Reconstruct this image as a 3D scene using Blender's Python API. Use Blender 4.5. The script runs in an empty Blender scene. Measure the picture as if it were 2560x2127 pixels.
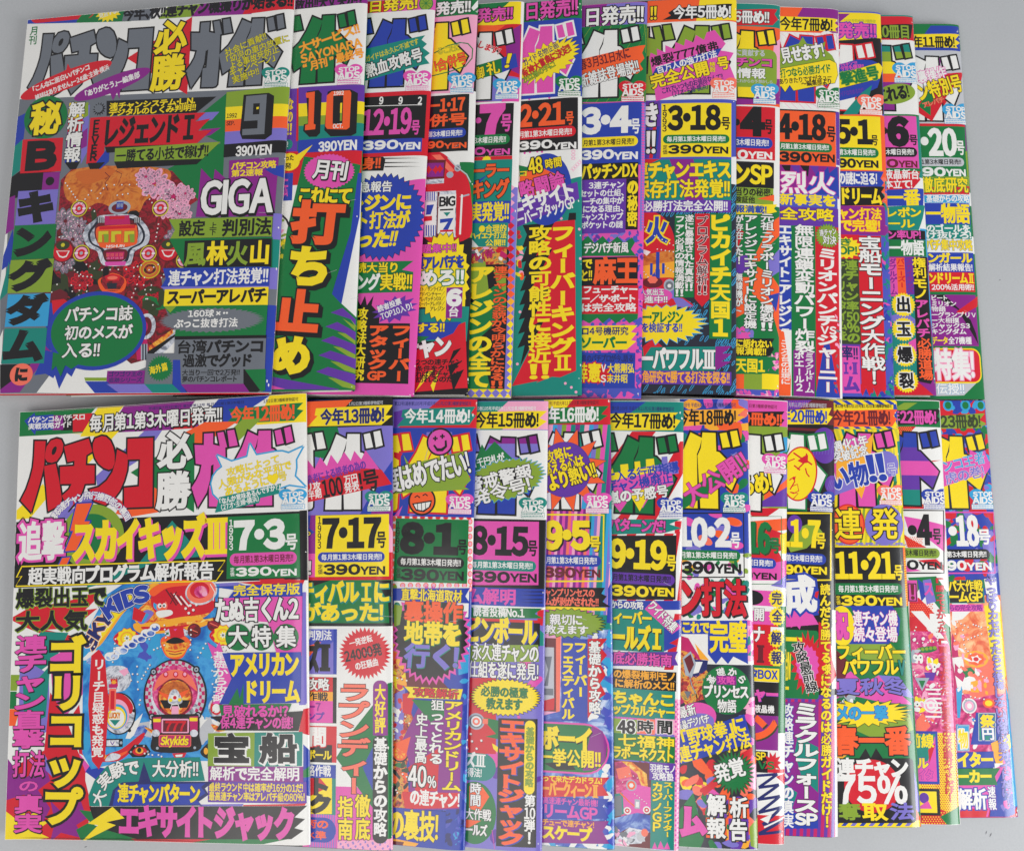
# Two fanned rows of old Japanese magazines on a grey table, seen from above.
# 1 unit = 1 metre.  Every cover is a bent sheet of paper; everything printed on it is thin
# ink geometry that lies on that sheet, laid out in the sheet's own millimetres.
import bpy, math, random
import numpy as np
from mathutils import Vector, Matrix
from mathutils.geometry import delaunay_2d_cdt

sc = bpy.context.scene
COL = sc.collection
rnd = random.Random(7)

# ------------------------------------------------------------------ camera, world, lamps
FPX, TAU, DIST = 2000.0, math.radians(7.0), 0.516     # focal length in photo pixels, tilt, distance
PW, PH = 2560.0, 2127.0
cam = bpy.data.cameras.new('camera')
cam.sensor_fit = 'HORIZONTAL'; cam.sensor_width = 36.0; cam.lens = FPX / PW * 36.0
cam.clip_start = 0.01; cam.clip_end = 50
cam.dof.use_dof = True; cam.dof.focus_distance = 0.490; cam.dof.aperture_fstop = 9.0
camo = bpy.data.objects.new('camera', cam); COL.objects.link(camo)
camo.location = (0, -DIST * math.sin(TAU), DIST * math.cos(TAU)); camo.rotation_euler = (TAU, 0, 0)
sc.camera = camo

world = bpy.data.worlds.new('World'); sc.world = world; world.use_nodes = True
bg = world.node_tree.nodes['Background']
bg.inputs['Color'].default_value = (0.93, 0.96, 1.0, 1); bg.inputs['Strength'].default_value = 0.40

def area(name, loc, target, sx, sy, power, color):
    l = bpy.data.lights.new(name, 'AREA'); l.shape = 'RECTANGLE'; l.size = sx; l.size_y = sy
    l.energy = power; l.color = color
    o = bpy.data.objects.new(name, l); COL.objects.link(o); o.location = loc
    o.rotation_euler = (Vector(target) - Vector(loc)).to_track_quat('-Z', 'Y').to_euler()
    return o
area('window_light', (1.25, -0.50, 0.78), (0.05, 0, 0), 0.7, 0.6, 14.0, (0.95, 0.98, 1.0))
area('room_light', (-0.50, -0.85, 1.4), (0, -0.05, 0), 1.2, 1.2, 11.5, (1.0, 0.97, 0.93))
vs = sc.view_settings
vs.view_transform = 'Standard'; vs.look = 'None'; vs.exposure = 0.0; vs.gamma = 1.0; vs.use_curve_mapping = False

# ------------------------------------------------------------------ materials
def lin(c):
    c /= 255.0
    return c / 12.92 if c <= 0.04045 else ((c + 0.055) / 1.055) ** 2.4
INK = dict(K=(22, 19, 21), W=(238, 235, 230), R=(214, 20, 40), O=(250, 94, 38), Y=(250, 220, 24), G=(8, 118, 58),
           L=(136, 164, 46), T=(8, 134, 120), B=(36, 62, 168), N=(32, 38, 104), V=(100, 50, 162), U=(140, 28, 136),
           M=(228, 80, 172), P=(126, 114, 200), C=(52, 160, 212), g=(112, 116, 124), S=(250, 116, 92), A=(246, 168, 198),
           D=(108, 24, 36), H=(194, 194, 198), E=(210, 104, 38), F=(212, 200, 40), Q=(196, 24, 100), Z=(168, 176, 188),
           f=(250, 172, 44), X=(38, 40, 54), I=(74, 84, 186), J=(54, 64, 36))
# printed paintings: mottled mixes of several inks
MOT = {'1': (70, 1.0, (24, 92, 178), (40, 132, 204), (70, 164, 222), (50, 140, 208)),
       '2': (150, 1.6, (40, 40, 26), (112, 20, 30), (168, 26, 44), (92, 16, 40)),
       '3': (110, 1.2, (150, 62, 26), (206, 104, 36), (224, 134, 52), (176, 80, 34)),
       '4': (120, 1.5, (92, 96, 112), (176, 180, 190), (230, 230, 236), (136, 140, 156)),
       '5': (240, 1.5, (90, 44, 62), (150, 118, 140), (214, 172, 190), (170, 60, 86)),
       '6': (170, 1.4, (110, 34, 24), (226, 84, 36), (246, 176, 52), (252, 226, 130)),
       '7': (60, 1.3, (28, 60, 150), (60, 92, 186), (150, 176, 222), (236, 238, 246)),
       '8': (150, 1.4, (150, 16, 84), (198, 30, 108), (226, 74, 140), (246, 164, 180)),
       '9': (190, 1.6, (30, 26, 30), (190, 36, 44), (240, 170, 60), (56, 110, 84)),
       '0': (110, 1.2, (226, 84, 52), (240, 126, 76), (250, 172, 120), (252, 206, 150))}
MATS = {}
def principled(name, rgb, rough, spec=0.5, grain=0.05, scale=2500, wave=0.0, rv=0.06):
    m = bpy.data.materials.new(name); m.use_nodes = True
    nt = m.node_tree; b = nt.nodes['Principled BSDF']
    tc = nt.nodes.new('ShaderNodeTexCoord')
    nz = nt.nodes.new('ShaderNodeTexNoise'); nz.inputs['Scale'].default_value = scale; nz.inputs['Detail'].default_value = 2
    nt.links.new(tc.outputs['Object'], nz.inputs['Vector'])
    mx = nt.nodes.new('ShaderNodeMix'); mx.data_type = 'RGBA'; mx.blend_type = 'MULTIPLY'
    rp = nt.nodes.new('ShaderNodeMapRange'); rp.inputs['From Min'].default_value = 0.3; rp.inputs['From Max'].default_value = 0.7
    rp.inputs['To Min'].default_value = 1 - grain; rp.inputs['To Max'].default_value = 1 + grain * 0.6
    nt.links.new(nz.outputs['Fac'], rp.inputs['Value'])
    mx.inputs['Factor'].default_value = 1.0
    mx.inputs['A'].default_value = (*rgb, 1)
    nt.links.new(rp.outputs['Result'], mx.inputs['B'])
    nt.links.new(mx.outputs['Result'], b.inputs['Base Color'])
    if wave: b.inputs['Coat Weight'].default_value = 0.5; b.inputs['Coat Roughness'].default_value = 0.12
    b.inputs['Roughness'].default_value = rough; b.inputs['Specular IOR Level'].default_value = spec
    if wave:
        n2 = nt.nodes.new('ShaderNodeTexNoise'); n2.inputs['Scale'].default_value = 28; n2.inputs['Detail'].default_value = 3
        nt.links.new(tc.outputs['Object'], n2.inputs['Vector'])
        bp = nt.nodes.new('ShaderNodeBump'); bp.inputs['Strength'].default_value = 0.35; bp.inputs['Distance'].default_value = wave
        nt.links.new(n2.outputs['Fac'], bp.inputs['Height']); nt.links.new(bp.outputs['Normal'], b.inputs['Normal'])
        r2 = nt.nodes.new('ShaderNodeMapRange'); r2.inputs['From Min'].default_value = 0.3; r2.inputs['From Max'].default_value = 0.7
        r2.inputs['To Min'].default_value = rough - rv; r2.inputs['To Max'].default_value = rough + rv
        nt.links.new(n2.outputs['Fac'], r2.inputs['Value']); nt.links.new(r2.outputs['Result'], b.inputs['Roughness'])
    return m
def ink(k):
    if k not in MATS and k in MOT:
        sc_, ds, *cols = MOT[k]
        m = principled('ink_painting_' + k, (1, 1, 1), 0.30, 0.35, 0.05, 2200, wave=0.0025); nt = m.node_tree
        tc = nt.nodes.new('ShaderNodeTexCoord'); nz = nt.nodes.new('ShaderNodeTexNoise'); cr = nt.nodes.new('ShaderNodeValToRGB')
        nz.inputs['Scale'].default_value = sc_; nz.inputs['Detail'].default_value = 5; nz.inputs['Distortion'].default_value = ds; nz.inputs['Roughness'].default_value = .6
        nt.links.new(tc.outputs['Object'], nz.inputs['Vector']); nt.links.new(nz.outputs['Fac'], cr.inputs['Fac'])
        e = cr.color_ramp.elements; e[0].position = .32; e[1].position = .68; e.new(.45); e.new(.56)
        for el, c in zip(sorted(e, key=lambda q: q.position), cols): el.color = (*(lin(v) for v in c), 1)
        mx = next(n for n in nt.nodes if n.type == 'MIX'); nt.links.new(cr.outputs['Color'], mx.inputs['A'])
        MATS[k] = m
    if k not in MATS:
        MATS[k] = principled('ink_' + k, tuple(lin(c) for c in INK[k]), 0.30, 0.35, 0.07, 2200, wave=0.0025)
    return MATS[k]
PAPER = principled('page_paper', (0.62, 0.59, 0.52), 0.8, 0.2, 0.1, 900)

# ------------------------------------------------------------------ lettering outlines
def fullwidth(ch):
    o = ord(ch)
    return chr(o + 0xFEE0) if 0x21 <= o <= 0x7e else ch
BASE, GC = {}, {}
def load_glyphs(chars):
    obs = []
    for ch in sorted(chars):
        c = bpy.data.curves.new('glyph', 'FONT'); c.body = fullwidth(ch); c.size = 1; c.resolution_u = 3; c.fill_mode = 'FRONT'
        o = bpy.data.objects.new('glyph', c); COL.objects.link(o); obs.append((ch, o))
    dg = bpy.context.evaluated_depsgraph_get()
    for ch, o in obs:
        me = o.evaluated_get(dg).to_mesh()
        key, idx, Wl = {}, [], []
        for v in me.vertices:
            k = (round(v.co.x, 4), round(v.co.y, 4))
            if k not in key: key[k] = len(Wl); Wl.append((v.co.x, v.co.y))
            idx.append(key[k])
        F = [tuple(idx[i] for i in p.vertices) for p in me.polygons]
        BASE[ch] = (np.array(Wl) if Wl else np.zeros((0, 2)), [f for f in F if len(set(f)) == 3])
    y0, y1 = BASE['T'][0][:, 1].min(), BASE['T'][0][:, 1].max()
    BASE['Ⅰ'] = BASE['I']
    def bars(n):
        V, F = [], []; xs = [.5 + .2 * (i - (n - 1) / 2) * (1.3 if n == 2 else 1.25) for i in range(n)]; e = .3 if n == 2 else .42; q = [(x - .04, y0, x + .04, y1) for x in xs] + [(.5 - e, y1 - .03, .5 + e, y1), (.5 - e, y0, .5 + e, y0 + .03)]
        for a, b, c, d in q: i = len(V); V += [(a, b), (c, b), (c, d), (a, d)]; F += [(i, i + 1, i + 2, i + 3)]
        return np.array(V), F
    BASE['Ⅱ'], BASE['Ⅲ'] = bars(2), bars(3)      # numerals with serif bars
    BASE['I'] = (np.array([(.45, y0), (.54, y0), (.54, y1), (.45, y1)]), [(0, 1, 2), (0, 2, 3)])   # a plain bar, no serifs
    cs = [o.data for _, o in obs]
    bpy.data.batch_remove([o for _, o in obs]); bpy.data.batch_remove(cs)

def fatten(V, F, w):
    """Union of a flat triangle set with a mitred border of width w (pure 2D)."""
    P = [Vector(v) for v in V]; FF = []
    for f in F:
        ar = sum(P[f[i]].x * P[f[(i + 1) % len(f)]].y - P[f[(i + 1) % len(f)]].x * P[f[i]].y for i in range(len(f)))
        if abs(ar) > 1e-7: FF.append(tuple(f) if ar > 0 else tuple(reversed(f)))
    if w <= 0: return np.array([tuple(p) for p in P]), FF
    ed = set()
    for f in FF:
        for i in range(len(f)): ed.add((f[i], f[(i + 1) % len(f)]))
    bd = [(a, b) for a, b in ed if (b, a) not in ed and (P[b] - P[a]).length > 1e-5]
    nxt, prv = dict(bd), {b: a for a, b in bd}
    faces = [list(f) for f in FF]
    def d(a, b): return (P[b] - P[a]).normalized()
    def ext(u, q):
        if u.x * q.y - u.y * q.x <= 0: return 0
        dt = max(-.99, min(1, u.dot(q)))
        return min(w * math.sqrt((1 - dt) / (1 + dt)), w * 1.2)
    for a, b in bd:
        t = d(a, b); n = Vector((t.y, -t.x))
        ea = ext(d(prv[a], a), t) if a in prv else 0
        eb = ext(t, d(b, nxt[b])) if b in nxt else 0
        i = len(P); P += [P[a] + n * w - t * ea, P[b] + n * w + t * eb]
        faces.append([a, i, i + 1, b])
    r = delaunay_2d_cdt(P, [], faces, 0, 1e-5, True)
    return np.array([(v.x, v.y) for v in r[0]]), [tuple(f) for f, of in zip(r[2], r[5]) if of]
def glyph(ch, sx, w):
    sx = max(.3, round(sx * 5) / 5); w = round(w, 3)
    k = (ch, sx, w)
    if k not in GC:
        V, F = BASE[ch]
        if len(V) == 0: GC[k] = (V, F)
        else: GC[k] = fatten(V * np.array([sx, 1.0]), F, w)
    return GC[k], sx

# ------------------------------------------------------------------ magazines: pose and sheet
T_MAG, W_MAG, L_MAG = 0.0060, 0.190, 0.257
TOP = [((737, 0), (677, 983)), ((919, 0), (887, 976)), ((1090, 0), (1035, 990)), ((1196, 0), (1170, 987)), ((1311, 0), (1278, 995)),
       ((1455, 0), (1455, 988)), ((1619, 3), (1603, 998)), ((1842, 0), (1841, 989)), ((1951, 5), (1948, 993)), ((2097, 27), (2107, 997)),
       ((2202, 35), (2237, 995)), ((2283, 43), (2342, 990)), ((2398, 65), (2463, 999))]
BOT = [((766, 983), (776, 2110)), ((982, 995), (982, 2124)), ((1193, 998), (1162, 2124)), ((1371, 1003), (1355, 2130)),
       ((1526, 997), (1537, 2122)), ((1710, 1005), (1697, 2125)), ((1870, 998), (1896, 2121)), ((1970, 1003), (1961, 2109)),
       ((2085, 1002), (2095, 2091)), ((2242, 1000), (2304, 2065)), ((2350, 1002), (2402, 2059)), ((2463, 1002), (2546, 2040))]
CAMP = np.array(camo.location)
FWD = np.array([0, math.sin(TAU), -math.cos(TAU)]); UPV = np.array([0, math.cos(TAU), math.sin(TAU)])
def rays(p):
    p = np.asarray(p, float).reshape(-1, 2)
    return FWD * FPX + (p[:, :1] - PW / 2) * np.array([1.0, 0, 0]) - (p[:, 1:] - PH / 2) * UPV
def unproject(p, z):
    r = rays(p)[0]; return CAMP + r * ((z - CAMP[2]) / r[2])

GX = np.arange(-0.50, 0.45, 0.001)
def smooth(a, sig):
    n = int(sig * 3 / 0.001); k = np.exp(-0.5 * (np.arange(-n, n + 1) * 0.001 / sig) ** 2); k /= k.sum()
    pad = np.concatenate([a[0] + (a[1] - a[0]) * np.arange(-n, 0), a, a[-1] + (a[-1] - a[-2]) * np.arange(1, n + 1)])
    return np.convolve(pad, k, 'valid')
def drape(row):
    """Cross-section of a fanned row: every magazine lies on the next one and its left end droops to the table."""
    n = len(row); ze = [0.02] * n
    for _ in range(3):
        xr = [unproject(((a[0] + b[0]) / 2, (a[1] + b[1]) / 2), ze[k])[0] for k, (a, b) in enumerate(row)]
        prof = [None] * n; top_next = None; left_next = None
        for k in range(n - 1, -1, -1):
            xl = xr[k] - W_MAG; g = GX[(GX >= xl - 1e-9) & (GX <= xr[k] + 1e-9)]
            if top_next is None: b = np.zeros_like(g)
            else:
                gx, gt = top_next
                b = np.interp(g, gx, gt) + 0.0003
                m = g < gx[0]
                b[m] = np.maximum(0.0, gt[0] + 0.0003 - (gx[0] - g[m]) * 0.17)
                raw = b.copy(); b = smooth(b, 0.012); b += max(0.0, (raw - b)[g >= gx[0]].max() - 0.0012); b = np.maximum(b, 0)
            prof[k] = (g - xr[k], b); top_next = (g, b + T_MAG)
            ze[k] = b[-1] + T_MAG * 0.7
    return prof, ze
def simplify(x, z, tol):
    keep = [0, len(x) - 1]; st = [(0, len(x) - 1)]
    while st:
        a, b = st.pop()
        if b - a < 2: continue
        e = np.abs(z[a:b + 1] - np.interp(x[a:b + 1], [x[a], x[b]], [z[a], z[b]])); i = int(e.argmax())
        if e[i] > tol: keep.append(a + i); st += [(a, a + i), (a + i, b)]
    return sorted(keep)

STEP = 6e-6
class Mag: pass
def make_mag(row, k, prof, ze, fixed_len):
    m = Mag(); a, b = row[k]
    A, B = unproject(a, ze[k]), unproject(b, ze[k])
    ev = (A - B)[:2]; ln = np.hypot(*ev); ev /= ln
    m.L = L_MAG if fixed_len else ln
    m.th = math.atan2(-ev[0], ev[1]); m.ey = ev; m.ex = np.array([ev[1], -ev[0]])
    m.org = np.array([B[0], B[1], 0.0])                 # bottom right corner of the magazine, on the table
    X, Z = prof[k]; i = simplify(X, Z, 0.00012); X, Z = X[i], Z[i]
    ra = 0.0100; rb = 0.0022
    xs = [x for x in X if x < -ra - 0.002] + [-ra]
    zb = np.interp(xs, X, Z)
    pts = [(x, z + T_MAG) for x, z in zip(xs, zb)]
    z0 = np.interp(-ra, X, Z); zr = Z[-1]; sl = (zr - z0) / ra
    mid = T_MAG * 0.62
    for q in (18, 36, 52, 66, 79, 90):
        r = math.radians(q); x = -ra + ra * math.sin(r); pts.append((x, z0 + sl * (x + ra) + mid + (T_MAG - mid) * math.cos(r)))
    m.nvis = len(pts)
    for q in (30, 60, 90):
        r = math.radians(q); x = -rb + rb * math.cos(r); pts.append((x, z0 + sl * (x + ra) + mid - (mid) * math.sin(r)))
    m.pts = np.array(pts); m.bx, m.bz = np.array(xs + [-rb]), np.append(zb, np.interp(-rb, X, Z))
    d = np.diff(m.pts, axis=0); ll = np.hypot(d[:, 0], d[:, 1]); m.s = np.concatenate([[0], np.cumsum(ll)])
    nf = np.stack([-d[:, 1], d[:, 0]], 1) / ll[:, None]
    nv = np.zeros_like(m.pts); nv[:-1] += nf; nv[1:] += nf; nv /= np.linalg.norm(nv, axis=1)[:, None]; m.nv = nv
    m.items = []; m.boxes = []; m.parts = []; m.cur = None
    return m
def px2sv(m, p):
    """Photo pixels -> millimetre-like coordinates on the sheet (s from the left edge, v down from the top edge)."""
    r = rays(p); R = np.array([[m.ex[0], m.ex[1]], [m.ey[0], m.ey[1]]])
    o = R @ (CAMP - m.org)[:2]; dx = r[:, :2] @ R.T
    ox, oz, oy = o[0], CAMP[2], o[1]
    n = m.nvis - 1; best_t = np.full(len(r), np.inf); S = np.zeros(len(r)); Y = np.zeros(len(r)); ok = np.zeros(len(r), bool)
    fb = np.full(len(r), np.inf); Sf = S.copy(); Yf = Y.copy()
    for j in range(n):
        A, B = m.pts[j], m.pts[j + 1]; e = B - A; nn = np.array([-e[1], e[0]])
        den = nn[0] * dx[:, 0] + nn[1] * r[:, 2]
        den = np.where(np.abs(den) < 1e-9, -1e-9, den)
        t = (nn[0] * (A[0] - ox) + nn[1] * (A[1] - oz)) / den
        px, pz = ox + t * dx[:, 0], oz + t * r[:, 2]; y = oy + t * dx[:, 1]
        q = ((px - A[0]) * e[0] + (pz - A[1]) * e[1]) / (e @ e)
        lo = -1e6 if j == 0 else -1e-4
        hit = (q >= lo) & (q <= 1.0001) & (den < 0) & (t < best_t)
        best_t[hit] = t[hit]; S[hit] = m.s[j] + q[hit] * (m.s[j + 1] - m.s[j]); Y[hit] = y[hit]; ok |= hit
        dev = np.where(den < 0, np.maximum(np.maximum(-q, q - 1), 0) * np.hypot(*e), np.inf)
        c = dev < fb; fb[c] = dev[c]; Sf[c] = m.s[j] + np.clip(q[c], 0, 1) * (m.s[j + 1] - m.s[j]); Yf[c] = y[c]
    S = np.where(ok, S, Sf); Y = np.where(ok, Y, Yf)
    return np.stack([S, m.L - Y], 1)
def sv2local(m, sv, lay):
    s = np.clip(sv[:, 0], 0, m.s[-1]); j = np.clip(np.searchsorted(m.s, s, 'right') - 1, 0, len(m.s) - 2)
    q = ((s - m.s[j]) / (m.s[j + 1] - m.s[j]))[:, None]
    P = m.pts[j] * (1 - q) + m.pts[j + 1] * q; N = m.nv[j] * (1 - q) + m.nv[j + 1] * q
    N /= np.linalg.norm(N, axis=1)[:, None]; P = P + N * (lay * STEP)[:, None]
    return np.stack([P[:, 0], m.L - sv[:, 1], P[:, 1]], 1), np.stack([N[:, 0], 0 * N[:, 0], N[:, 1]], 1)
def split(V, F, ax, c):
    """Cut triangles along coordinate ax = c."""
    side = V[F, ax] - c; eps = 1e-9
    pos, neg = (side > eps).any(1), (side < -eps).any(1); cut = pos & neg
    if not cut.any(): return V, F
    keep = F[~cut]; tri = F[cut]; sd = side[cut]; Vn = [V]; out = [keep]; base = len(V)
    lone = np.where((sd > eps).sum(1) == 1, (sd > eps).argmax(1), np.where((sd < -eps).sum(1) == 1, (sd < -eps).argmax(1), 0))
    ar = np.arange(len(tri)); a, b, d = tri[ar, lone], tri[ar, (lone + 1) % 3], tri[ar, (lone + 2) % 3]
    sa, sb, sd2 = sd[ar, lone], sd[ar, (lone + 1) % 3], sd[ar, (lone + 2) % 3]
    tb = np.clip(sa / np.where(np.abs(sa - sb) < 1e-15, 1e-15, sa - sb), 0, 1)[:, None]
    td = np.clip(sa / np.where(np.abs(sa - sd2) < 1e-15, 1e-15, sa - sd2), 0, 1)[:, None]
    pb, pd = V[a] + (V[b] - V[a]) * tb, V[a] + (V[d] - V[a]) * td
    pb[:, ax] = c; pd[:, ax] = c
    ib = base + ar; idd = base + len(tri) + ar
    out += [np.stack([a, ib, idd], 1), np.stack([ib, b, d], 1), np.stack([ib, d, idd], 1)]
    return np.concatenate([V, pb, pd]), np.concatenate(out)
CUR = None
def layer_of(m, x0, x1, y0, y1):
    lay = 1
    for a, b, c, d, l in m.boxes:
        if l >= lay and x0 < b and x1 > a and y0 < d and y1 > c: lay = l + 1
    m.boxes.append((x0, x1, y0, y1, lay)); return lay
def put(sv, F, colr):
    """Lay a triangle set of printing ink on the current sheet."""
    m = CUR; sv = np.asarray(sv, float)
    if len(sv) == 0: return
    tri = []
    for f in F:
        for i in range(1, len(f) - 1): tri.append((f[0], f[i], f[i + 1]))
    if not tri: return
    F = np.array(tri, int)
    smax = m.s[m.nvis + 1]
    for ax, c, sgn in ((0, 0.0002, 1), (0, smax, -1), (1, 0.0002, 1), (1, m.L - 0.0002, -1)):
        sv, F = split(sv, F, ax, c)
        F = F[((sv[F, ax].mean(1) - c) * sgn) > 0]
        if len(F) == 0: return
    lo, hi = sv[F.ravel()].min(0), sv[F.ravel()].max(0)
    for c in m.s[1:-1]:
        if lo[0] < c < hi[0]: sv, F = split(sv, F, 0, c)
    u, inv = np.unique(F.ravel(), return_inverse=True); sv = sv[u]; F = inv.reshape(-1, 3)
    e1, e2 = sv[F[:, 1]] - sv[F[:, 0]], sv[F[:, 2]] - sv[F[:, 0]]; ar = e1[:, 0] * e2[:, 1] - e1[:, 1] * e2[:, 0]
    F = np.where((ar > 0)[:, None], F[:, ::-1], F)[np.abs(ar) > 1e-12]
    lay = layer_of(m, lo[0], hi[0], lo[1], hi[1])
    m.cur['els'].append((sv, F, np.full(len(sv), lay, float), colr))
def g(name, label=None):
    CUR.cur = dict(name=name, els=[], label=label); CUR.parts.append(CUR.cur)

# frames: pixel windows of the photograph in which a cover was measured
FR = dict(a=(0, 0, 2.625), b=(0, 500, 2.625), c=(600, 0, 3), d=(600, 480, 3), e=(1240, 0, 3), f=(1240, 480, 3), h=(1860, 0, 3), i=(1860, 480, 3),
          j=(0, 960, 2.625), l=(0, 1547, 2.625), n=(740, 970, 3), o=(740, 1547, 3), p=(1340, 970, 3), q=(1340, 1547, 3), r=(1860, 970, 3), u=(1860, 1547, 3),
          A=(30, 1060, 5.526), B=(380, 1060, 5.526), C=(460, 20, 5.526), z=(0, 0, 1))
FX = [0, 0, 1]
def fr(k): FX[:] = FR[k]
def pp(s): 
    a = np.array([float(t) for t in s.split()]).reshape(-1, 2) if isinstance(s, str) else np.asarray(s, float).reshape(-1, 2)
    return a / FX[2] + np.array(FX[:2])
def local(cx, cy):
    """Sheet position of a frame point and the sheet length of one frame pixel there."""
    p = pp([(cx, cy)])[0]; c, r, d = px2sv(CUR, [p, p - (8, 0), p + (0, 8)])
    return c, np.hypot(*(r - c)) / 8 / FX[2], np.hypot(*(d - c)) / 8 / FX[2]
def rotm(deg):
    a = math.radians(deg); return np.array([[math.cos(a), -math.sin(a)], [math.sin(a), math.cos(a)]])
def shape(pts, c, o=None, ow=0.0006):
    """Simple polygon in sheet coordinates, with an optional border."""
    pts = np.asarray(pts); P = [Vector((x * 100, y * 100)) for x, y in pts]
    n = len(P); r = delaunay_2d_cdt(P, [], [list(range(n))], 0, 1e-6, True)
    V = np.array([(v.x, v.y) for v in r[0]]); F = [f for f, of in zip(r[2], r[5]) if of]
    if o:
        V2, F2 = fatten(V, F, ow * 100); put(V2 / 100, F2, o)
    put(V / 100, F, c)
def P(c, s, o=None, ow=0.0006): shape(px2sv(CUR, pp(s)), c, o, ow)
def PS(c, s, o=None, ow=0.0006, n=5):
    """Polygon rounded through its corner points."""
    a = pp(s); out = []; N = len(a)
    for i in range(N):
        p0, p1, p2, p3 = a[i - 1], a[i], a[(i + 1) % N], a[(i + 2) % N]
        for t in np.arange(n) / n: out.append(.5 * (2 * p1 + (p2 - p0) * t + (2 * p0 - 5 * p1 + 4 * p2 - p3) * t ** 2 + (3 * p1 - p0 - 3 * p2 + p3) * t ** 3))
    shape(px2sv(CUR, out), c, o, ow)
def R(c, x0, y0, x1, y1, o=None, ow=0.0006, rr=0):
    k, ux, uy = local((x0 + x1) / 2, (y0 + y1) / 2); w, h = (x1 - x0) / 2 * ux, (y1 - y0) / 2 * uy
    if rr:
        rad = min(w, h) * rr; pts = []
        for sx, sy, a0 in ((1, 1, 0), (-1, 1, 90), (-1, -1, 180), (1, -1, 270)):
            for q in range(0, 91, 15):
                t = math.radians(a0 + q); pts.append(k + (sx * (w - rad) + rad * math.cos(t), sy * (h - rad) + rad * math.sin(t)))
    else: pts = [k + np.array(t) * (w, h) for t in ((-1, -1), (1, -1), (1, 1), (-1, 1))]
    shape(pts, c, o, ow)
def pill(c, x0, y0, x1, y1, **kw): R(c, x0, y0, x1, y1, rr=1, **kw)
def E(c, cx, cy, rx, ry, deg=0, o=None, ow=0.0006, n=40):
    k, ux, uy = local(cx, cy); M = rotm(-deg)
    shape([k + M @ (rx * ux * math.cos(t), ry * uy * math.sin(t)) for t in np.linspace(0, 2 * math.pi, n, endpoint=False)], c, o, ow)
def S(c, cx, cy, rx, ry, n=20, q=.85, deg=0, o=None, ow=0.0004, jit=0.0):
    k, ux, uy = local(cx, cy); M = rotm(-deg); pts = []
    for i in range(2 * n):
        t = math.pi * i / n; f = (1 if i % 2 == 0 else q) * (1 + jit * rnd.uniform(-1, 1)); pts.append(k + M @ (rx * ux * f * math.cos(t), ry * uy * f * math.sin(t)))
    shape(pts, c, o, ow)
def line(c, s, w):
    """A stroke of w frame pixels along a polyline of frame points."""
    a = px2sv(CUR, pp(s)); k, ux, uy = local(*[float(t) for t in s.split()[:2]]); w = w * ux / 2
    d = np.gradient(a, axis=0); d /= np.linalg.norm(d, axis=1)[:, None]; n = np.stack([-d[:, 1], d[:, 0]], 1)
    V = np.concatenate([a + n * w, a - n * w]); m = len(a)
    put(V, [(i, i + 1, m + i + 1, m + i) for i in range(m - 1)], c)
def isk(ch): return '\u4e00' <= ch <= '\u9fff'
def wt(ch, b, sx=1.0):
    if ch == '・': return .024 * b
    if ch == '!': return .021 * b * min(1.2, max(.5, sx))
    if ch in 'ⅠⅡⅢⅣⅤ': return .024 * b
    if ord(ch) < 128: return .0185 * b * max(.3, min(1.25, sx) * 2) ** .8
    return (0.025 if isk(ch) else 0.042) * b * min(1, .3 + .7 * sx)
def adv(ch):
    if ch == ' ': return .35, 0
    V = BASE[ch][0]
    x0, x1 = V[:, 0].min(), V[:, 0].max()
    if ord(ch) < 128 or ch in '・、。「」': return (x1 - x0) + .10, x0 - .05
    return (.93, x0 + (x1 - x0) / 2 - .465) if not isk(ch) else (1.0, x0 + (x1 - x0) / 2 - .5)
def ext_y(s):
    if any(ord(ch) > 0x2fff for ch in s): V = BASE['国'][0]
    else: V = BASE['0'][0]
    return V[:, 1].min() - .02, V[:, 1].max() + .02
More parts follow.
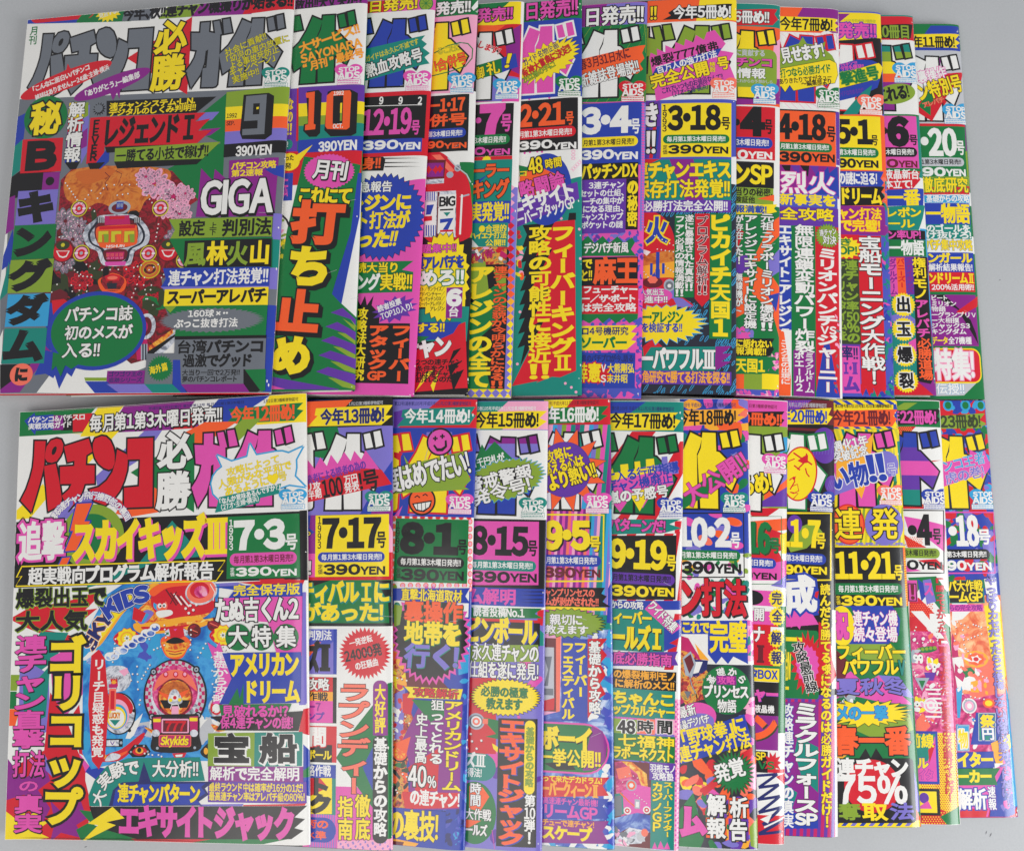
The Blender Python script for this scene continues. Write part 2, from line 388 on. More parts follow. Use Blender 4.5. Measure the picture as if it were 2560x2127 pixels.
def T(s, c, x0, y0, x1, y1, o=None, ow=.05, b=1.0, sh=None, so=(.05, .05), v=0, deg=0, sk=0, o2=None, ow2=.1):
    """Lettering set into a box of frame pixels (deg turns it anticlockwise about the middle, v = vertical setting, sk = slant)."""
    k, ux, uy = local((x0 + x1) / 2, (y0 + y1) / 2); w, h = (x1 - x0) * ux, (y1 - y0) * uy
    M = rotm(-deg); cells = []
    if v:
        toks = []
        for ch in s:
            if toks and ord(ch) < 128 and len(toks[-1]) < 2 and ord(toks[-1][-1]) < 128 and v == 1: toks[-1] += ch
            else: toks.append(ch)
        hs = [0.55 if t in '・、' else 1.0 for t in toks]; tot = sum(hs); y = 0
        for t, q in zip(toks, hs): cells.append((t, 0, y / tot * h, w, q / tot * h)); y += q
    else: cells.append((s, 0, 0, w, h))
    gl = []   # (char, scale matrix, offset, xscale quant)
    for t, cx, cy, cw, ch_ in cells:
        if v and t in 'ー―-~〜':
            V = BASE[t][0]; gl.append((t, None, cx, cy, cw, ch_)); continue
        A = [adv(c2) for c2 in t]; tot = sum(a for a, _ in A); yb, yt = ext_y(t)
        sy = ch_ * (0.94 if v else 1) / (yt - yb); kx = cw / tot
        if v and len(t) == 1 and ord(t) < 128: kx = min(kx, sy * 1.15)
        x = cx + (cw - kx * tot) / 2
        for c2, (a, lo) in zip(t, A):
            if c2 != ' ': gl.append((c2, kx / sy, x - lo * kx, cy + sy * yt, sy, kx))
            x += a * kx
    def emit(colr, extra, dx, dy):
        VV, FF, n = [], [], 0
        for q in gl:
            if q[1] is None:
                t, _, cx, cy, cw, chh = q
                (V, F), sxq = glyph(t, 1.0, wt(t, b) + extra)
                if len(V) == 0: continue
                V = V - (V.max(0) + V.min(0)) / 2; sc_ = chh * .95
                Q = np.stack([cx + cw / 2 - V[:, 1] * min(cw, sc_ * 1.3), cy + chh / 2 - V[:, 0] * sc_], 1)
            else:
                t, rt, ox, oy, sy, kx = q
                (V, F), sxq = glyph(t, rt, wt(t, b, rt) + extra)
                if len(V) == 0: continue
                Q = np.stack([ox + V[:, 0] * kx / sxq, oy - V[:, 1] * sy], 1)
            VV.append(Q); FF += [tuple(i + n for i in f) for f in F]; n += len(Q)
        if not VV: return
        Q = np.concatenate(VV); Q = Q - (w / 2, h / 2); Q = Q + np.array([dx, dy]) * (cells[0][4] if v else h)
        if sk: Q[:, 0] -= Q[:, 1] * sk
        put(k + Q @ M.T, FF, colr)
    if sh:
        emit(sh, (ow if o else 0), *so); emit(sh, (ow if o else 0), so[0] / 2, so[1] / 2)
    if o2: emit(o2, ow2, 0, 0)
    if o: emit(o, ow, 0, 0)
    emit(c, 0, 0, 0)
def TR(s, c, cx, cy, ln, h, deg, **kw): T(s, c, cx - ln / 2, cy - h / 2, cx + ln / 2, cy + h / 2, deg=deg, **kw)
def TA(s, c, cx, cy, r, a0, a1, h, **kw):
    """Lettering along an arc, a0..a1 in degrees clockwise from straight up."""
    for i, ch in enumerate(s):
        a = math.radians(a0 + (a1 - a0) * i / max(1, len(s) - 1)); x, y = cx + r * math.sin(a), cy - r * math.cos(a)
        T(ch, c, x - h / 2, y - h / 2, x + h / 2, y + h / 2, deg=-math.degrees(a), **kw)

# ------------------------------------------------------------------ recurring print: title lettering, charity badge
LOGO = {}
ANCH = dict(t=[(712, 32), (889, 23), (1067, 35), (1173, 43), (1283, 68), (1435, 50), (1598, 62), (1825, 57), (1937, 72), (2084, 85), (2182, 105), (2275, 107), (2393, 135)],
            b=[(731, 1060), (955, 1070), (1175, 1080), (1345, 1083), (1502, 1070), (1692, 1083), (1847, 1070), (1957, 1080), (2065, 1078), (2230, 1072), (2343, 1072), (2457, 1080)])
def trace_logo(t1, b1):
    global CUR
    def tr(name, s):
        LOGO[name] = px2sv(CUR, pp(s)) - px2sv(CUR, [anchor])[0]
    CUR = t1; anchor = ANCH['t'][0]; fr('C')
    tr('ga', "237 210 356 200 345 338 500 370 490 600 475 850 455 1060 435 1085 400 1095 240 1098 258 840 310 830 335 578 300 600 280 760 220 930 95 1110 30 875 100 780 150 690 180 590 105 580 105 350 225 350")
    tr('ga_d1', "410 195 490 180 525 365 435 385"); tr('ga_d2', "540 165 630 150 665 340 555 360")
    tr('i', "810 165 940 222 900 340 862 420 850 600 815 1075 610 1085 640 840 535 915 485 650 620 520 720 360")
    tr('do', "950 155 1105 148 1095 370 1130 375 1350 610 1240 825 1085 690 1060 1060 850 1070 868 440 915 345")
    tr('do_d1', "1155 150 1235 130 1265 300 1175 320"); tr('do_d2', "1280 115 1365 95 1390 275 1300 300")
    CUR = b1; anchor = ANCH['b'][0]; fr('A')
    tr('pa1', "315 235 465 235 445 560 430 640 380 830 330 1000 265 1215 120 1055 200 900 255 740 290 600 305 450")
    tr('pa2', "445 580 605 545 650 760 690 1030 680 1090 600 1150 500 1205 490 1100 475 900 455 700")
    tr('pa3', "620 200 680 215 710 280 700 370 670 440 620 510 550 535 490 520 455 470 460 400 480 310 540 225")
    tr('hole', "608 305 622 325 612 375 590 415 562 428 548 405 556 355 580 318")
    tr('chi', "720 310 1060 200 1112 380 1028 432 1020 568 1142 570 1140 820 1005 825 975 920 930 1030 790 1180 690 990 790 900 825 825 668 828 665 590 862 578 865 505 768 526")
    tr('n1', "1240 165 1300 175 1360 230 1400 320 1420 420 1420 540 1390 610 1340 630 1270 605 1200 550 1150 470 1120 360 1120 270 1150 200")
    tr('n2', "1455 350 1590 420 1600 520 1590 640 1550 780 1490 920 1400 1040 1290 1120 1130 1060 1070 905 1200 870 1310 780 1390 660 1430 520")
    tr('ko', "1600 205 1950 190 1940 1140 1550 1155 1550 880 1755 860 1770 485 1595 490")
def logo(c, a, o='K', full=None, ow=0.00115, bands=None):
    """The big title letters: c fill of the second word, full fill of the first word (only where it shows)."""
    an = px2sv(CUR, [a])[0]
    names = ['ga', 'ga_d1', 'ga_d2', 'i', 'do', 'do_d1', 'do_d2'] + (['pa1', 'pa2', 'pa3', 'chi', 'n1', 'n2', 'ko'] if full else [])
    TRI = {}
    for n in names:
        pts = [Vector(p * 100) for p in LOGO[n] + an]; r = delaunay_2d_cdt(pts, [], [list(range(len(pts)))], 0, 1e-6, True)
        TRI[n] = (np.array([(v.x, v.y) for v in r[0]]), [f for f, of in zip(r[2], r[5]) if of])
    if o:
        for n in names:
            V2, F2 = fatten(*TRI[n], ow * 100); put(V2 / 100, F2, o)
    for n in names:
        V, F = TRI[n]; V = V / 100; cc = full if n in ('pa1', 'pa2', 'pa3', 'chi', 'n1', 'n2', 'ko') else c
        if bands and cc == c:
            F = np.array(F)
            for _, e in bands: V, F = split(V, F, 1, an[1] + e)
            cy = V[F, 1].mean(1) - an[1]; s0 = -1
            for bc, e in bands:
                f = F[(cy >= s0) & (cy < e)]; s0 = e
                if len(f): put(V, [tuple(t) for t in f], bc)
        else: put(V, F, cc)
    if full: shape(LOGO['hole'] + an, o or 'K')
def AIDS(c, x, y, w='W'):
    g('charity_badge'); save = list(FX); fr('z')
    p = []
    for t in np.linspace(0, 2 * math.pi, 40, endpoint=False):
        hx = 16 * math.sin(t) ** 3; hy = 13 * math.cos(t) - 5 * math.cos(2 * t) - 2 * math.cos(3 * t) - math.cos(4 * t)
        p.append((x + hx * 2.2, y - 1 - hy * 1.7))
    shape(px2sv(CUR, p), c)
    T('STOP', w, x - 26, y - 14, x + 26, y - 2, o=c, ow=.035, b=1.5); T('AIDS', w, x - 27, y - 1, x + 27, y + 16, o=c, ow=.03, b=1.5)
    R(w, x - 28, y + 18, x + 28, y + 29, o=c, ow=.0002)
    for yy in (21, 26):
        xx = x - 26
        while xx < x + 24:
            d = rnd.uniform(2.2, 3.2); R(c, xx, y + yy - 1.2, xx + d, y + yy + 1.2); xx += d + 1.1
    FX[:] = save
def pins(c, pts, r=4):
    P_ = []
    for q in pts.split(';'):
        a = [float(t) for t in q.split()]
        n = int(a[4]) if len(a) > 2 else 1      # x0 y0 x1 y1 n : a row of pins
        for i in range(n): P_.append((a[0] + ((a[2] - a[0]) * i / max(1, n - 1) if n > 1 else 0), a[1] + ((a[3] - a[1]) * i / max(1, n - 1) if n > 1 else 0)))
    if c == 'W':
        for x, y in P_: E('D', x + r * .5, y + r * .6, r, r, n=7)
    for x, y in P_: E(c, x, y, r, r, n=8)
def peony(cx, cy, r, edge='A', fill='5', core='Q', sq=.8):
    for k, f in enumerate((1, .78, .56, .36)):
        n = 11 - 2 * k
        for i in range(n):
            a = 2 * math.pi * (i + .5 * k) / n + rnd.uniform(-.15, .15); x, y = cx + r * f * .72 * math.cos(a), cy + r * f * .72 * math.sin(a) * sq; q = r * f * rnd.uniform(.3, .42)
            E(edge, x, y, q, q * .62, -math.degrees(a) + rnd.uniform(-20, 20), n=12); E(fill, x - q * .12 * math.cos(a), y - q * .12 * math.sin(a), q * .8, q * .45, -math.degrees(a), n=10)
    E(core, cx, cy, r * .14, r * .12, n=10)
def blob(c, cx, cy, rx, ry, n=14, j=.25, deg=0):
    k, ux, uy = local(cx, cy); M = rotm(-deg)
    shape([k + M @ (rx * ux * f * math.cos(t), ry * uy * f * math.sin(t)) for t, f in ((2 * math.pi * i / n, 1 + rnd.uniform(-j, j)) for i in range(n))], c)
def scatter(cols, x0, y0, x1, y1, n, a, b, j=.25):
    for _ in range(n): blob(rnd.choice(cols), rnd.uniform(x0, x1), rnd.uniform(y0, y1), rnd.uniform(a, b), rnd.uniform(a, b) * .6, 10, j, rnd.uniform(0, 180))
def stripes(cols, x0, y0, x1, y1, w, dx, step=0):
    """Slanted stripes of width w across a window, leaning dx over its height."""
    i, x = 0, x0 - abs(dx)
    while x < x1 + abs(dx):
        c = cols[i % len(cols)]
        if c: 
            q = [(x, y1), (x + dx, y0), (x + w + dx, y0), (x + w, y1)]
            q = clip_x(q, x0, x1)
            if len(q) > 2: shape(px2sv(CUR, pp(q)), c)
        x += w; i += 1
def clip_x(q, x0, x1):
    for lim, sg in ((x0, 1), (x1, -1)):
        out = []
        for i in range(len(q)):
            a, b = q[i], q[(i + 1) % len(q)]; ia, ib = (a[0] - lim) * sg >= 0, (b[0] - lim) * sg >= 0
            if ia: out.append(a)
            if ia != ib:
                t = (lim - a[0]) / (b[0] - a[0]); out.append((lim, a[1] + (b[1] - a[1]) * t))
        q = out
        if len(q) < 3: return []
    return q
def wear(n=10, seed=0):
    """Chips of bare white paper along the folded spine edge, fine creases near it."""
    g('spine_crease'); m = CUR; r = random.Random(seed + 50); se = m.s[m.nvis - 3]
    for _ in range(n):
        v = r.choice([r.uniform(0, .01), r.uniform(m.L - .012, m.L), r.uniform(0, m.L), r.uniform(0, m.L)]); a = r.uniform(.0003, .0007)
        s = se + r.uniform(-.002, .0025); h = a * r.uniform(.6, 4)
        shape([(s, v), (s + a, v + h * .3), (s + a * .7, v + h), (s - a * .4, v + h * .6)], 'W')
    for _ in range(n // 4):
        v = r.uniform(.02, m.L - .02); s = se - r.uniform(.002, .02); l = r.uniform(.002, .006); t = r.uniform(-.5, .5)
        shape([(s, v), (s + l, v + l * t), (s + l, v + l * t + .00018), (s, v + .00012)], 'H')

def zigzag(c, s, w):
    t = s.split()
    for i in range(0, len(t) - 2, 2): line(c, ' '.join(t[i:i + 4]), w)
def yen(c, x0, xm, x1, y0, y1, s='390', **kw):
    T(s, c, x0, y0, xm, y1, b=1.7, **kw); T('YEN', c, xm - (x1 - x0) * .005, y0 + (y1 - y0) * .2, x1, y1, b=1.5, **kw)
SALE = '毎月第1第3木曜日発売!!'
def sale(c, tc, x0, y0, x1, y1, tx, s=SALE, te=None):
    pill(c, x0, y0, x1, y1); d = (y1 - y0) * .2; T(s, tc, tx, y0 + d, te or x1 - (y1 - y0) * .35, y1 - d, b=.9)
def frame(c, x0, y0, x1, y1, w):
    for q in (f'{x0} {y0} {x1} {y0}', f'{x0} {y1} {x1} {y1}', f'{x0} {y0} {x0} {y1}', f'{x1} {y0} {x1} {y1}'): line(c, q, w)

# ------------------------------------------------------------------ turning a finished layout into objects
def mesh_obj(name, V, F, mats, midx, N, parent):
    me = bpy.data.meshes.new(name)
    V = np.asarray(V, np.float32); F = np.asarray(F, np.int32)
    me.vertices.add(len(V)); me.vertices.foreach_set('co', V.ravel())
    me.loops.add(F.size); me.loops.foreach_set('vertex_index', F.ravel())
    me.polygons.add(len(F)); me.polygons.foreach_set('loop_start', np.arange(0, F.size, F.shape[1], dtype=np.int32))
    me.polygons.foreach_set('material_index', np.asarray(midx, np.int32))
    for mt in mats: me.materials.append(mt)
    me.polygons.foreach_set('use_smooth', np.ones(len(F), bool))
    me.update(calc_edges=True)
    if N is not None: me.normals_split_custom_set_from_vertices(np.asarray(N, float).tolist())
    o = bpy.data.objects.new(name, me); COL.objects.link(o)
    if parent: o.parent = parent
    return o
def ring_prism(m, loop, y0, y1):
    """Closed prism of a cross-section loop (x, z) between two y values."""
    n = len(loop); V = [(x, y, z) for y in (y0, y1) for x, z in loop]
    P3 = [Vector((x * 100, z * 100)) for x, z in loop]; r = delaunay_2d_cdt(P3, [], [list(range(n))], 0, 1e-7, True)
    caps = [f for f, of in zip(r[2], r[3 + 2]) if of] if len(r[0]) == n else []
    T3 = []
    for i in range(n):
        j = (i + 1) % n; T3 += [(i, j, n + j), (i, n + j, n + i)]
    for f in caps: T3.append(tuple(f)); T3.append(tuple(n + i for i in reversed(f)))
    return V, T3
def build(m, label, group, base='W', back='H', seed=0):
    root = bpy.data.objects.new('magazine', None); COL.objects.link(root)
    root.empty_display_size = .02
    root['label'] = label; root['category'] = 'magazine'; root['group'] = group
    root.location = (*m.org[:2], 0); root.rotation_euler = (0, 0, m.th)
    # page block
    th = 0.00035; ins = m.pts[:m.nvis - 1] - m.nv[:m.nvis - 1] * th * 1.6
    ins[:, 0] = np.minimum(ins[:, 0], -0.0012)
    k = ins[:, 1] > np.interp(ins[:, 0], m.bx, m.bz) + .002; ins = ins[k]
    bot = np.stack([m.bx[:-1], m.bz[:-1] + th * 1.6], 1); bot = np.concatenate([bot, [[-0.003, np.interp(-.003, m.bx, m.bz) + th * 1.6]]])
    loop = [tuple(p) for p in ins] + [tuple(p) for p in bot[::-1]]
    loop = [(x + (0.0012 if i in (0, len(loop) - 1) else 0), z) for i, (x, z) in enumerate(loop)]
    V, F = ring_prism(m, loop, 0.0009, m.L - 0.0009)
    o = mesh_obj('page_block', V, F, [PAPER], [0] * len(F), None, root); o.data.polygons.foreach_set('use_smooth', np.zeros(len(F), bool))
    # back cover: a thin sheet under the pages
    bb = np.stack([m.bx, m.bz], 1); bb[-1, 1] = bb[-2, 1] if len(bb) < 2 else bb[-1, 1]
    loop = [tuple(p) for p in bb] + [(x, z + th) for x, z in bb[::-1]]
    V, F = ring_prism(m, loop, 0, m.L)
    o = mesh_obj('back_cover', V, F, [ink(back)], [0] * len(F), None, root); o.data.polygons.foreach_set('use_smooth', np.zeros(len(F), bool))
    # front cover with the spine: a thin bent sheet
    n = len(m.pts); rows = [0, m.L]; V, N, F = [], [], []
    for off in (0, -th):
        for y in rows:
            for p, q in zip(m.pts, m.nv):
                V.append((p[0] + q[0] * off, y, p[1] + q[1] * off)); s = 1 if off == 0 else -1; N.append((q[0] * s, 0, q[1] * s))
    for i in range(n - 1):
        F.append((i, i + 1, n + i + 1)); F.append((i, n + i + 1, n + i))
        a = 2 * n; F.append((a + i, a + n + i + 1, a + i + 1)); F.append((a + i, a + n + i, a + n + i + 1))
    E0 = len(V)
    for r_, sg in ((0, -1), (n, 1)):           # cut edges, top and bottom
        b0 = len(V)
        for i in range(n): V += [V[r_ + i], V[2 * n + r_ + i]]; N += [(0, sg, 0)] * 2
        for i in range(n - 1):
            q = [b0 + 2 * i, b0 + 2 * i + 2, b0 + 2 * i + 3, b0 + 2 * i + 1]
            if sg < 0: q = q[::-1]
            F += [(q[0], q[1], q[2]), (q[0], q[2], q[3])] if sg > 0 else [(q[0], q[1], q[2]), (q[0], q[2], q[3])]
    b0 = len(V); V += [V[0], V[n], V[2 * n], V[3 * n]]; N += [(-1, 0, 0)] * 4
    F += [(b0, b0 + 1, b0 + 3), (b0, b0 + 3, b0 + 2)]
    cover = mesh_obj('front_cover', V, F, [ink(base)], [0] * len(F), N, root)
    for prt in m.parts:
        if not prt['els']: continue
        mats, mi, VV, FF, LL, MI, n0 = [], {}, [], [], [], [], 0
        for sv, f, lay, c in prt['els']:
            if c not in mi: mi[c] = len(mats); mats.append(ink(c))
            VV.append(sv); FF.append(f + n0); LL.append(lay); MI.append(np.full(len(f), mi[c])); n0 += len(sv)
        Pn, Nn = sv2local(m, np.concatenate(VV), np.concatenate(LL))
        o = mesh_obj(prt['name'], Pn, np.concatenate(FF), mats, np.concatenate(MI), Nn, cover)
        if prt['label']: o['label'] = prt['label']
    return root

# ------------------------------------------------------------------ table
def table():
    m = bpy.data.materials.new('table_laminate'); m.use_nodes = True; nt = m.node_tree; b = nt.nodes['Principled BSDF']
    tc = nt.nodes.new('ShaderNodeTexCoord'); n1 = nt.nodes.new('ShaderNodeTexNoise'); n1.inputs['Scale'].default_value = 900; n1.inputs['Detail'].default_value = 4
    n2 = nt.nodes.new('ShaderNodeTexNoise'); n2.inputs['Scale'].default_value = 9; n2.inputs['Detail'].default_value = 5
    nt.links.new(tc.outputs['Object'], n1.inputs['Vector']); nt.links.new(tc.outputs['Object'], n2.inputs['Vector'])
    cr = nt.nodes.new('ShaderNodeValToRGB'); cr.color_ramp.elements[0].position = .3; cr.color_ramp.elements[1].position = .7
    cr.color_ramp.elements[0].color = (.44, .445, .455, 1); cr.color_ramp.elements[1].color = (.50, .505, .515, 1)
    ad = nt.nodes.new('ShaderNodeMath'); ad.operation = 'MULTIPLY_ADD'; ad.inputs[1].default_value = .5; 
    nt.links.new(n1.outputs['Fac'], ad.inputs[0])
    h2 = nt.nodes.new('ShaderNodeMath'); h2.operation = 'MULTIPLY'; h2.inputs[1].default_value = .5; nt.links.new(n2.outputs['Fac'], h2.inputs[0])
    nt.links.new(h2.outputs[0], ad.inputs[2]); nt.links.new(ad.outputs[0], cr.inputs['Fac']); nt.links.new(cr.outputs['Color'], b.inputs['Base Color'])
    bp = nt.nodes.new('ShaderNodeBump'); bp.inputs['Strength'].default_value = .15; bp.inputs['Distance'].default_value = .0004
    nt.links.new(n1.outputs['Fac'], bp.inputs['Height']); nt.links.new(bp.outputs['Normal'], b.inputs['Normal'])
    b.inputs['Roughness'].default_value = .5
    me = bpy.data.meshes.new('table_top'); 
    x, y, z0, z1 = 1.2, .9, -.03, -.0002
    V = [(-x, -y, z0), (x, -y, z0), (x, y, z0), (-x, y, z0), (-x, -y, z1), (x, -y, z1), (x, y, z1), (-x, y, z1)]
    me.from_pydata(V, [], [(0, 3, 2, 1), (4, 5, 6, 7), (0, 1, 5, 4), (1, 2, 6, 5), (2, 3, 7, 6), (3, 0, 4, 7)]); me.materials.append(m)
    o = bpy.data.objects.new('table_surface', me); COL.objects.link(o); o['kind'] = 'structure'; o['label'] = 'smooth pale grey table top under the magazines'; o['category'] = 'table top'
    mk = principled('scuff_grey', (.2, .2, .21), .7); V, F = [], []
    for px_, py_, l, w, a in ((2466, 2080, .0024, .0007, 70), (2477, 2086, .0030, .0008, 60), (214, 2116, .002, .0006, 20), (1720, 2118, .0018, .0005, 80), (2500, 700, .0016, .0005, 30)):
        c = unproject((px_, py_), 0)[:2]; M = rotm(a); i = len(V)
        V += [(*(c + M @ np.array(q)), -.00012) for q in ((-l / 2, 0), (0, -w / 2), (l / 2, 0), (0, w / 2))]; F.append((i, i + 1, i + 2, i + 3))
    mm = bpy.data.meshes.new('scuff_mark'); mm.from_pydata(V, [], F); mm.materials.append(mk)
    k = bpy.data.objects.new('scuff_mark', mm); COL.objects.link(k); k.parent = o
table()
PT, ZT = drape(TOP); PB, ZB = drape(BOT)
MT = [make_mag(TOP, k, PT, ZT, k < 9) for k in range(len(TOP))]
MB = [make_mag(BOT, k, PB, ZB, False) for k in range(len(BOT))]

# ------------------------------------------------------------------ upper row
def top_1():
    g('cover_artwork'); fr('a')
    P('g', "90 655 1900 590 1790 2600 0 2600")
    P('B', "75 790 175 740 150 950 60 1010"); P('T', "65 990 150 915 130 1120 40 1190"); P('K', "38 1190 130 1125 400 1130 300 1250 30 1320")
    fr('b')
    P('U', "15 5 100 -30 90 190 5 250"); P('B', "0 430 85 190 95 400 0 470"); P('T', "0 640 60 400 60 600 0 660")
    P('g', "0 660 60 600 20 850 0 900"); P('B', "300 640 420 560 420 1040 300 1090"); P('K', "0 1080 290 1075 230 1150 0 1260")
    P('U', "0 1245 160 1125 300 960 340 1000 130 1262 0 1268"); P('g', "130 1262 340 980 400 1060 240 1262"); P('W', "240 1265 400 1050 1130 860 1180 1010 900 1120 700 1270")
    fr('a'); P('G', "1330 740 1490 612 1462 1190 1480 1400 1250 1300 1100 1110 1450 940 1320 880"); P('P', "1320 740 1440 735 1390 790 1300 800"); P('U', "1330 850 1450 840 1380 890 1300 900")
    g('machine_picture'); fr('b')
    P('2', "400 -130 470 -200 700 -225 1130 -190 1300 0 1110 130 1210 440 1060 520 1080 700 1160 900 950 1050 860 1075 340 640")
    PS('3', "420 -110 480 -195 700 -222 1000 -215 1120 -180 1080 -60 960 0 900 90 760 60 640 20 540 80 470 20 430 -20"); PS('E', "500 -180 660 -205 760 -190 640 -120 540 -110")
    line('D', "690 -180 720 -150 690 -110 710 -60", 5); line('D', "760 -190 800 -170 790 -140", 4)
    scatter('JJKD', 350, 420, 720, 640, 34, 30, 80, .45); scatter('JK2', 600, 60, 1000, 130, 6, 24, 44, .4)
    for x, y, r in ((1010, -110, 105), (1140, -20, 110), (960, -150, 70), (1180, 90, 80), (1080, 60, 70), (1220, -40, 60)): peony(x, y, r, 'A', '5', 'Q')
    for x, y, r in ((430, 140, 90), (480, 260, 85), (420, 420, 70), (520, 170, 60), (1150, 250, 70), (1200, 180, 60)): peony(x, y, r, 'g', '5', 'D')
    for x, y, r in ((540, 530, 70), (900, 480, 90), (980, 640, 60)): peony(x, y, r, 'R', '2', 'D')
    scatter('JJG', 960, 590, 1080, 720, 8, 30, 60, .4); E('E', 985, 455, 62, 55, o='F'); E('2', 985, 455, 40, 34, o='F', ow=.0003); E('E', 985, 455, 22, 18)
    P('R', "340 660 420 650 520 720 360 860"); P('Q', "880 880 960 860 980 1040 900 1050"); PS('4', "950 1010 1040 960 1140 850 1172 872 1120 960 980 1062"); P('6', "975 960 1130 850 1140 870 985 1010"); P('K', "960 1000 1165 870 1168 880 970 1040"); stripes(['Z', 'X'], 925, 945, 968, 1050, 9, 0)
    E('4', 960, 830, 62, 84); E('D', 955, 830, 42, 62); E('Q', 945, 835, 26, 40)
    for x, y in ((520, 57), (1055, 55), (535, 350), (975, 352), (1210, 395)):
        E('F', x, y, 54, 54); E('D', x, y, 47, 47); E('A', x, y, 40, 40); E('R', x, y, 26, 26); E('Z', x, y, 11, 11); R('W', x - 44, y - 5, x - 22, y + 5); R('W', x + 22, y - 5, x + 44, y + 5)
    for x, y in ((415, 335), (1105, 330)): 
        E('D', x, y, 72, 75); E('R', x, y + 5, 62, 64); E('J', x, y - 35, 45, 30); S('F', x, y - 38, 14, 14, 6); P('W', f"{x-45} {y} {x+45} {y} {x+25} {y+40} {x} {y+48} {x-25} {y+40}"); P('R', f"{x-36} {y+4} {x+36} {y+4} {x+20} {y+32} {x} {y+38} {x-20} {y+32}")
    E('Z', 785, 50, 72, 45); E('D', 785, 52, 52, 30); R('B', 765, 15, 810, 60); T('WVW', 'Z', 768, 22, 808, 52)
    PS('4', "548 225 570 175 620 135 660 105 760 98 870 98 925 130 970 180 986 235 970 290 920 320 885 345 870 400 840 432 690 432 655 385 640 340 590 315 560 280"); PS('X', "580 228 610 175 670 128 860 120 925 165 955 230 935 288 862 330 832 410 705 412 665 330 600 290")
    PS('4', "596 230 625 182 690 138 850 130 912 172 940 232 920 284 846 326 816 402 716 402 682 322 612 285"); PS('D', "628 180 690 140 850 130 905 170 905 260 840 312 690 318 632 262"); P('Q', "690 108 850 102 858 162 690 168"); P('R', "720 112 820 108 822 126 722 130")
    for x in (640, 880): stripes(['K', 'H'], x, 118, x + 48, 152, 6, 0)
    PS('O', "636 190 700 172 880 165 902 190 905 250 880 300 690 318 645 280"); R('R', 655, 172, 888, 192)
    for x, c in ((682, 'L'), (766, 'O'), (852, 'L')): R('E', x - 40, 202, x + 40, 284, rr=.2); P('F', f"{x-32} 208 {x+32} 206 {x+32} 228 {x-10} 230 {x-8} 278 {x-34} 280"); P(c, f"{x} 226 {x+34} 226 {x+32} 280 {x+6} 280")
    T('NISHIJIN', 'W', 700, 296, 820, 314, b=.8); PS('D', "690 332 830 328 815 400 705 404"); P('Q', "700 345 820 342 812 392 708 394"); T('ⅢⅢⅡⅢ', 'S', 696, 352, 812, 372, b=.4); T('11 17 11 10', 'A', 700, 378, 812, 388, b=.4); P('M', "690 408 830 405 825 432 695 434")
    PS('O', "645 530 700 500 740 480 800 500 832 540 800 605 680 605"); PS('2', "665 520 740 488 815 520 790 590 690 590"); P('R', "690 500 740 486 790 498 785 530 700 532"); P('X', "700 548 770 545 765 582 710 586"); line('O', "655 540 690 590 790 590 822 540", 6); E('S', 740, 512, 34, 12)
    pins('W', "430 -110 520 20 8;700 -97 900 -100 5;600 -60 500 80 6;680 -75 640 -10 3;930 -75 1000 20 5;1140 -95 1060 -10 4;770 -30 840 -40 3;590 55 620 75 2;1140 0 1180 80 3;430 90 540 170 5;470 175 510 260 4;390 245 440 240 3;1040 160 1020 270 5;450 430 530 490 5;570 425 620 450 3;670 460 830 455 4;880 445 930 430 3;980 460 1040 425 3;520 500 600 505 4;470 560 475 600 2;525 560 515 660 4;575 560 570 600 2;900 555 865 640 4;945 560 970 650 4;995 560 990 590 2;340 605 375 555 2;1005 690 960 650 2;880 500 950 510 3;1060 510 1075 490 2", 5)
    g('speech_bubble'); P('B', "300 985 545 1050 500 1100 470 1160 440 1135 388 1240 360 1150 350 1170 300 1140 225 1150"); E('B', 632, 858, 325, 258); E('G', 634, 858, 300, 232); P('G', "350 1000 560 1050 470 1110 430 1085 400 1160 370 1090 340 1120")
    T('パチンコ誌', 'W', 430, 702, 872, 798, o='K', ow=.04, b=.8); T('初のメスが', 'W', 422, 825, 868, 915, o='K', ow=.04, b=.8); T('入る!!', 'W', 408, 940, 660, 1036, o='K', ow=.04, b=.8)
    g('top_banner'); fr('a')
    P('B', "130 8 640 -25 620 70 500 152 130 160"); P('G', "640 -40 860 -60 860 142 500 152"); P('g', "850 -60 1090 -60 980 136 800 142"); P('G', "1060 -60 1210 -60 1190 0 1060 20"); P('L', "1180 -60 1410 -60 1260 112 1040 128"); P('U', "1390 -60 1710 -60 1650 95 1255 112"); P('R', "1680 -60 1960 -60 1960 78 1590 98")
    pill('R', 202, 38, 620, 138); P('G', "600 20 700 10 560 140 500 145"); T('パチンコ&パチスロ', 'N', 232, 48, 566, 84, b=.8); T('実戦攻略ガイド', 'N', 232, 92, 470, 122, b=.8)
    T('今年、秋!!連チャン機撮りが始まる!!', 'K', 805, 6, 1900, 92, o='X', ow=.02, b=1.1)
    S('Y', 712, 78, 88, 72, 16, .72); TR('これを', 'W', 720, 55, 80, 28, 10, o='F', ow=.03, b=.5); TR('見逃すな!!', 'W', 715, 90, 130, 30, 12, o='F', ow=.03, b=.5)
    g('title_lettering'); T('月刊', 'G', 190, 178, 245, 298, v=1, b=.9)
    P('R', "1262 112 1228 622 832 385"); P('W', "990 500 1030 430 1010 360 990 400")
    logo('g', ANCH['t'][0], full='g'); T('必', 'Y', 1018, 150, 1226, 362, o='K', ow=.04, b=1.6); T('勝', 'Y', 993, 372, 1212, 590, o='K', ow=.04, b=1.6)
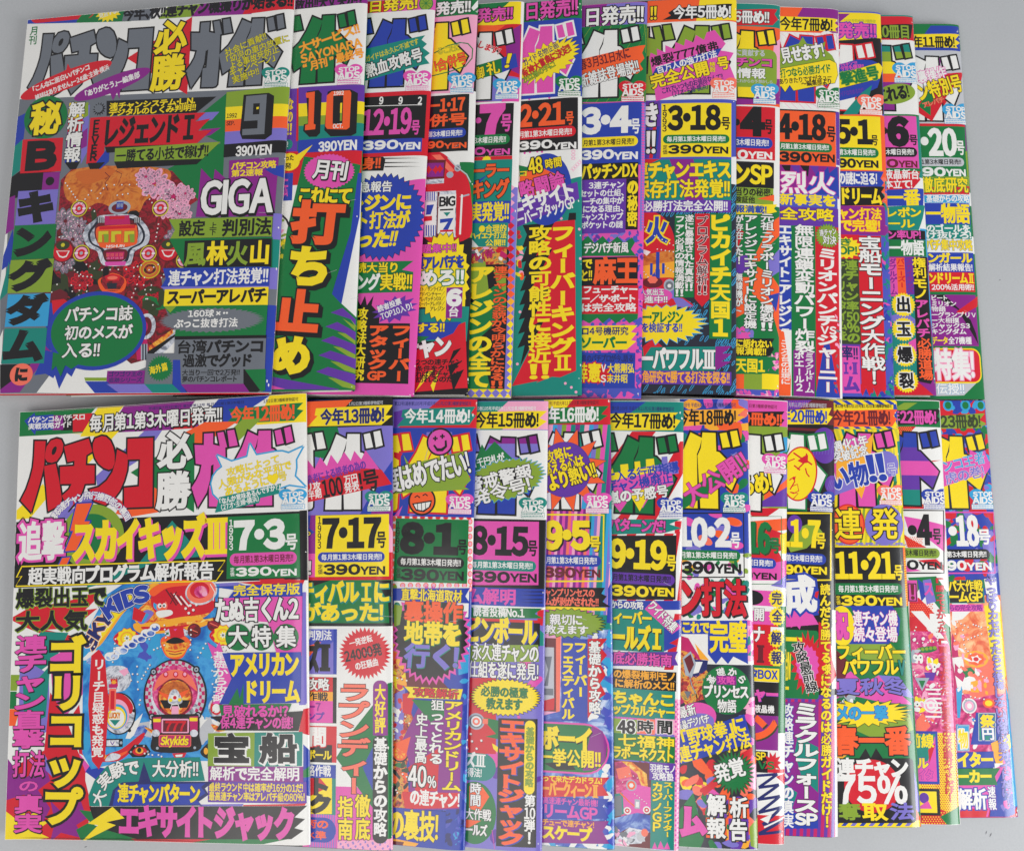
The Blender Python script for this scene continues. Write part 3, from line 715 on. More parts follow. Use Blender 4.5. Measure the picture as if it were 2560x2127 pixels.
    g('slogan_print'); P('R', "395 480 435 460 445 420 465 455 500 450 480 500"); E('R', 432, 528, 300, 62, 17); TR('「こんなに面白いパチンコ', 'W', 402, 516, 375, 38, 18, b=.9); TR('雑誌はありません」ー24歳・主婦・横浜', 'W', 472, 545, 490, 38, 19, b=.9)
    P('U', "715 590 790 590 785 652 768 610 742 662"); E('U', 735, 556, 252, 55, 17); TR('「ありがとう」―編集部', 'W', 738, 556, 360, 42, 16, b=.9)
    for s, x, y, l in (('社会に貢献!!', 1612, 295, 280), ('「幼児の車内放置に', 1690, 322, 415), ('よる事故死防止', 1668, 382, 330), ('キャンペーン」', 1655, 432, 300), ('実施中!!', 1612, 500, 180)): TR(s, 'F', x, y, l, 50, 17 if y > 300 else 20, o='K', ow=.02, b=.7)
    AIDS('T', 689, 190)
    g('headline_print'); E('G', 300, 772, 140, 138); T('秘', 'Y', 200, 682, 402, 880, o='K', ow=.05, b=1.7)
    P('R', "150 918 415 905 400 1125 132 1140"); T('B', 'K', 175, 935, 372, 1108, b=2.2); R('U', 280, 1132, 388, 1250); E('K', 328, 1190, 28, 28)
    P('P', "545 700 590 690 570 1000 530 1080"); P('L', "545 680 580 672 580 760 545 780"); P('U', "540 870 575 840 570 960 520 985"); P('K', "425 1068 525 1062 500 1110 460 1115")
    R('Y', 452, 674, 550, 776); R('R', 447, 778, 541, 862); R('U', 438, 864, 528, 966); R('B', 430, 968, 520, 1066); T('解析情報', 'W', 436, 678, 544, 1066, o='K', ow=.04, v=1, b=1.2)
    S('K', 652, 718, 45, 46, 14, .6); S('g', 648, 714, 30, 30, 14, .8); P('K', "700 664 1420 636 1290 742 700 762"); T('連チャンシステム・L.N.', 'Y', 718, 660, 1278, 704, b=.9); T('デジタルのしくみ判明!!', 'Y', 716, 704, 1282, 748, b=.9)
    R('R', 580, 772, 690, 1072); P('B', "685 1000 720 960 715 1060 660 1110 600 1110"); P('K', "575 1072 690 1066 650 1110 590 1112"); T('FEVER', 'K', 588, 790, 660, 1058, v=2, b=1.6)
    P('R', "685 770 1350 740 1280 800 1380 780 1300 860 1390 855 1290 945 690 965"); P('K', "690 965 1290 945 760 1000 700 1005"); T('レジェンドⅠ', 'K', 684, 764, 1285, 948, b=1.35)
    P('L', "756 975 1447 932 1330 1044 750 1062"); P('K', "750 1062 1330 1044 1290 1080 770 1108"); T('一勝てる小技で稼げ!!', 'K', 762, 970, 1365, 1050, b=1.1)
    g('issue_panel'); P('L', "1488 607 1905 580 1905 700 1482 712"); P('Y', "1482 706 1900 695 1896 775 1480 792"); P('O', "1480 790 1896 772 1890 855 1478 872"); P('P', "1478 868 1890 852 1885 930 1474 952"); P('K', "1472 950 1880 930 1878 1010 1468 1035")
    P('K', "1600 625 1765 612 1800 632 1785 885 1740 918 1590 915 1575 875"); P('g', "1617 634 1752 622 1735 882 1590 890 1592 850 1690 845 1692 792 1602 797"); P('K', "1664 682 1706 680 1702 752 1660 754"); P('Y', "1684 706 1700 704 1698 718 1684 720")
    T('1992', 'K', 1488, 746, 1556, 776); T('SEP.', 'K', 1486, 797, 1542, 825); T('390YEN', 'W', 1548, 956, 1782, 1022, b=1.5)
    g('headline_print'); P('U', "1320 1105 1400 1190 1410 1110 1500 1190 1505 1055 1830 1035 1800 1420 1285 1425 1300 1310"); R('U', 1510, 1050, 1815, 1160); P('B', "1735 1112 1862 1085 1862 1170 1800 1150")
    T('パチコン攻略', 'Y', 1520, 1062, 1812, 1110, b=1.1); T('第2速報', 'Y', 1518, 1114, 1726, 1158, b=1.1); T('GIGA', 'W', 1316, 1180, 1792, 1402, o='K', ow=.03, b=1.4, sh='K', so=(.03, .05))
    fr('b'); R('P', 1790, 90, 1848, 260); R('T', 1775, 260, 1832, 445); R('P', 1760, 445, 1820, 585); R('B', 1745, 690, 1815, 905); R('B', 1735, 905, 1800, 1258)
    P('L', "1110 128 1790 112 1782 240 1120 256 1150 200"); T('設定', 'K', 1176, 140, 1348, 238, b=1.3); T('上下', 'K', 1376, 150, 1424, 236, v=1); T('判別法', 'K', 1455, 128, 1782, 235, b=1.3)
    P('G', "1112 256 1790 246 1785 445 1215 448"); P('K', "1215 270 1785 255 1782 440 1205 446")
    for s, c, x, y in (('風', 'L', 1215, 285), ('林', 'Y', 1358, 280), ('火', 'L', 1492, 280), ('山', 'Y', 1636, 274)): T(s, c, x, y, x + 138, y + 148, b=1.4)
    P('B', "1072 450 1772 440 1766 566 1060 572 1090 520"); T('連チャン打法発覚!!', 'W', 1104, 458, 1758, 556, b=1.1); P('P', "1055 572 1766 566 1762 580 1085 592"); P('Y', "1084 588 1764 572 1758 690 1076 698"); T('スーパーアレパチ', 'K', 1096, 588, 1746, 682, b=1.2)
    P('G', "1076 698 1758 690 1745 890 1150 895 1160 800"); P('L', "1076 698 1160 698 1120 740"); S('g', 1385, 790, 350, 82, 46, .88); T('160球×・・', 'W', 1235, 722, 1500, 770, b=.9); T('ぶっこ抜き打法', 'W', 1145, 780, 1562, 838, b=.9)
    P('K', "1150 895 1750 888 1748 912 1148 920"); P('g', "1148 918 1748 908 1735 1210 1140 1215"); T('台湾パチンコ', 'K', 1160, 922, 1732, 1006, b=1.2); T('過激でグッド', 'K', 1200, 1014, 1662, 1096, b=1.2); T('大当り一回で2万発!!', 'K', 1195, 1114, 1576, 1152, b=.8); T('夢のパチンコレポート', 'K', 1195, 1156, 1562, 1196, b=.8)
    R('g', 958, 1008, 1140, 1208); S('G', 1055, 1105, 88, 88, 28, .8); TR('海外篇', 'Y', 1042, 1108, 120, 52, 14, b=1); P('B', "1138 1050 1185 1050 1190 1200 1230 1266 1170 1266 1135 1210")
    R('U', 700, 1120, 948, 1206); T('ゴワゴワ王の', 'N', 712, 1126, 936, 1158, b=.8); T('追跡シリーズ', 'N', 710, 1166, 932, 1196, b=.8); P('L', "552 1165 700 1165 700 1187 560 1187")
    P('B', "558 1190 702 1190 790 1272 630 1276"); P('P', "702 1208 950 1208 1010 1272 790 1272"); P('T', "950 1208 1132 1208 1195 1268 1010 1272"); P('U', "1190 1210 1625 1206 1660 1262 1240 1268"); P('K', "1600 1110 1640 1120 1720 1240 1690 1262 1640 1262 1600 1205"); P('G', "1610 1115 1745 1110 1742 1252 1715 1256")
    g('headline_print')
    for s, c, y0, y1, x0, x1 in (('キ', 'P', -62, 162, 110, 372), ('ン', 'G', 165, 388, 88, 360), ('グ', 'L', 392, 608, 62, 345), ('ダ', 'C', 618, 830, 42, 322), ('ム', 'T', 842, 1072, 18, 298)):
        R(c, x0, y0, x1, y1); T(s, 'K', x0 + 10, y0 + 18, x1 - 22, y1 - 18, b=2)
    E('S', 140, 1145, 75, 72); T('に', 'K', 98, 1102, 182, 1190, b=1.8)
    wear(14, 1)
def top_2():
    g('cover_artwork'); fr('c')
    R('V', 340, 640, 440, 1150); P('R', "330 1140 915 1135 905 1420 330 1400"); line('R', "436 660 428 1060", 16)
    fr('d'); R('W', 230, -60, 900, 340); scatter('FAYL', 280, 200, 345, 500, 14, 14, 30)
    P('G', "480 -265 905 -200 890 -110 830 300 690 750 870 940 865 1462 740 1478 235 1385 235 1100 350 300")
    P('B', "885 -140 912 -140 896 200 762 842 690 765 830 300"); P('W', "896 190 905 190 872 940 762 838")
    for y, x in ((870, 680), (975, 640), (1080, 608), (1190, 588), (1312, 570)): P('V', f"{x} {y+35} {x+90} {y} 868 {y+60+(x-570)//4} 866 {y+140} {x+150} {y+85}"); P('L', f"{x+90} {y+78} {x+150} {y+86} 866 {y+142} 864 {y+172} {x+200} {y+150}")
    P('V', "235 1385 742 1478 740 1486 230 1478"); P('M', "235 1450 340 1478 235 1480")
    g('top_banner'); fr('c'); P('U', "400 -30 960 -30 960 40 400 76"); T('放出!!大丈夫か!?', 'K', 415, -22, 918, 60, o='X', ow=.02, b=1.2)
    g('title_lettering'); P('W', "400 76 960 38 930 640 380 668"); logo('G', ANCH['t'][1])
    g('slogan_print')
    for s, x, y, l, h, d in (('大サービス!!', 668, 292, 460, 76, 15), ('SAYONARA', 682, 381, 460, 66, 12), ('“月刊”最終号', 690, 455, 470, 70, 11)): TR(s, 'f', x, y, l, h, d, o='O', ow=.018, b=.9)
    AIDS('M', 872, 182)
    g('issue_panel'); P('V', "440 658 935 645 930 775 440 785"); P('Y', "440 780 932 770 930 868 440 880"); P('L', "440 878 930 866 928 935 440 950"); P('T', "440 948 928 932 926 1030 440 1055"); P('B', "438 1055 926 1030 920 1138 436 1150")
    T('なの!!', 'Y', 355, 740, 395, 1020, v=1); E('T', 362, 1085, 32, 38); T('!', 'W', 350, 1065, 362, 1105)
    P('K', "503 690 590 678 614 705 602 1000 575 1028 520 1030 474 985 480 935 510 930 500 740"); P('O', "495 700 562 690 553 932 568 938 564 972 488 980 490 940 512 935 518 738 497 735")
    P('K', "658 692 690 678 830 674 885 702 873 1002 835 1022 680 1026 633 980"); P('O', "690 688 825 681 835 700 822 958 800 974 655 970 640 950 652 720"); P('K', "700 722 776 718 769 930 695 932"); R('Y', 752, 775, 766, 850); R('L', 751, 850, 765, 910); T('1992', 'W', 702, 686, 780, 716, b=1.2); T('OCT.', 'W', 697, 930, 772, 964, b=1.2)
    T('390YEN', 'W', 588, 1058, 874, 1132, b=1.5)
    g('headline_print'); P('Y', "395 1185 546 1088 430 1235"); E('Y', 372, 1217, 76, 66); T('った', 'K', 340, 1165, 405, 1208); T('発', 'K', 338, 1226, 386, 1268)
    R('B', 318, 1300, 394, 1506); T('伝', 'M', 322, 1340, 360, 1480); line('K', "312 1612 350 1650 372 1702", 14)
    S('M', 668, 1287, 192, 132, 38, .93, -6); TR('月刊', 'W', 675, 1278, 270, 140, -8, o='K', ow=.03, sh='K', so=(.04, .06), b=1.2); TR('これにて', 'Y', 636, 1470, 400, 120, -4, o='K', ow=.05, b=1.3)
    fr('d')
    for s, c, x0, y0, x1, y1 in (('打', 'O', 388, 90, 775, 385), ('ち', 'Y', 355, 420, 675, 705), ('止', 'O', 262, 755, 595, 1050), ('め', 'Y', 240, 1090, 525, 1365)): T(s, c, x0, y0, x1, y1, o='K', ow=.03, sh='K', so=(.09, .09), b=2.4 if s in '打止' else 1.5, deg=-5)
    wear(12, 2)
def top_3():
    g('cover_artwork'); fr('c'); R('W', 880, 1160, 1420, 1400); P('M', "880 1385 1240 1360 1420 1350 1340 2960 860 2960")
    g('top_banner'); R('M', 940, -20, 1480, 104); P('R', "930 -20 1180 -20 1090 96 930 104"); T('日発売!', 'Y', 960, -4, 1332, 84, o='K', ow=.05, b=1.3); E('L', 1395, 28, 46, 46, o='G'); 
    for a in range(0, 180, 45): line('G', f"{1395-40*math.cos(math.radians(a))} {28-40*math.sin(math.radians(a))} {1395+40*math.cos(math.radians(a))} {28+40*math.sin(math.radians(a))}", 4)
    g('title_lettering'); P('W', "940 104 1480 88 1440 690 930 700"); logo('B', ANCH['t'][2])
    g('slogan_print'); P('T', "935 372 1388 268 1362 302 1402 332 1372 362 1424 402 1384 432 1422 480 930 612"); TR('ガイドは永久に不滅です', 'F', 1140, 380, 405, 46, 17, b=.7); TR('熱血攻略号', 'W', 1155, 474, 430, 105, 15, o='K', ow=.05, b=1.3)
    AIDS('M', 1043, 198)
    g('issue_panel'); R('R', 890, 690, 1420, 1172); R('K', 890, 722, 1388, 1045); line('W', "900 800 1362 790", 5)
    for x, s in ((1060, '9'), (1205, '9'), (1350, '2')): T(s, 'W', x - 16, 728, x + 16, 786, b=1.2)
    T('12・19', 'M', 918, 806, 1285, 1028, b=1.7); T('号', 'M', 1284, 905, 1350, 1012, b=1.4); R('B', 890, 1045, 1360, 1146); yen('W', 915, 1190, 1352, 1058, 1122)
    g('headline_print'); P('K', "890 1182 1075 1178 1090 1200 1075 1282 890 1285"); T('身!!', 'O', 915, 1184, 1058, 1272, b=1.3)
    for y in (1190, 1222, 1252): P('K', f"1085 {y-4} 1352 {y} 1085 {y+5}")
    S('B', 1065, 1625, 318, 325, 40, .9, o='K', ow=.0003); T('急報告', 'W', 900, 1365, 1142, 1442, o='K', ow=.03); T('レジンに', 'Y', 820, 1462, 1285, 1582, b=1.3)
    fr('d'); T('ト打法が', 'Y', 875, 150, 1270, 278, b=1.3); T('った!!', 'Y', 880, 290, 1180, 418, b=1.4, sk=.15)
    P('G', "870 526 1302 518 1215 585 1300 600 1292 750 865 762"); T('続大当り', 'Y', 865, 532, 1192, 606, o='K', ow=.03); T('ング', 'W', 878, 618, 1048, 738, b=1.3); T('実戦!!', 'Y', 1050, 614, 1292, 738, o='K', ow=.03, b=1.2)
    P('K', "870 780 905 850 938 778 952 850 1002 778 988 850 1020 885 1275 985 1262 1440 865 1432"); R('M', 1045, 930, 1285, 985); S('V', 1160, 880, 175, 98, 13, .68, 15); TR('読者投票', 'W', 1120, 850, 185, 48, 20); TR('TOP10入り!', 'W', 1172, 895, 245, 54, 20, b=.8)
    T('攻略法大研究', 'Y', 868, 870, 946, 1418, v=1, b=1.2); T('アタック', 'O', 962, 1000, 1108, 1335, v=1, b=1.6); T('GP', 'O', 952, 1345, 1096, 1410, b=1.5); T('フィーバー', 'O', 1125, 1000, 1275, 1422, v=1, b=1.6)
    wear(10, 3)
def top_4():
    g('cover_artwork'); fr('c'); R('W', 1380, 690, 1770, 1260); R('G', 1640, 1215, 1770, 1760); P('L', "1690 1600 1770 1560 1760 1790 1700 1780")
    g('machine_picture'); PS('R', "1380 1150 1490 1140 1565 1185 1625 1262 1705 1335 1735 1500 1725 1780 1380 1780"); P('S', "1440 1165 1500 1160 1610 1280 1580 1300"); P('D', "1400 1200 1545 1200 1530 1345 1400 1350"); P('4', "1390 1350 1530 1340 1530 1375 1390 1385"); P('U', "1400 1225 1530 1222 1525 1325 1400 1330")
    for x, y in ((1415, 1275), (1468, 1275), (1500, 1268)): S('R', x, y, 26, 34, 4, .6)
    pins('R', "1470 1400;1510 1398", 14); E('Z', 1632, 1262, 24, 26); E('g', 1632, 1262, 14, 15); E('Z', 1575, 1312, 26, 24); line('H', "1560 1185 1620 1250 1700 1310 1730 1370", 9); line('Z', "1650 1480 1720 1460", 12)
    P('4', "1390 1440 1620 1430 1620 1780 1380 1780"); R('D', 1476, 1440, 1492, 1780); R('W', 1494, 1458, 1620, 1560); T('BIG', 'K', 1494, 1475, 1616, 1548, b=1.5, o='W'); R('H', 1390, 1465, 1470, 1520); stripes(['B', 'W'], 1390, 1440, 1470, 1505, 8, 0); P('B', "1400 1560 1450 1550 1440 1600 1410 1620")
    fr('d'); R('W', 1484, 118, 1612, 310); R('K', 1500, 128, 1600, 140); P('T', "1525 155 1580 152 1552 185"); P('B', "1500 205 1602 195 1560 285 1520 285 1560 225 1500 235"); R('W', 1390, 75, 1470, 300); P('R', "1380 185 1440 180 1440 215 1380 222"); P('B', "1400 100 1455 95 1430 170 1395 172"); stripes(['B', 'W'], 1375, 250, 1470, 330, 9, 0); R('R', 1620, 40, 1660, 330); line('W', "1665 20 1650 320", 14); R('R', 1500, 285, 1600, 300)
    g('top_banner'); fr('c'); R('G', 1450, -20, 1805, 136); T('発売!!', 'W', 1470, 14, 1732, 108, o='K', ow=.05, b=1.3); P('W', "1735 62 1800 8 1796 60 1752 84")
    g('title_lettering'); P('A', "1440 136 1800 125 1750 705 1410 705"); logo('Y', ANCH['t'][3])
    g('slogan_print'); line('G', "1455 402 1560 345 1650 322 1710 330 1745 370 1740 440 1690 500 1570 540 1430 575", 8); TR('るこたに', 'F', 1565, 372, 170, 55, 8, o='K', ow=.02, b=.8); TR('!合併号', 'O', 1580, 468, 245, 90, 13, o='K', ow=.02, b=1.2)
    AIDS('C', 1154, 203)
    g('issue_panel'); R('K', 1395, 714, 1712, 1138); T('-1・17', 'O', 1430, 732, 1685, 846, b=1.5); T('併号', 'O', 1418, 858, 1702, 946, b=1.4); sale('B', 'W', 1330, 968, 1692, 1040, 1410, '第3木曜日発売!!'); yen('O', 1405, 1530, 1698, 1062, 1112, '90')
    g('headline_print'); fr('d'); P('T', "1340 880 1720 860 1700 1120 1330 1120"); S('Y', 1525, 640, 195, 345, 25, .88, 0, o='K', ow=.0003, jit=.03); R('Y', 1340, 480, 1690, 860)
    T('題集中!!', 'M', 1362, 392, 1624, 458, o='K', ow=.04); T('裏アレパチを', 'B', 1318, 482, 1678, 578, o='K', ow=.02, b=1.1); T('めろ!!', 'W', 1345, 585, 1682, 704, o='G', ow=.06, b=1.3)
    for s, x, y in (('イト/サンライズ/', 1340, 712), ('アドベンチャー/', 1340, 750), ('アレパッチンDX/', 1336, 786), ('スーパーアレパチ/', 1336, 824), ('アレジン', 1425, 860)): T(s, 'K', x, y, 1536, y + 34, b=.6)
    R('U', 1546, 716, 1666, 946); T('6', 'W', 1550, 734, 1660, 852, b=2.2); T('台', 'W', 1562, 864, 1644, 936)
    P('B', "1320 978 1660 975 1610 1100 1310 1115"); P('G', "1320 1080 1420 1085 1300 1160"); P('R', "1640 995 1690 975 1705 1470 1310 1500 1310 1190 1600 1060"); P('K', "1705 1105 1600 1190 1660 1170 1560 1300 1650 1270 1590 1370 1680 1330 1600 1495 1705 1480"); P('Y', "1505 1215 1395 1350 1455 1335 1310 1505 1450 1500 1430 1450 1500 1330")
    T('する!!', 'Y', 1322, 984, 1538, 1056, o='K', ow=.03); T('チャン', 'W', 1215, 1088, 1585, 1238, o='K', ow=.02, b=1.5)
    for s, x1, y in (('2つの連チャン', 1665, 1254), ('条件をクリア', 1640, 1302), ('れば連チャンこ', 1662, 1344), ('訪れるのだ!!', 1632, 1384)): T(s, 'K', 1318, y, x1, y + 44, b=1)
    wear(16, 4)
def top_5():
    g('cover_artwork'); fr('c'); R('W', 1740, 755, 2100, 1200)
    fr('d'); R('P', 2000, -50, 2060, 1560); R('K', 1710, 410, 2000, 1490); R('9', 1715, 412, 1998, 545); P('L', "1715 545 1840 520 1885 905 1700 720"); P('G', "1700 860 1995 640 1995 910 1700 1190"); P('G', "1700 1190 1800 1100 1880 1490 1700 1490"); P('L', "1900 580 1995 600 1995 760 1930 700")
    cs = 'AAMMMRRRROOOFYYYY'
    for i in range(28):
        y = -60 + i * 57; c = 'AAAMMRRRRRROOOOfffYYYYYYYYYYY'[i]; P(c, f"2030 {y} 2060 {y+28} 2030 {y+57} 2000 {y+28}")
    R('Y', 1700, 1478, 2050, 1550)
    for i in range(6): P('P', f"{1700+i*62} 1508 {1732+i*62} 1478 {1764+i*62} 1508 {1732+i*62} 1545")
    scatter('WAQgR', 1720, 420, 1990, 530, 16, 14, 34); 
    g('top_banner'); fr('c'); R('Y', 1770, -20, 2105, 192); P('G', "1790 -20 2060 -20 1990 45 1850 135 1770 165"); T('発売!!', 'M', 1776, 62, 2048, 162, o='K', ow=.06, b=1.2)
    g('title_lettering'); R('R', 1760, 188, 2100, 760); P('O', "1770 192 1990 192 1800 320"); P('U', "1985 260 2105 190 2095 560 2010 520"); P('G', "1760 420 1800 450 1790 600 1755 620"); P('P', "1750 620 1900 560 2090 585 2090 766 1745 766"); P('M', "1990 700 2095 640 2090 766 1960 766"); logo('W', ANCH['t'][4])
    g('slogan_print'); TR('します!', 'R', 1868, 362, 180, 52, -25, o='W', ow=.03); P('B', "1960 440 2068 402 2084 505 1966 546"); P('G', "1770 495 1960 440 1966 546 1765 604"); T('御', 'Y', 1768, 505, 1832, 595, deg=10, o='K', ow=.03); T('礼', 'Y', 1846, 470, 1948, 562, deg=10, o='K', ow=.03); T('!', 'Y', 1988, 405, 2036, 512, sk=.2, o='K', ow=.03)
    AIDS('C', 1267, 218)
    g('issue_panel'); R('K', 1735, 780, 2046, 1172); E('M', 1788, 905, 22, 22); T('7', 'M', 1808, 795, 1975, 1002, b=3); T('号', 'M', 1954, 858, 2038, 988, b=1.4); sale('G', 'W', 1680, 1012, 2022, 1090, 1755, '3木曜日発売!!'); yen('M', 1750, 1845, 2024, 1108, 1162, '0')
    g('headline_print'); R('R', 1735, 1174, 2040, 1202); S('Y', 1850, 1200, 34, 30, 10); R('T', 1735, 1200, 2036, 1512); P('B', "1735 1380 1860 1310 1735 1430"); T('ーラー', 'O', 1745, 1228, 2018, 1335, o='K', ow=.04, b=1.2); T('キング', 'O', 1738, 1352, 2014, 1490, o='K', ow=.04, b=1.2); R('B', 1732, 1510, 2028, 1682); T('実発覚!!', 'Y', 1730, 1522, 2018, 1660, b=1.3)
    fr('d'); P('T', "1735 236 2012 232 2008 412 1790 412 1735 350"); T('●合理的', 'Y', 1790, 248, 2000, 302); T('ハイエナ打法', 'Y', 1725, 304, 1998, 352); T('公開!!', 'Y', 1838, 358, 1992, 406)
    TR('アレパチ', 'Q', 1810, 480, 205, 66, 12, o='K', ow=.03); T('アレジンの全て', 'Y', 1710, 555, 1895, 1470, v=1, b=1.5); T('連チャンの全貌が今明らかになる!!', 'O', 1886, 555, 1996, 1470, v=1, o='K', ow=.04)
    wear(10, 5)
def top_6():
    g('cover_artwork'); fr('e'); R('W', 140, 720, 660, 1480); P('T', "555 1345 660 1330 650 1760 560 1760"); 
    for x, y, d in ((600, 1240, 48), (575, 1150, 90)): TR('xxxxx' if d == 48 else 'oooo', 'A', x, y, 110, 40, d, b=.5)
    pins('M', "215 1150;255 1142;310 1138;345 1140;250 745;400 735", 9)
    fr('f'); R('T', 120, 220, 660, 1540); P('R', "250 250 592 208 600 1340 480 1390 420 1385 300 1432 320 1415 120 1455 255 1180"); P('K', "200 250 440 228 300 480 425 425 250 760 405 715 240 1020 365 955 180 1310 215 1150 160 1172 215 1050 165 1066 215 945 170 960 215 840 175 850 220 735 180 746 225 630 185 640 225 520 190 530 230 410 195 422 232 320"); P('K', "560 90 600 40 600 210 540 215")
    scatter('YORA', 150, 300, 195, 640, 12, 16, 34); pins('A', "520 1435;565 1465;600 1500;160 1290;180 900;625 280;632 500;455 190;490 200", 11)
    g('top_banner'); fr('e'); R('G', 185, -20, 660, 155); P('W', "190 60 300 10 260 -20 190 -20"); P('W', "300 155 420 40 430 80 350 155"); T('日発売!!', 'M', 212, 8, 614, 138, o='K', ow=.06, b=1.2)
    g('title_lettering'); R('B', 150, 150, 660, 730); logo('M', ANCH['t'][5], o='W')
    g('slogan_print'); S('Y', 385, 458, 265, 130, 26, .8, 26, o='K', ow=.0002, jit=.06); TR('ガイド名物企画', 'N', 335, 408, 290, 52, 27, b=.7); TR('阪神大賞典に決定!!', 'R', 378, 458, 400, 66, 27, o='K', ow=.02); TR('次は誰の手に!', 'L', 322, 545, 265, 50, 27, o='K', ow=.02)
    AIDS('G', 1423, 211)
    g('issue_panel'); R('K', 150, 745, 612, 1132); T('2・21', 'O', 172, 768, 515, 958, b=1.8); T('号', 'O', 520, 838, 584, 938, b=1.4); sale('R', 'W', 60, 960, 596, 1040, 168, '月第1第3木曜日発売!!'); yen('W', 165, 425, 602, 1058, 1118)
    g('headline_print'); E('B', 375, 1420, 190, 270); P('O', "180 1300 300 1240 520 1340 470 1420 260 1480 170 1440"); P('G', "170 1240 260 1260 180 1330"); T('コ', 'Y', 172, 1282, 236, 1325, o='K'); T('48', 'Y', 242, 1182, 348, 1302, o='K', ow=.06, b=1.4, deg=6); T('時間', 'Y', 368, 1188, 494, 1262, o='K', ow=.05, deg=8); TR('略闘論', 'M', 345, 1388, 345, 125, 12, o='K', ow=.04, b=1.2)
    P('V', "150 1530 610 1365 625 1500 150 1710"); P('T', "590 1510 640 1480 640 1600 520 1600"); TR('エキサイト', 'W', 345, 1488, 510, 118, 14, b=1.3); TR('ーバーアタックGP', 'W', 375, 1585, 450, 100, 16)
    fr('f'); T('フィーバーキングⅡ', 'Y', 412, 250, 590, 1340, v=1, b=1.5); T('攻略の可能性に接近!!', 'Y', 242, 250, 416, 1402, v=1, b=1.5)
    wear(9, 6)
def top_7():
    g('cover_artwork'); fr('e'); R('B', 630, 770, 1140, 1240); R('P', 1085, 770, 1125, 1760)
    for i in range(46): P('M', f"1090 {780+i*21} 1102 {772+i*21} 1116 {782+i*21} 1104 {792+i*21}")
    fr('f'); R('M', 620, 285, 1110, 1570); scatter('IIPV', 640, 290, 1095, 380, 24, 12, 34); scatter('IIV', 1055, 300, 1100, 1540, 60, 8, 24); scatter('II', 640, 950, 1100, 1010, 20, 12, 30); scatter('IIV', 640, 1180, 1060, 1215, 16, 10, 26); scatter('II', 640, 1460, 1100, 1550, 26, 14, 40)
    g('top_banner'); fr('e'); R('P', 640, 15, 1145, 195); P('U', "630 25 840 20 800 110 900 200 630 205"); T('日発売!!', 'W', 660, 54, 1110, 188, o='K', ow=.05, b=1.2)
    g('title_lettering'); R('G', 620, 190, 1145, 768); 
    for i in range(14): line('L', f"{640+i*75} 200 {560+i*75} 320 {500+i*75} 420", 3)
    for i in range(12): line('L', f"{700+i*75} 640 {640+i*75} 720 {600+i*75} 768", 3)
    logo('W', ANCH['t'][6]); line('M', "650 772 760 772 900 768 1110 766", 6)
    g('slogan_print'); P('O', "620 452 1120 342 1095 400 1112 440 1078 482 1102 522 1060 555 620 648"); TR('春3月31日水に', 'D', 815, 446, 385, 82, 12); TR('新雑誌登場説!!', 'W', 848, 556, 455, 100, 13, o='K', ow=.03, b=1.1)
    AIDS('R', 1582, 224)
    g('issue_panel'); T('3・4', 'W', 640, 798, 1012, 1012, b=2.2); T('号', 'W', 1012, 892, 1082, 1004, b=1.3); sale('Y', 'K', 520, 1030, 1062, 1106, 650, '月第1第3木曜日発売!!'); yen('W', 635, 885, 1064, 1128, 1195)
    g('headline_print'); R('K', 630, 1224, 1066, 1346); R('K', 974, 1340, 1066, 1722); T('パッチンDX', 'Y', 640, 1228, 1062, 1342, b=1.2); T('の秘密', 'Y', 984, 1350, 1062, 1708, v=1, b=1.5); R('V', 630, 1346, 972, 1750)
    for s, x0, x1, y in (('3連チャン', 694, 962, 1364), ('セットの仕組、', 630, 958, 1424), ('ーチの集中が', 650, 956, 1484), ('になる理由、', 650, 956, 1542), ('チャンストップ', 618, 952, 1602), ('ポケットの謎', 640, 952, 1662)): T(s, 'W', x0, y, x1, y + 52, b=.9)
    fr('f'); P('G', "630 385 690 330 740 385 800 330 850 385 910 335 960 385 1020 340 1042 380 1012 430 1052 482 630 482"); T('デジパチ新風', 'W', 660, 382, 994, 460, o='K', ow=.03, b=.9)
    R('K', 630, 488, 1062, 702); T('麻王', 'O', 732, 496, 1066, 690, b=1.9); T('で', 'Y', 650, 502, 722, 578); T('と!!', 'Y', 635, 585, 722, 672)
    R('R', 630, 702, 1066, 916); T('フューチャー', 'W', 652, 704, 1062, 760, b=1.1); T('ー/ザ・ボート', 'W', 640, 772, 1054, 828, b=1.1); T('は完全攻略', 'W', 640, 836, 1054, 898)
    P('G', "630 916 1066 914 1062 950 1000 986 960 945 900 986 850 945 800 986 760 945 700 986 630 950"); P('Y', "630 1006 1062 1000 1012 1050 1056 1060 1012 1110 1052 1120 980 1182 630 1190"); T('ロ4号機研究', 'N', 640, 1014, 994, 1074); T('ソーバー', 'G', 630, 1088, 982, 1174, b=1.2)
    R('B', 630, 1205, 1042, 1472); T('真のパチプロが今、語る!', 'N', 640, 1222, 1038, 1276, b=.9); S('R', 800, 1370, 80, 90, 9, .5); T('幸', 'Y', 630, 1288, 690, 1428, o='R'); T('憲', 'Y', 688, 1286, 788, 1428, o='R', ow=.05, b=1.3); T('V', 'W', 788, 1292, 826, 1350); T('S', 'W', 784, 1372, 826, 1428); T('大熊剛弘', 'Y', 834, 1288, 1038, 1358, b=.9); T('末井昭', 'Y', 830, 1368, 988, 1432, b=.9)
    P('I', "630 1472 1042 1472 1070 1540 1000 1500 950 1480 900 1540 840 1480 780 1540 700 1480 630 1530")
    wear(8, 7)
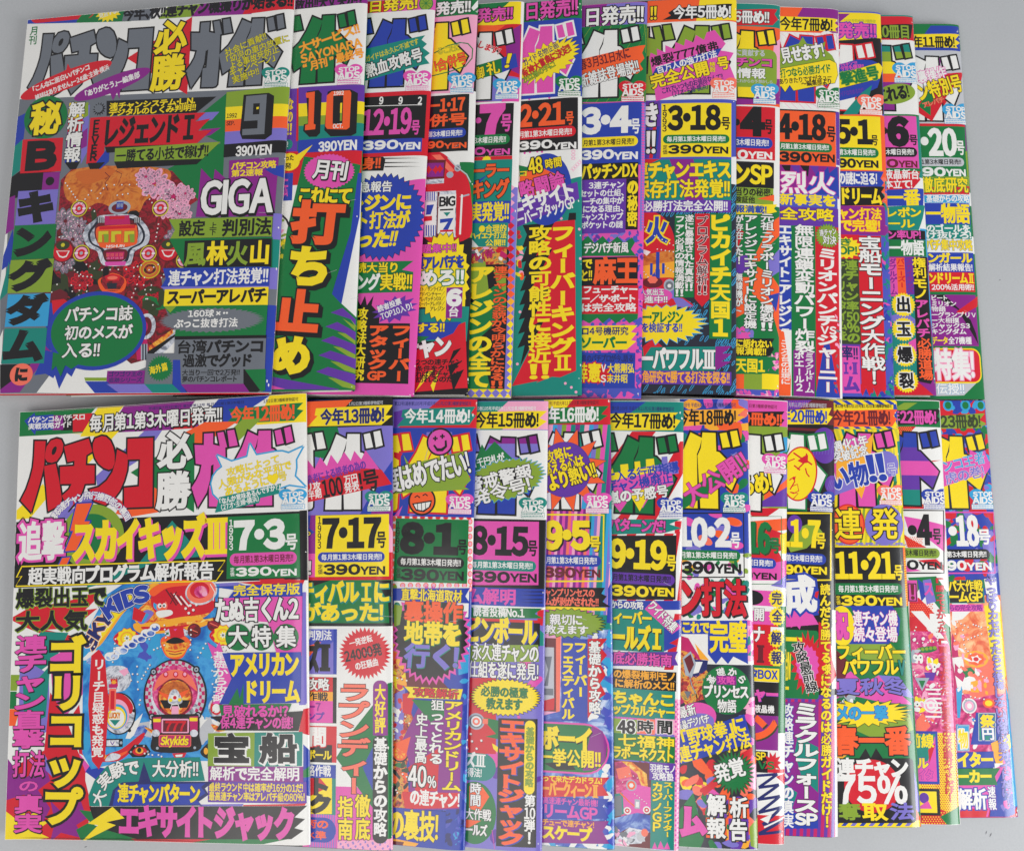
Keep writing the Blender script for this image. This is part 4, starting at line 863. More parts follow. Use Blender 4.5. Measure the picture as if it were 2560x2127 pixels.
def top_8():
    g('cover_artwork'); fr('e'); R('I', 1090, 738, 1805, 1195); P('V', "1090 760 1230 760 1230 1190 1090 1190"); stripes(['R', 'B', 'V'], 1100, 950, 1235, 1190, 26, 30); P('W', "1765 1180 1805 1180 1805 1390 1765 1380")
    fr('f'); R('X', 1070, 150, 1810, 1545)
    for i in range(150):
        x, y = rnd.choice([(rnd.uniform(1768, 1800), rnd.uniform(-40, 1500)), (rnd.uniform(1330, 1600), rnd.uniform(830, 1150)), (rnd.uniform(1640, 1760), rnd.uniform(1100, 1340)), (rnd.uniform(1110, 1780), rnd.uniform(1450, 1525)), (rnd.uniform(1240, 1760), 165)])
        l = rnd.uniform(22, 42); E('C', x, y, l, 9, 58, n=14); E('X', x, y, l - 5, 4.5, 58, n=14)
    g('machine_picture'); PS('R', "1075 160 1180 152 1265 200 1325 300 1340 420 1340 720 1480 852 1330 862 1075 862"); P('3', "1075 480 1340 430 1340 650 1250 640 1075 655"); P('f', "1075 560 1340 520 1340 640 1075 650"); P('R', "1100 1160 1180 1100 1250 1160 1150 1170"); E('P', 1330, 740, 70, 60); P('P', "1320 780 1400 800 1480 860 1360 862")
    for x, y, w, h in ((1200, 450, 26, 130), (1155, 535, 20, 90), (1245, 535, 20, 80), (1195, 580, 34, 80)): R('B', x, y, x + w, y + h)
    P('B', "1150 660 1190 600 1200 660"); E('D', 1175, 680, 75, 40); S('S', 1175, 660, 40, 30, 6); E('Z', 1300, 700, 42, 46); E('g', 1300, 702, 30, 32); E('W', 1300, 704, 14, 14); T('火', 'B', 1122, 195, 1292, 385, o='Y', ow=.05, b=1.6); P('W', "1105 430 1160 450 1130 480 1105 460")
    pins('W', "1190 330 1330 400 6;1210 430 1330 450 5;1100 240 1130 290 3;1270 560 1330 600 4;1110 600 1140 640 3", 5)
    g('top_banner'); fr('e'); R('O', 1135, -10, 1810, 165); P('Y', "1530 -10 1815 -10 1815 168 1500 168"); T('!!', 'Y', 1155, 52, 1208, 152, o='K'); P('K', "1340 66 1772 32 1742 90 1768 132 1400 146 1250 152 1312 118 1290 100"); T('今年5冊め!', 'W', 1328, 42, 1766, 142, o='K', ow=.04, b=1.2)
    g('title_lettering'); R('W', 1110, 160, 1815, 745); logo('L', ANCH['t'][7])
    g('slogan_print'); P('M', "1150 440 1160 398 1210 422 1205 368 1270 396 1270 342 1340 372 1345 318 1410 346 1420 296 1480 322 1500 266 1560 302 1580 246 1640 228 1722 330 1684 382 1782 400 1742 470 1792 592 1200 762 1175 560")
    TR('爆裂777億弗', 'K', 1415, 405, 520, 70, 14, b=1.1); P('B', "1200 512 1692 362 1662 422 1165 576"); TR('百万人の強力打法', 'W', 1430, 466, 470, 58, 16); TR('完全公開', 'Y', 1378, 564, 450, 106, 14, o='K', ow=.04, b=1.2); T('特別', 'Y', 1600, 470, 1644, 545, v=1, o='K', ow=.03); T('号', 'Y', 1656, 430, 1750, 524, o='K', ow=.04, b=1.2, deg=10); TR('これでいつものお値段なんて!!', 'N', 1472, 628, 475, 46, 14, b=.6); TR('(27才・主婦・横浜)', 'N', 1455, 678, 275, 46, 14, b=.7)
    AIDS('S', 1810, 216)
    g('issue_panel'); T('き', 'W', 1110, 780, 1220, 955, o='K', ow=.04, b=1.3); T('!!', 'W', 1122, 985, 1202, 1155, o='K', ow=.04, b=1.3)
    R('Y', 1238, 772, 1767, 1176); T('1993', 'K', 1248, 788, 1282, 992, v=2, b=.9); T('3・18', 'K', 1288, 782, 1686, 990, b=1.9); T('号', 'K', 1688, 880, 1758, 975, b=1.3); sale('G', 'W', 1252, 1010, 1752, 1076, 1280, te=1722); T('定価', 'K', 1250, 1090, 1286, 1162, v=1, b=.7); yen('K', 1288, 1560, 1744, 1090, 1152)
    g('headline_print'); R('T', 1085, 1195, 1766, 1502); P('U', "1300 1195 1480 1195 1560 1502 1420 1502"); P('R', "1100 1195 1230 1195 1090 1260"); T('連チャンエキス', 'Y', 1030, 1212, 1764, 1338, o='K', ow=.02, b=1.4); T('保存打法発覚!!', 'Y', 1040, 1352, 1758, 1484, o='K', ow=.02, b=1.4); R('V', 1085, 1500, 1764, 1592); T('必勝打法完全公開!!', 'W', 1100, 1508, 1740, 1584, b=1.1)
    fr('f'); R('G', 1338, 168, 1486, 790); T('ファン必見の情報満載!!', 'W', 1342, 178, 1414, 785, v=1, o='K', ow=.03); T('遂に暴露された真実!!', 'W', 1414, 172, 1484, 745, v=1, o='K', ow=.03)
    P('R', "1494 164 1604 164 1602 800 1545 862 1490 800"); T('プログラム解析!!', 'D', 1506, 182, 1590, 775, v=1, o='W', ow=.035, b=.7); R('G', 1602, 158, 1767, 1098); T('ピカイチ天国1', 'Y', 1606, 170, 1762, 1085, v=1, b=1.5)
    E('M', 1200, 778, 122, 58); T('人気出玉', 'W', 1080, 728, 1262, 776, o='K', ow=.03); T('進中!!', 'W', 1110, 782, 1288, 834, o='K', ow=.03)
    S('Y', 1240, 985, 330, 150, 26, .78, 0, o='C', ow=.0004, jit=.08); T('ー・アレジン', 'G', 1090, 896, 1404, 986, b=1.2); T('を検証する!!', 'B', 1090, 984, 1398, 1054, b=1.2)
    P('T', "1085 1166 1650 1160 1640 1342 1085 1342"); P('U', "1645 1160 1767 1156 1700 1212 1767 1214 1690 1272 1767 1272 1640 1342"); P('R', "1100 1160 1160 1165 1110 1240"); T('ーパワフルⅢ', 'W', 1085, 1172, 1644, 1336, o='K', ow=.02, b=1.3); R('V', 1085, 1342, 1767, 1444); T('角研究で勝てる打法を探る!!', 'f', 1092, 1346, 1754, 1434, b=1.2)
    wear(8, 8)
def top_9():
    g('cover_artwork'); fr('h'); R('W', -90, 780, 280, 1220)
    fr('i'); R('G', -90, 90, 275, 1580); P('O', "200 230 275 190 275 330 150 440 120 520 60 520 130 380"); P('P', "180 520 275 430 275 600 200 640"); P('O', "100 560 200 620 275 720 275 1100 210 900 60 760"); P('B', "180 780 275 760 240 900"); P('V', "-90 500 20 470 60 560 -60 640"); P('O', "-90 640 40 640 20 900 -90 960"); P('R', "-90 240 0 300 -60 460"); P('M', "-90 1040 60 1060 20 1100 -90 1100"); scatter('MMP', -80, 1030, 60, 1090, 10, 14, 30)
    R('O', -90, 1364, 2, 1482); R('L', 0, 1364, 136, 1482); R('Y', 136, 1364, 275, 1482); R('I', -90, 1482, 275, 1560); scatter('MMA', -80, 1490, 260, 1545, 26, 12, 26); scatter('MA', 170, 1180, 262, 1350, 16, 12, 26)
    g('top_banner'); fr('h'); R('T', -90, 5, 280, 205); P('R', "-90 78 250 74 228 110 255 150 215 192 -90 195"); T('6冊め!!', 'W', -75, 84, 192, 178, o='K', ow=.04, b=1.2)
    g('title_lettering'); R('O', -90, 200, 280, 790); P('A', "225 330 280 300 275 640 200 640"); P('U', "-90 640 275 600 275 790 -90 790"); logo('Y', ANCH['t'][8])
    g('slogan_print'); R('L', -200, 368, 250, 655, rr=.4); T('に貢献する', 'H', -62, 376, 158, 424, b=.9); T('チンコ', 'M', -62, 436, 218, 504, o='K', ow=.03, sh='K', b=1.2); T('情報', 'W', -52, 516, 164, 590, o='K', ow=.03, b=1.2); T('これからの予想かしら', 'H', -60, 600, 218, 625, b=.4)
    AIDS('C', 1912, 231)
    g('issue_panel'); R('R', -90, 800, 236, 1197); E('K', -52, 918, 22, 26); T('4', 'K', -22, 812, 152, 1012, b=2.6); T('号', 'K', 154, 898, 214, 1008, b=1.3); sale('B', 'W', -150, 1030, 216, 1112, -62, '3木曜日発売!!'); yen('W', -50, 32, 214, 1128, 1192, '0')
    g('headline_print'); R('K', -90, 1214, 226, 1408); T('ンSP', 'Y', -75, 1228, 214, 1394, b=1.5); R('L', -90, 1408, 222, 1532); T('当りの秘密、', 'K', -68, 1414, 222, 1472); T('険証他', 'K', -66, 1474, 82, 1524); P('O', "100 1492 226 1462 226 1512"); P('Y', "-90 1542 250 1536 225 1565 248 1590 190 1605 -90 1608"); T('報満載!', 'B', -66, 1544, 172, 1598, o='L', ow=.02)
    fr('i'); T('元祖・ブラボーミリオン爆裂!!', 'W', 120, 160, 226, 1042, v=1, o='K', ow=.04, sh='K', so=(.03, .03)); T('アレンジ・エキサイトに設定機', 'W', 0, 170, 100, 1024, v=1, o='K', ow=.04, sh='K', so=(.03, .03)); T('が存在した!', 'W', -66, 175, -6, 545, v=1, o='K', ow=.04); T('無線機が、', 'W', -66, 610, -10, 900, v=1, o='K', ow=.04)
    P('K', "-90 1100 228 1100 205 1140 225 1180 190 1232 -90 1232"); T('に語れない', 'Y', -62, 1108, 212, 1168); T('報満載!!', 'Y', -62, 1168, 168, 1224); P('G', "-90 1240 230 1236 170 1362 -90 1366"); T('天国1', 'Y', -66, 1252, 158, 1354, b=1.3)
    wear(8, 9)
def top_10():
    g('cover_artwork'); fr('h'); R('K', 240, 820, 720, 850); R('W', 690, 240, 720, 1240); R('V', 690, 840, 720, 1240); R('U', 240, 1240, 720, 1480)
    for i in range(4): P('V' if i % 2 else 'K', f"{280+i*70} 1240 {350+i*70} 1240 {340+i*70} 1330")
    P('B', "480 1400 560 1280 570 1320 630 1250 640 1300 700 1250 715 1480 430 1480")
    fr('i'); R('R', 530, 225, 720, 1545); P('B', "600 1140 642 1140 700 1460 722 1545 535 1545"); R('B', 240, 235, 362, 1030); P('O', "240 1010 300 1050 352 1400 350 1545 240 1545"); R('G', 356, 232, 538, 1545); P('U', "370 1190 400 1160 535 1200 530 1545 372 1545"); scatter('ARg', 680, 900, 722, 1530, 14, 8, 20)
    g('top_banner'); fr('h'); P('O', "260 55 475 60 410 130 260 125"); P('U', "440 60 715 60 725 260 660 250 400 125"); P('O', "260 225 600 235 560 262 260 255"); P('Y', "260 124 704 150 680 176 708 202 684 218 692 240 260 234"); T('今年7冊め!', 'K', 268, 138, 668, 234, b=1.2)
    g('title_lettering'); R('W', 250, 245, 722, 825)
    for i in range(12): line('A', f"{280+i*48} 250 {330+i*48} 300 {380+i*48} 350", 3); line('A', f"{270+i*52} 740 {300+i*52} 770 {350+i*52} 820", 3)
    logo('B', ANCH['t'][9], o='R')
    g('slogan_print'); P('L', "260 372 410 330 440 280 470 330 560 345 610 315 600 370 660 420 690 480 600 470 260 530"); TR('見せます!', 'W', 438, 402, 330, 118, 11, o='K', ow=.03, b=1.2); P('Y', "255 522 640 452 690 478 702 560 680 625 480 660 372 682 342 640 308 692 280 650 255 650", o='K', ow=.0003); TR('打つなら必勝ガイド', 'G', 462, 535, 390, 66, 9); TR('ありきたりですがネュー', 'K', 460, 598, 400, 42, 8, b=.6); TR('〜編集部より', 'K', 545, 622, 230, 42, 8, b=.9)
    AIDS('G', 2073, 241)
    g('issue_panel'); R('O', 240, 836, 692, 1242); T('4・18', 'K', 250, 846, 612, 1064, b=1.9); T('号', 'K', 618, 950, 690, 1066, b=1.3); sale('G', 'W', 180, 1070, 662, 1138, 270, '月第1第3木曜日発売!!'); yen('K', 258, 510, 684, 1144, 1216)
    g('headline_print'); T('烈火', 'W', 270, 1296, 690, 1456, o='M', ow=.03, b=1.1); R('I', 240, 1456, 705, 1556); T('新事実を', 'Y', 264, 1460, 690, 1544, b=1.3); R('V', 240, 1556, 712, 1696); T('全攻略', 'Y', 268, 1566, 680, 1654, o='K', ow=.03, b=1.3)
    fr('i'); T('エキサイト・アレジン', 'W', 258, 242, 358, 1016, v=1, b=1.2); T('モーニング台の出現に', 'W', 276, 1022, 348, 1444, v=1, b=.9); T('無限連鎖変動パワー炸裂', 'W', 380, 244, 530, 1204, v=1, o='K', ow=.02, b=1.3); T('ミラクルドーム', 'W', 456, 1204, 526, 1510, v=1, b=.9); T('ボエール2', 'W', 380, 1200, 450, 1496, v=1, b=.9)
    S('L', 628, 330, 92, 92, 26, .8, o='G', ow=.0002); TR('連チャン', 'W', 630, 302, 130, 48, 10, o='K', ow=.03, b=.7); T('対決', 'W', 590, 330, 694, 394, o='K', ow=.03); T('ミリオンパンチ', 'W', 550, 424, 704, 1008, v=1, o='R', ow=.03, b=1.3); T('VS', 'W', 574, 1008, 696, 1066); T('ジャーニー', 'W', 550, 1070, 706, 1506, v=1, o='R', ow=.02, b=1.3)
    wear(18, 10)
def top_11():
    g('cover_artwork'); fr('h'); R('O', 690, 858, 1080, 1560); scatter('OSIT', 1030, 1300, 1070, 1740, 20, 12, 30)
    fr('i'); R('U', 690, 250, 1110, 330); R('I', 690, 300, 1140, 1560); scatter('TIBMT', 1040, 320, 1135, 1540, 90, 10, 34); R('R', 864, 322, 1048, 1500); scatter('ITB', 870, 1470, 1120, 1550, 16, 20, 40)
    P('R', "866 1440 1050 1440 1060 1520 1030 1480 1000 1540 970 1470 940 1530 915 1470 890 1530 866 1480"); R('R', 690, 310, 866, 540)
    g('top_banner'); fr('h'); R('Y', 690, 98, 1042, 308); P('U', "690 105 795 105 690 190"); T('15日号発売第3種郵便', 'F', 750, 148, 990, 172, b=.4, o='L', ow=.02); T('発売!!', 'M', 700, 178, 996, 288, o='V', ow=.06, b=1.3)
    g('title_lettering'); P('K', "690 308 1045 298 1048 862 690 862"); logo('W', ANCH['t'][10], o='R')
    g('slogan_print'); P('B', "690 492 850 448 960 456 1030 492 1035 560 690 640"); TR('ハッチンコ!!', 'M', 780, 485, 140, 36, 8, b=.7); TR('今年も爆発!!', 'M', 810, 510, 180, 36, 8, b=.8); P('B', "690 640 1030 560 1000 660 880 720 690 765"); P('Y', "690 568 1010 476 1038 510 1018 592 690 672", o='K', ow=.0003); TR('撃進号', 'G', 868, 572, 300, 100, 13, o='L', ow=.04, b=1.2); TR('ガイドは攻めるのだ', 'V', 800, 695, 200, 40, 12, b=.7)
    P('T', "880 700 960 640 940 720 850 860 740 862")
    AIDS('S', 2178, 258)
    g('issue_panel'); R('Y', 690, 872, 1032, 1274); T('5・1', 'K', 688, 890, 960, 1094, b=2.2); T('号', 'K', 952, 1016, 1006, 1094, b=1.2); sale('G', 'W', 600, 1108, 1012, 1182, 706, '第3木曜日発売!!'); yen('K', 708, 840, 1010, 1192, 1258, '90')
    g('headline_print'); P('B', "690 1284 1048 1290 1024 1340 1050 1370 1030 1402 690 1402"); T('の謎に迫る!', 'W', 706, 1296, 1000, 1386, b=1.2); P('K', "690 1404 1054 1404 1030 1440 1056 1480 1030 1510 1056 1544 690 1544"); T('ドリーム', 'Y', 724, 1412, 1034, 1538, b=1.4); R('U', 690, 1546, 1064, 1762); T('ャン打法', 'Y', 706, 1564, 1034, 1646, o='O', ow=.03, b=1.1); T('で完璧!', 'Y', 720, 1650, 1024, 1738, o='O', ow=.03, b=1.1)
    fr('i'); S('Y', 765, 420, 122, 86, 16, .78); T('き', 'G', 712, 350, 812, 406); T('OP!', 'G', 706, 410, 850, 470, b=1.3); R('J', 700, 500, 868, 1142); T('連チャン率50%の', 'L', 764, 512, 862, 1134, v=1, b=1.3); T('テンリスタイムを', 'L', 705, 520, 766, 1116, v=1, b=1.2); R('V', 700, 1142, 872, 1170); R('M', 726, 1156, 870, 1508); T('率!!', 'N', 730, 1162, 856, 1262, b=1.3); T('Ⅰ・Ⅱ', 'V', 740, 1272, 856, 1374, b=1.3); T('ム', 'V', 752, 1384, 862, 1496, b=1.6)
    T('宝船モーニング大作戦!', 'W', 868, 332, 1050, 1440, v=1, o='K', ow=.03, sh='K', so=(.03, .04), b=1.3)
    wear(12, 11)
def top_12():
    g('cover_artwork'); fr('h'); R('G', 1010, 850, 1320, 872); R('W', 1030, 1330, 1380, 1780)
    fr('i'); R('W', 1060, 260, 1375, 300); R('C', 1335, 280, 1400, 760); R('U', 1080, 480, 1450, 1560); P('T', "1080 790 1290 760 1310 1420 1120 1450"); P('P', "1090 930 1210 900 1290 960 1260 1100 1120 980"); P('M', "1230 1130 1300 1090 1310 1260"); P('R', "1120 1460 1300 1420 1440 1545 1120 1560"); P('C', "1375 640 1400 600 1425 1100 1390 900"); P('T', "1400 1100 1430 1080 1450 1450 1410 1350")
    g('top_banner'); fr('h'); R('R', 1005, 125, 1282, 312); P('K', "1005 190 1265 188 1250 290 1005 290"); T('10冊目', 'L', 984, 190, 1248, 290, o='K', ow=.04, b=1.2)
    g('title_lettering'); R('W', 1010, 300, 1315, 856); logo('T', ANCH['t'][11], bands=[('T', .0070), ('L', .0140), ('Y', .0225), ('O', .0285), ('U', .2)])
    g('slogan_print'); E('L', 1140, 706, 152, 74, 10); TR('これる!', 'K', 1120, 706, 240, 104, 10, b=1.3)
    AIDS('C', 2265, 178)
    g('issue_panel'); R('M', 1010, 870, 1308, 1274); E('K', 1054, 982, 22, 26); T('6', 'K', 1082, 886, 1228, 1090, b=2.6); T('号', 'K', 1238, 1014, 1304, 1090, b=1.3); sale('K', 'W', 940, 1106, 1302, 1178, 1062, '木曜日発売!!'); yen('D', 1066, 1160, 1304, 1196, 1256, '0')
    g('headline_print'); P('R', "1030 1282 1324 1268 1310 1330 1324 1350 1260 1424 1030 1424"); R('G', 1030, 1262, 1335, 1284); T('液晶新台', 'W', 1050, 1274, 1318, 1344); T('本立て!', 'W', 1050, 1350, 1264, 1416); P('B', "1050 1426 1352 1422 1344 1546 1050 1548"); T('一番', 'Y', 1064, 1424, 1328, 1546, b=1.4); P('T', "1050 1552 1362 1548 1340 1640 1310 1728 1050 1728"); T('レポン', 'Y', 1062, 1560, 1336, 1632, o='G', ow=.03); T('ール', 'Y', 1070, 1646, 1280, 1712, o='G', ow=.03)
    fr('i'); R('K', 1060, 288, 1368, 358); T('ン率UP!', 'M', 1078, 290, 1330, 356, b=1.2); R('G', 1070, 360, 1374, 484); T('一物語', 'W', 1086, 366, 1356, 476, b=1.4)
    R('M', 1080, 494, 1150, 780); R('O', 1148, 494, 1212, 780); R('V', 1210, 494, 1272, 770); T('ダブルゲーム', 'U', 1092, 502, 1148, 776, v=1); T('バニーズー', 'R', 1152, 502, 1208, 720, v=1); T('スカイキッズ', 'U', 1216, 502, 1268, 762, v=1)
    P('K', "1268 494 1372 490 1420 1400 1400 1440 1300 1420"); T('権利モノ', 'Y', 1266, 494, 1374, 806, v=1, b=1.1); T('アレパチ', 'M', 1292, 808, 1392, 1094, v=1, b=1.1); T('必勝道場', 'O', 1306, 1098, 1416, 1414, v=1, b=1.1)
    for s, x, y in (('出', 1195, 846), ('玉', 1198, 1030), ('爆', 1207, 1222), ('裂', 1218, 1416)): S('Y', x, y, 92, 92, 26, .86); T(s, 'K', x - 56, y - 56, x + 56, y + 56, o='W', ow=.05, b=1.5)
    wear(8, 12)
def top_13():
    g('cover_artwork'); fr('h'); R('H', 1270, 370, 1680, 930); R('R', 1290, 928, 1670, 948); P('U', "1655 930 1690 930 1700 1150 1665 1150"); P('L', "1660 1140 1705 1140 1710 1330 1675 1330"); R('W', 1300, 1440, 1730, 1540)
    fr('i'); R('W', 1340, 330, 1740, 460); R('G', 1370, 740, 1830, 1580); R('U', 1380, 770, 1755, 1154); P('K', "1410 775 1500 770 1700 960 1740 1060 1760 1150 1600 880"); P('K', "1640 870 1745 780 1600 900"); P('R', "1590 900 1752 780 1750 860 1640 920"); P('H', "1430 1430 1750 1425 1650 1525 1430 1530")
    g('top_banner'); fr('h'); R('B', 1260, 195, 1625, 380); P('G', "1260 195 1400 195 1350 262 1260 262"); P('Y', "1260 260 1614 264 1582 300 1618 326 1590 345 1604 366 1260 356"); T('年11冊め!', 'K', 1268, 274, 1584, 362, b=1.2)
    g('title_lettering'); P('U', "1300 500 1480 430 1460 560 1320 640"); P('G', "1400 450 1470 520 1390 640 1340 560"); P('R', "1380 560 1640 560 1630 600 1420 910 1300 830 1300 760"); P('G', "1310 840 1390 800 1380 860 1350 880"); logo('W', ANCH['t'][12])
    g('slogan_print'); P('R', "1490 560 1640 552 1510 740 1480 790 1410 912 1310 850 1310 770 1440 640"); P('G', "1370 700 1410 660 1420 760 1350 800 1400 800 1400 870 1310 800"); TR('裏操作', 'W', 1408, 562, 222, 88, 14, o='M', ow=.04, b=1.2); TR('ン特別号', 'Y', 1472, 660, 350, 128, 15, o='K', ow=.03, b=1.3); TR('アレパチ', 'S', 1420, 770, 170, 40, 18, o='G', ow=.03)
    AIDS('C', 2390, 281)
    g('issue_panel'); R('G', 1290, 950, 1660, 1352); E('W', 1354, 1060, 30, 32); T('20', 'W', 1384, 966, 1594, 1170, b=1.9); T('号', 'W', 1592, 1058, 1656, 1164, b=1.3); sale('H', 'K', 1240, 1184, 1654, 1248, 1330, '1第3木曜日発売!!'); yen('W', 1336, 1515, 1668, 1258, 1322, '90')
    g('headline_print'); P('L', "1300 1330 1690 1330 1690 1420 1300 1430"); P('R', "1300 1410 1690 1400 1690 1462 1300 1462"); T('徹底研究', 'Y', 1330, 1334, 1688, 1444, o='G', ow=.04, b=1.2); R('C', 1340, 1466, 1698, 1522); T('基礎からの攻略', 'W', 1366, 1464, 1696, 1518, o='C', ow=.03); R('B', 1340, 1524, 1702, 1690); T('一物語', 'Y', 1364, 1534, 1700, 1676, b=1.4)
    fr('i'); R('T', 1350, 244, 1712, 352); T('のゴールを', 'W', 1366, 246, 1704, 302); T('け抜けろ!', 'W', 1366, 298, 1712, 350); T('パチ集中攻略', 'Y', 1362, 358, 1722, 440, o='g', ow=.03); R('B', 1360, 454, 1732, 604); T('ンガール', 'Y', 1380, 460, 1714, 534, b=1.2); T('解析結果報告!', 'W', 1384, 540, 1720, 594); R('R', 1380, 602, 1736, 748); T('ンドリームⅡ', 'Y', 1386, 606, 1736, 690, b=1.2); T('200%活用術!!', 'W', 1406, 692, 1730, 738)
    for s, x, y in (('ビート', 1532, 776), ('ミリオン', 1594, 818), ('物語', 1514, 858), ('ーグランプリⅤ', 1750, 902), ('ー大相撲', 1614, 944), ('ジャックS3', 1696, 984), ('キングダム', 1668, 1028)): T(s, 'W', 1404, y, x, y + 40, b=.8)
    T('データ', 'Y', 1410, 1088, 1530, 1142, b=1.1); T('全7機種', 'W', 1532, 1088, 1708, 1142); R('R', 1330, 1182, 1776, 1424, rr=.5, o='Y', ow=.0009); T('特集!', 'W', 1424, 1186, 1728, 1408, o='A', ow=.03, b=1.5); T('伝授!!', 'W', 1440, 1438, 1656, 1516, o='C', ow=.02)
    wear(6, 13)

# ------------------------------------------------------------------ lower row
def bottom_1():
    g('cover_artwork'); fr('j')
    P('K', "60 906 2012 832 2020 1278 60 1338"); P('K', "1965 830 2030 826 2030 1285 1970 1285"); P('T', "1130 895 1330 1130 1040 1160 700 1300 560 1340 640 1240 900 1190"); P('R', "1560 1300 1900 1280 2000 1285 1985 1320 1700 1320"); P('P', "1350 1310 1560 1300 1640 1330 1400 1340"); P('R', "1700 1280 1860 1275 1900 1300 1720 1310")
    fr('l'); P('R', "60 0 200 -80 420 -110 700 -200 560 -60 640 -70 480 60 300 70 520 120 420 160 180 60"); P('T', "270 80 450 90 360 270 180 400 120 300"); P('P', "130 250 320 360 330 720 120 870"); P('T', "150 420 260 380 330 300 300 640 160 700"); P('M', "330 255 520 150 560 470 430 640 470 820 600 980 560 1010 380 780 340 420"); P('M', "1980 -170 2010 -170 1990 240 1970 220")
    P('R', "330 480 430 640 560 1000 560 1060 600 1220 560 1460 30 1460 30 1000 290 860"); P('R', "480 620 520 560 560 900 520 880"); P('L', "40 365 130 365 110 470 40 470"); P('G', "40 475 110 475 105 588 40 588"); P('O', "40 590 130 590 100 700 40 700"); P('U', "40 900 150 1050 300 960 330 1060 250 1120 330 1240 250 1400 160 1150 30 1190"); P('P', "290 880 340 980 350 1040 300 990")
    P('U', "330 1190 400 1260 520 1160 560 1280 580 1300 500 1350 560 1440 400 1400 330 1460 360 1330"); S('Y', 110, 1410, 240, 190, 11, .55, 20); P('G', "520 1250 600 1260 640 1320 540 1470 500 1380 590 1330"); P('W', "1700 1470 2050 1400 2050 1490 1700 1485"); P('G', "590 1340 700 1380 900 1440 1900 1440 1730 1475 560 1475"); P('R', "860 1440 1400 1440 1200 1475 920 1475"); P('B', "590 960 700 980 640 1060 560 1000")
    R('P', 1960, -180, 2010, 560); P('R', "1990 590 2030 580 2035 760 1960 740"); P('B', "1990 820 2035 860 2035 1160 1990 1150"); P('G', "1980 1000 2040 960 2040 1030 1985 1040"); P('R', "1590 1218 2010 1205 2000 1222 1600 1226"); P('P', "1310 1215 1600 1210 1590 1226 1310 1226")
    g('machine_picture'); P('1', "1440 -225 1420 120 1440 560 1380 930 840 925 600 985 540 880 545 120 700 -160 800 -225 1000 -260")
    scatter('C1I', 880, 150, 1400, 420, 16, 40, 90, .3); scatter('7WH', 860, 640, 1400, 760, 22, 40, 100, .3); scatter('7CW', 545, 205, 720, 270, 14, 30, 60, .3); scatter('C1', 560, 700, 900, 900, 10, 30, 70, .3)
    PS('f', "590 130 640 0 760 -120 900 -200 1010 -235 1060 -215 940 -150 820 -50 740 60 660 170 600 190"); PS('Y', "620 110 680 -20 800 -130 930 -190 1000 -195 900 -130 780 -20 700 90 640 160"); PS('W', "600 170 640 90 665 100 620 180")
    TA('SKY', 'N', 1010, 300, 440, -70, -47, 92, o='f', ow=.03, b=1.9, o2='W', ow2=.06); TA('KIDS', 'B', 1010, 300, 470, -37, -10, 104, o='W', ow=.03, b=2.2, o2='N', ow2=.06)
    PS('6', "880 -20 960 -110 1060 -175 1240 -205 1400 -150 1380 -40 1240 30 1060 70 940 60"); PS('R', "1000 -160 1120 -215 1240 -240 1390 -190 1400 -60 1260 -20 1100 0 1010 -60"); PS('O', "985 -190 1100 -250 1240 -255 1250 -225 1100 -205 1010 -150"); PS('f', "880 30 1010 20 1240 -20 1360 10 1330 50 1100 90 920 90"); PS('R', "930 50 1100 50 1230 20 1220 50 1000 80")
    E('4', 1322, -180, 106, 86, 10); E('S', 1322, -182, 96, 76, 10); E('R', 1312, -190, 64, 54); E('8', 1320, -180, 44, 38); E('A', 1345, -165, 18, 16); line('W', "1380 -230 1410 -180 1400 -120", 5)
    for i in range(4): line('W' if i % 2 else 'D', f"{1120+i*22} {-175+i*8} {1170+i*24} {-100+i*6}", 9)
    line('D', "1090 -195 1160 -90", 9); line('D', "1160 -180 1120 -100", 7)
    E('C', 1050, -95, 42, 40); E('S', 1065, -85, 36, 42); E('R', 1050, -120, 40, 24); E('W', 1050, -88, 14, 16); E('W', 1080, -90, 13, 15); E('K', 1054, -86, 6, 7); E('K', 1078, -88, 6, 7); E('O', 1070, -62, 16, 12); PS('W', "1030 -50 1120 -60 1130 -30 1050 -10"); PS('P', "900 -10 960 -60 1010 -40 960 20 920 30"); P('C', "920 10 960 -40 980 -30 940 30"); P('R', "880 -80 960 -40 930 20 870 0"); pins('W', "1220 -70;1250 -90;1270 -60;1290 -95;1240 -40", 9)
    for x, y in ((1275, 75), (1405, 35)): E('D', x, y, 44, 47); E('2', x, y, 35, 38); line('S', f"{x-25} {y-10} {x+25} {y+12}", 5)
    line('6', "1150 40 1400 0", 14)
    for x, y in ((840, 130), (1470, 110)): PS('R', f"{x-95} {y} {x-40} {y-55} {x+40} {y-50} {x+90} {y-5} {x+40} {y+50} {x-30} {y+60}"); line('A', f"{x-80} {y} {x-40} {y-42}", 4); S('Y', x - 5, y - 5, 68, 68, 10, .84, o='O', ow=.0003); E('f', x - 5, y - 5, 44, 44); E('Y', x - 5, y - 5, 34, 34); S('W', x - 5, y - 5, 24, 24, 7, .5); E('g', x - 5, y - 5, 8, 8)
    for i in range(11): E('W', 720 + i * 30, 245 - i * 19 + (i % 2) * 14, 34, 28); E('7', 722 + i * 30, 250 - i * 19 + (i % 2) * 14, 24, 17); E('W', 716 + i * 30, 240 - i * 19, 12, 8)
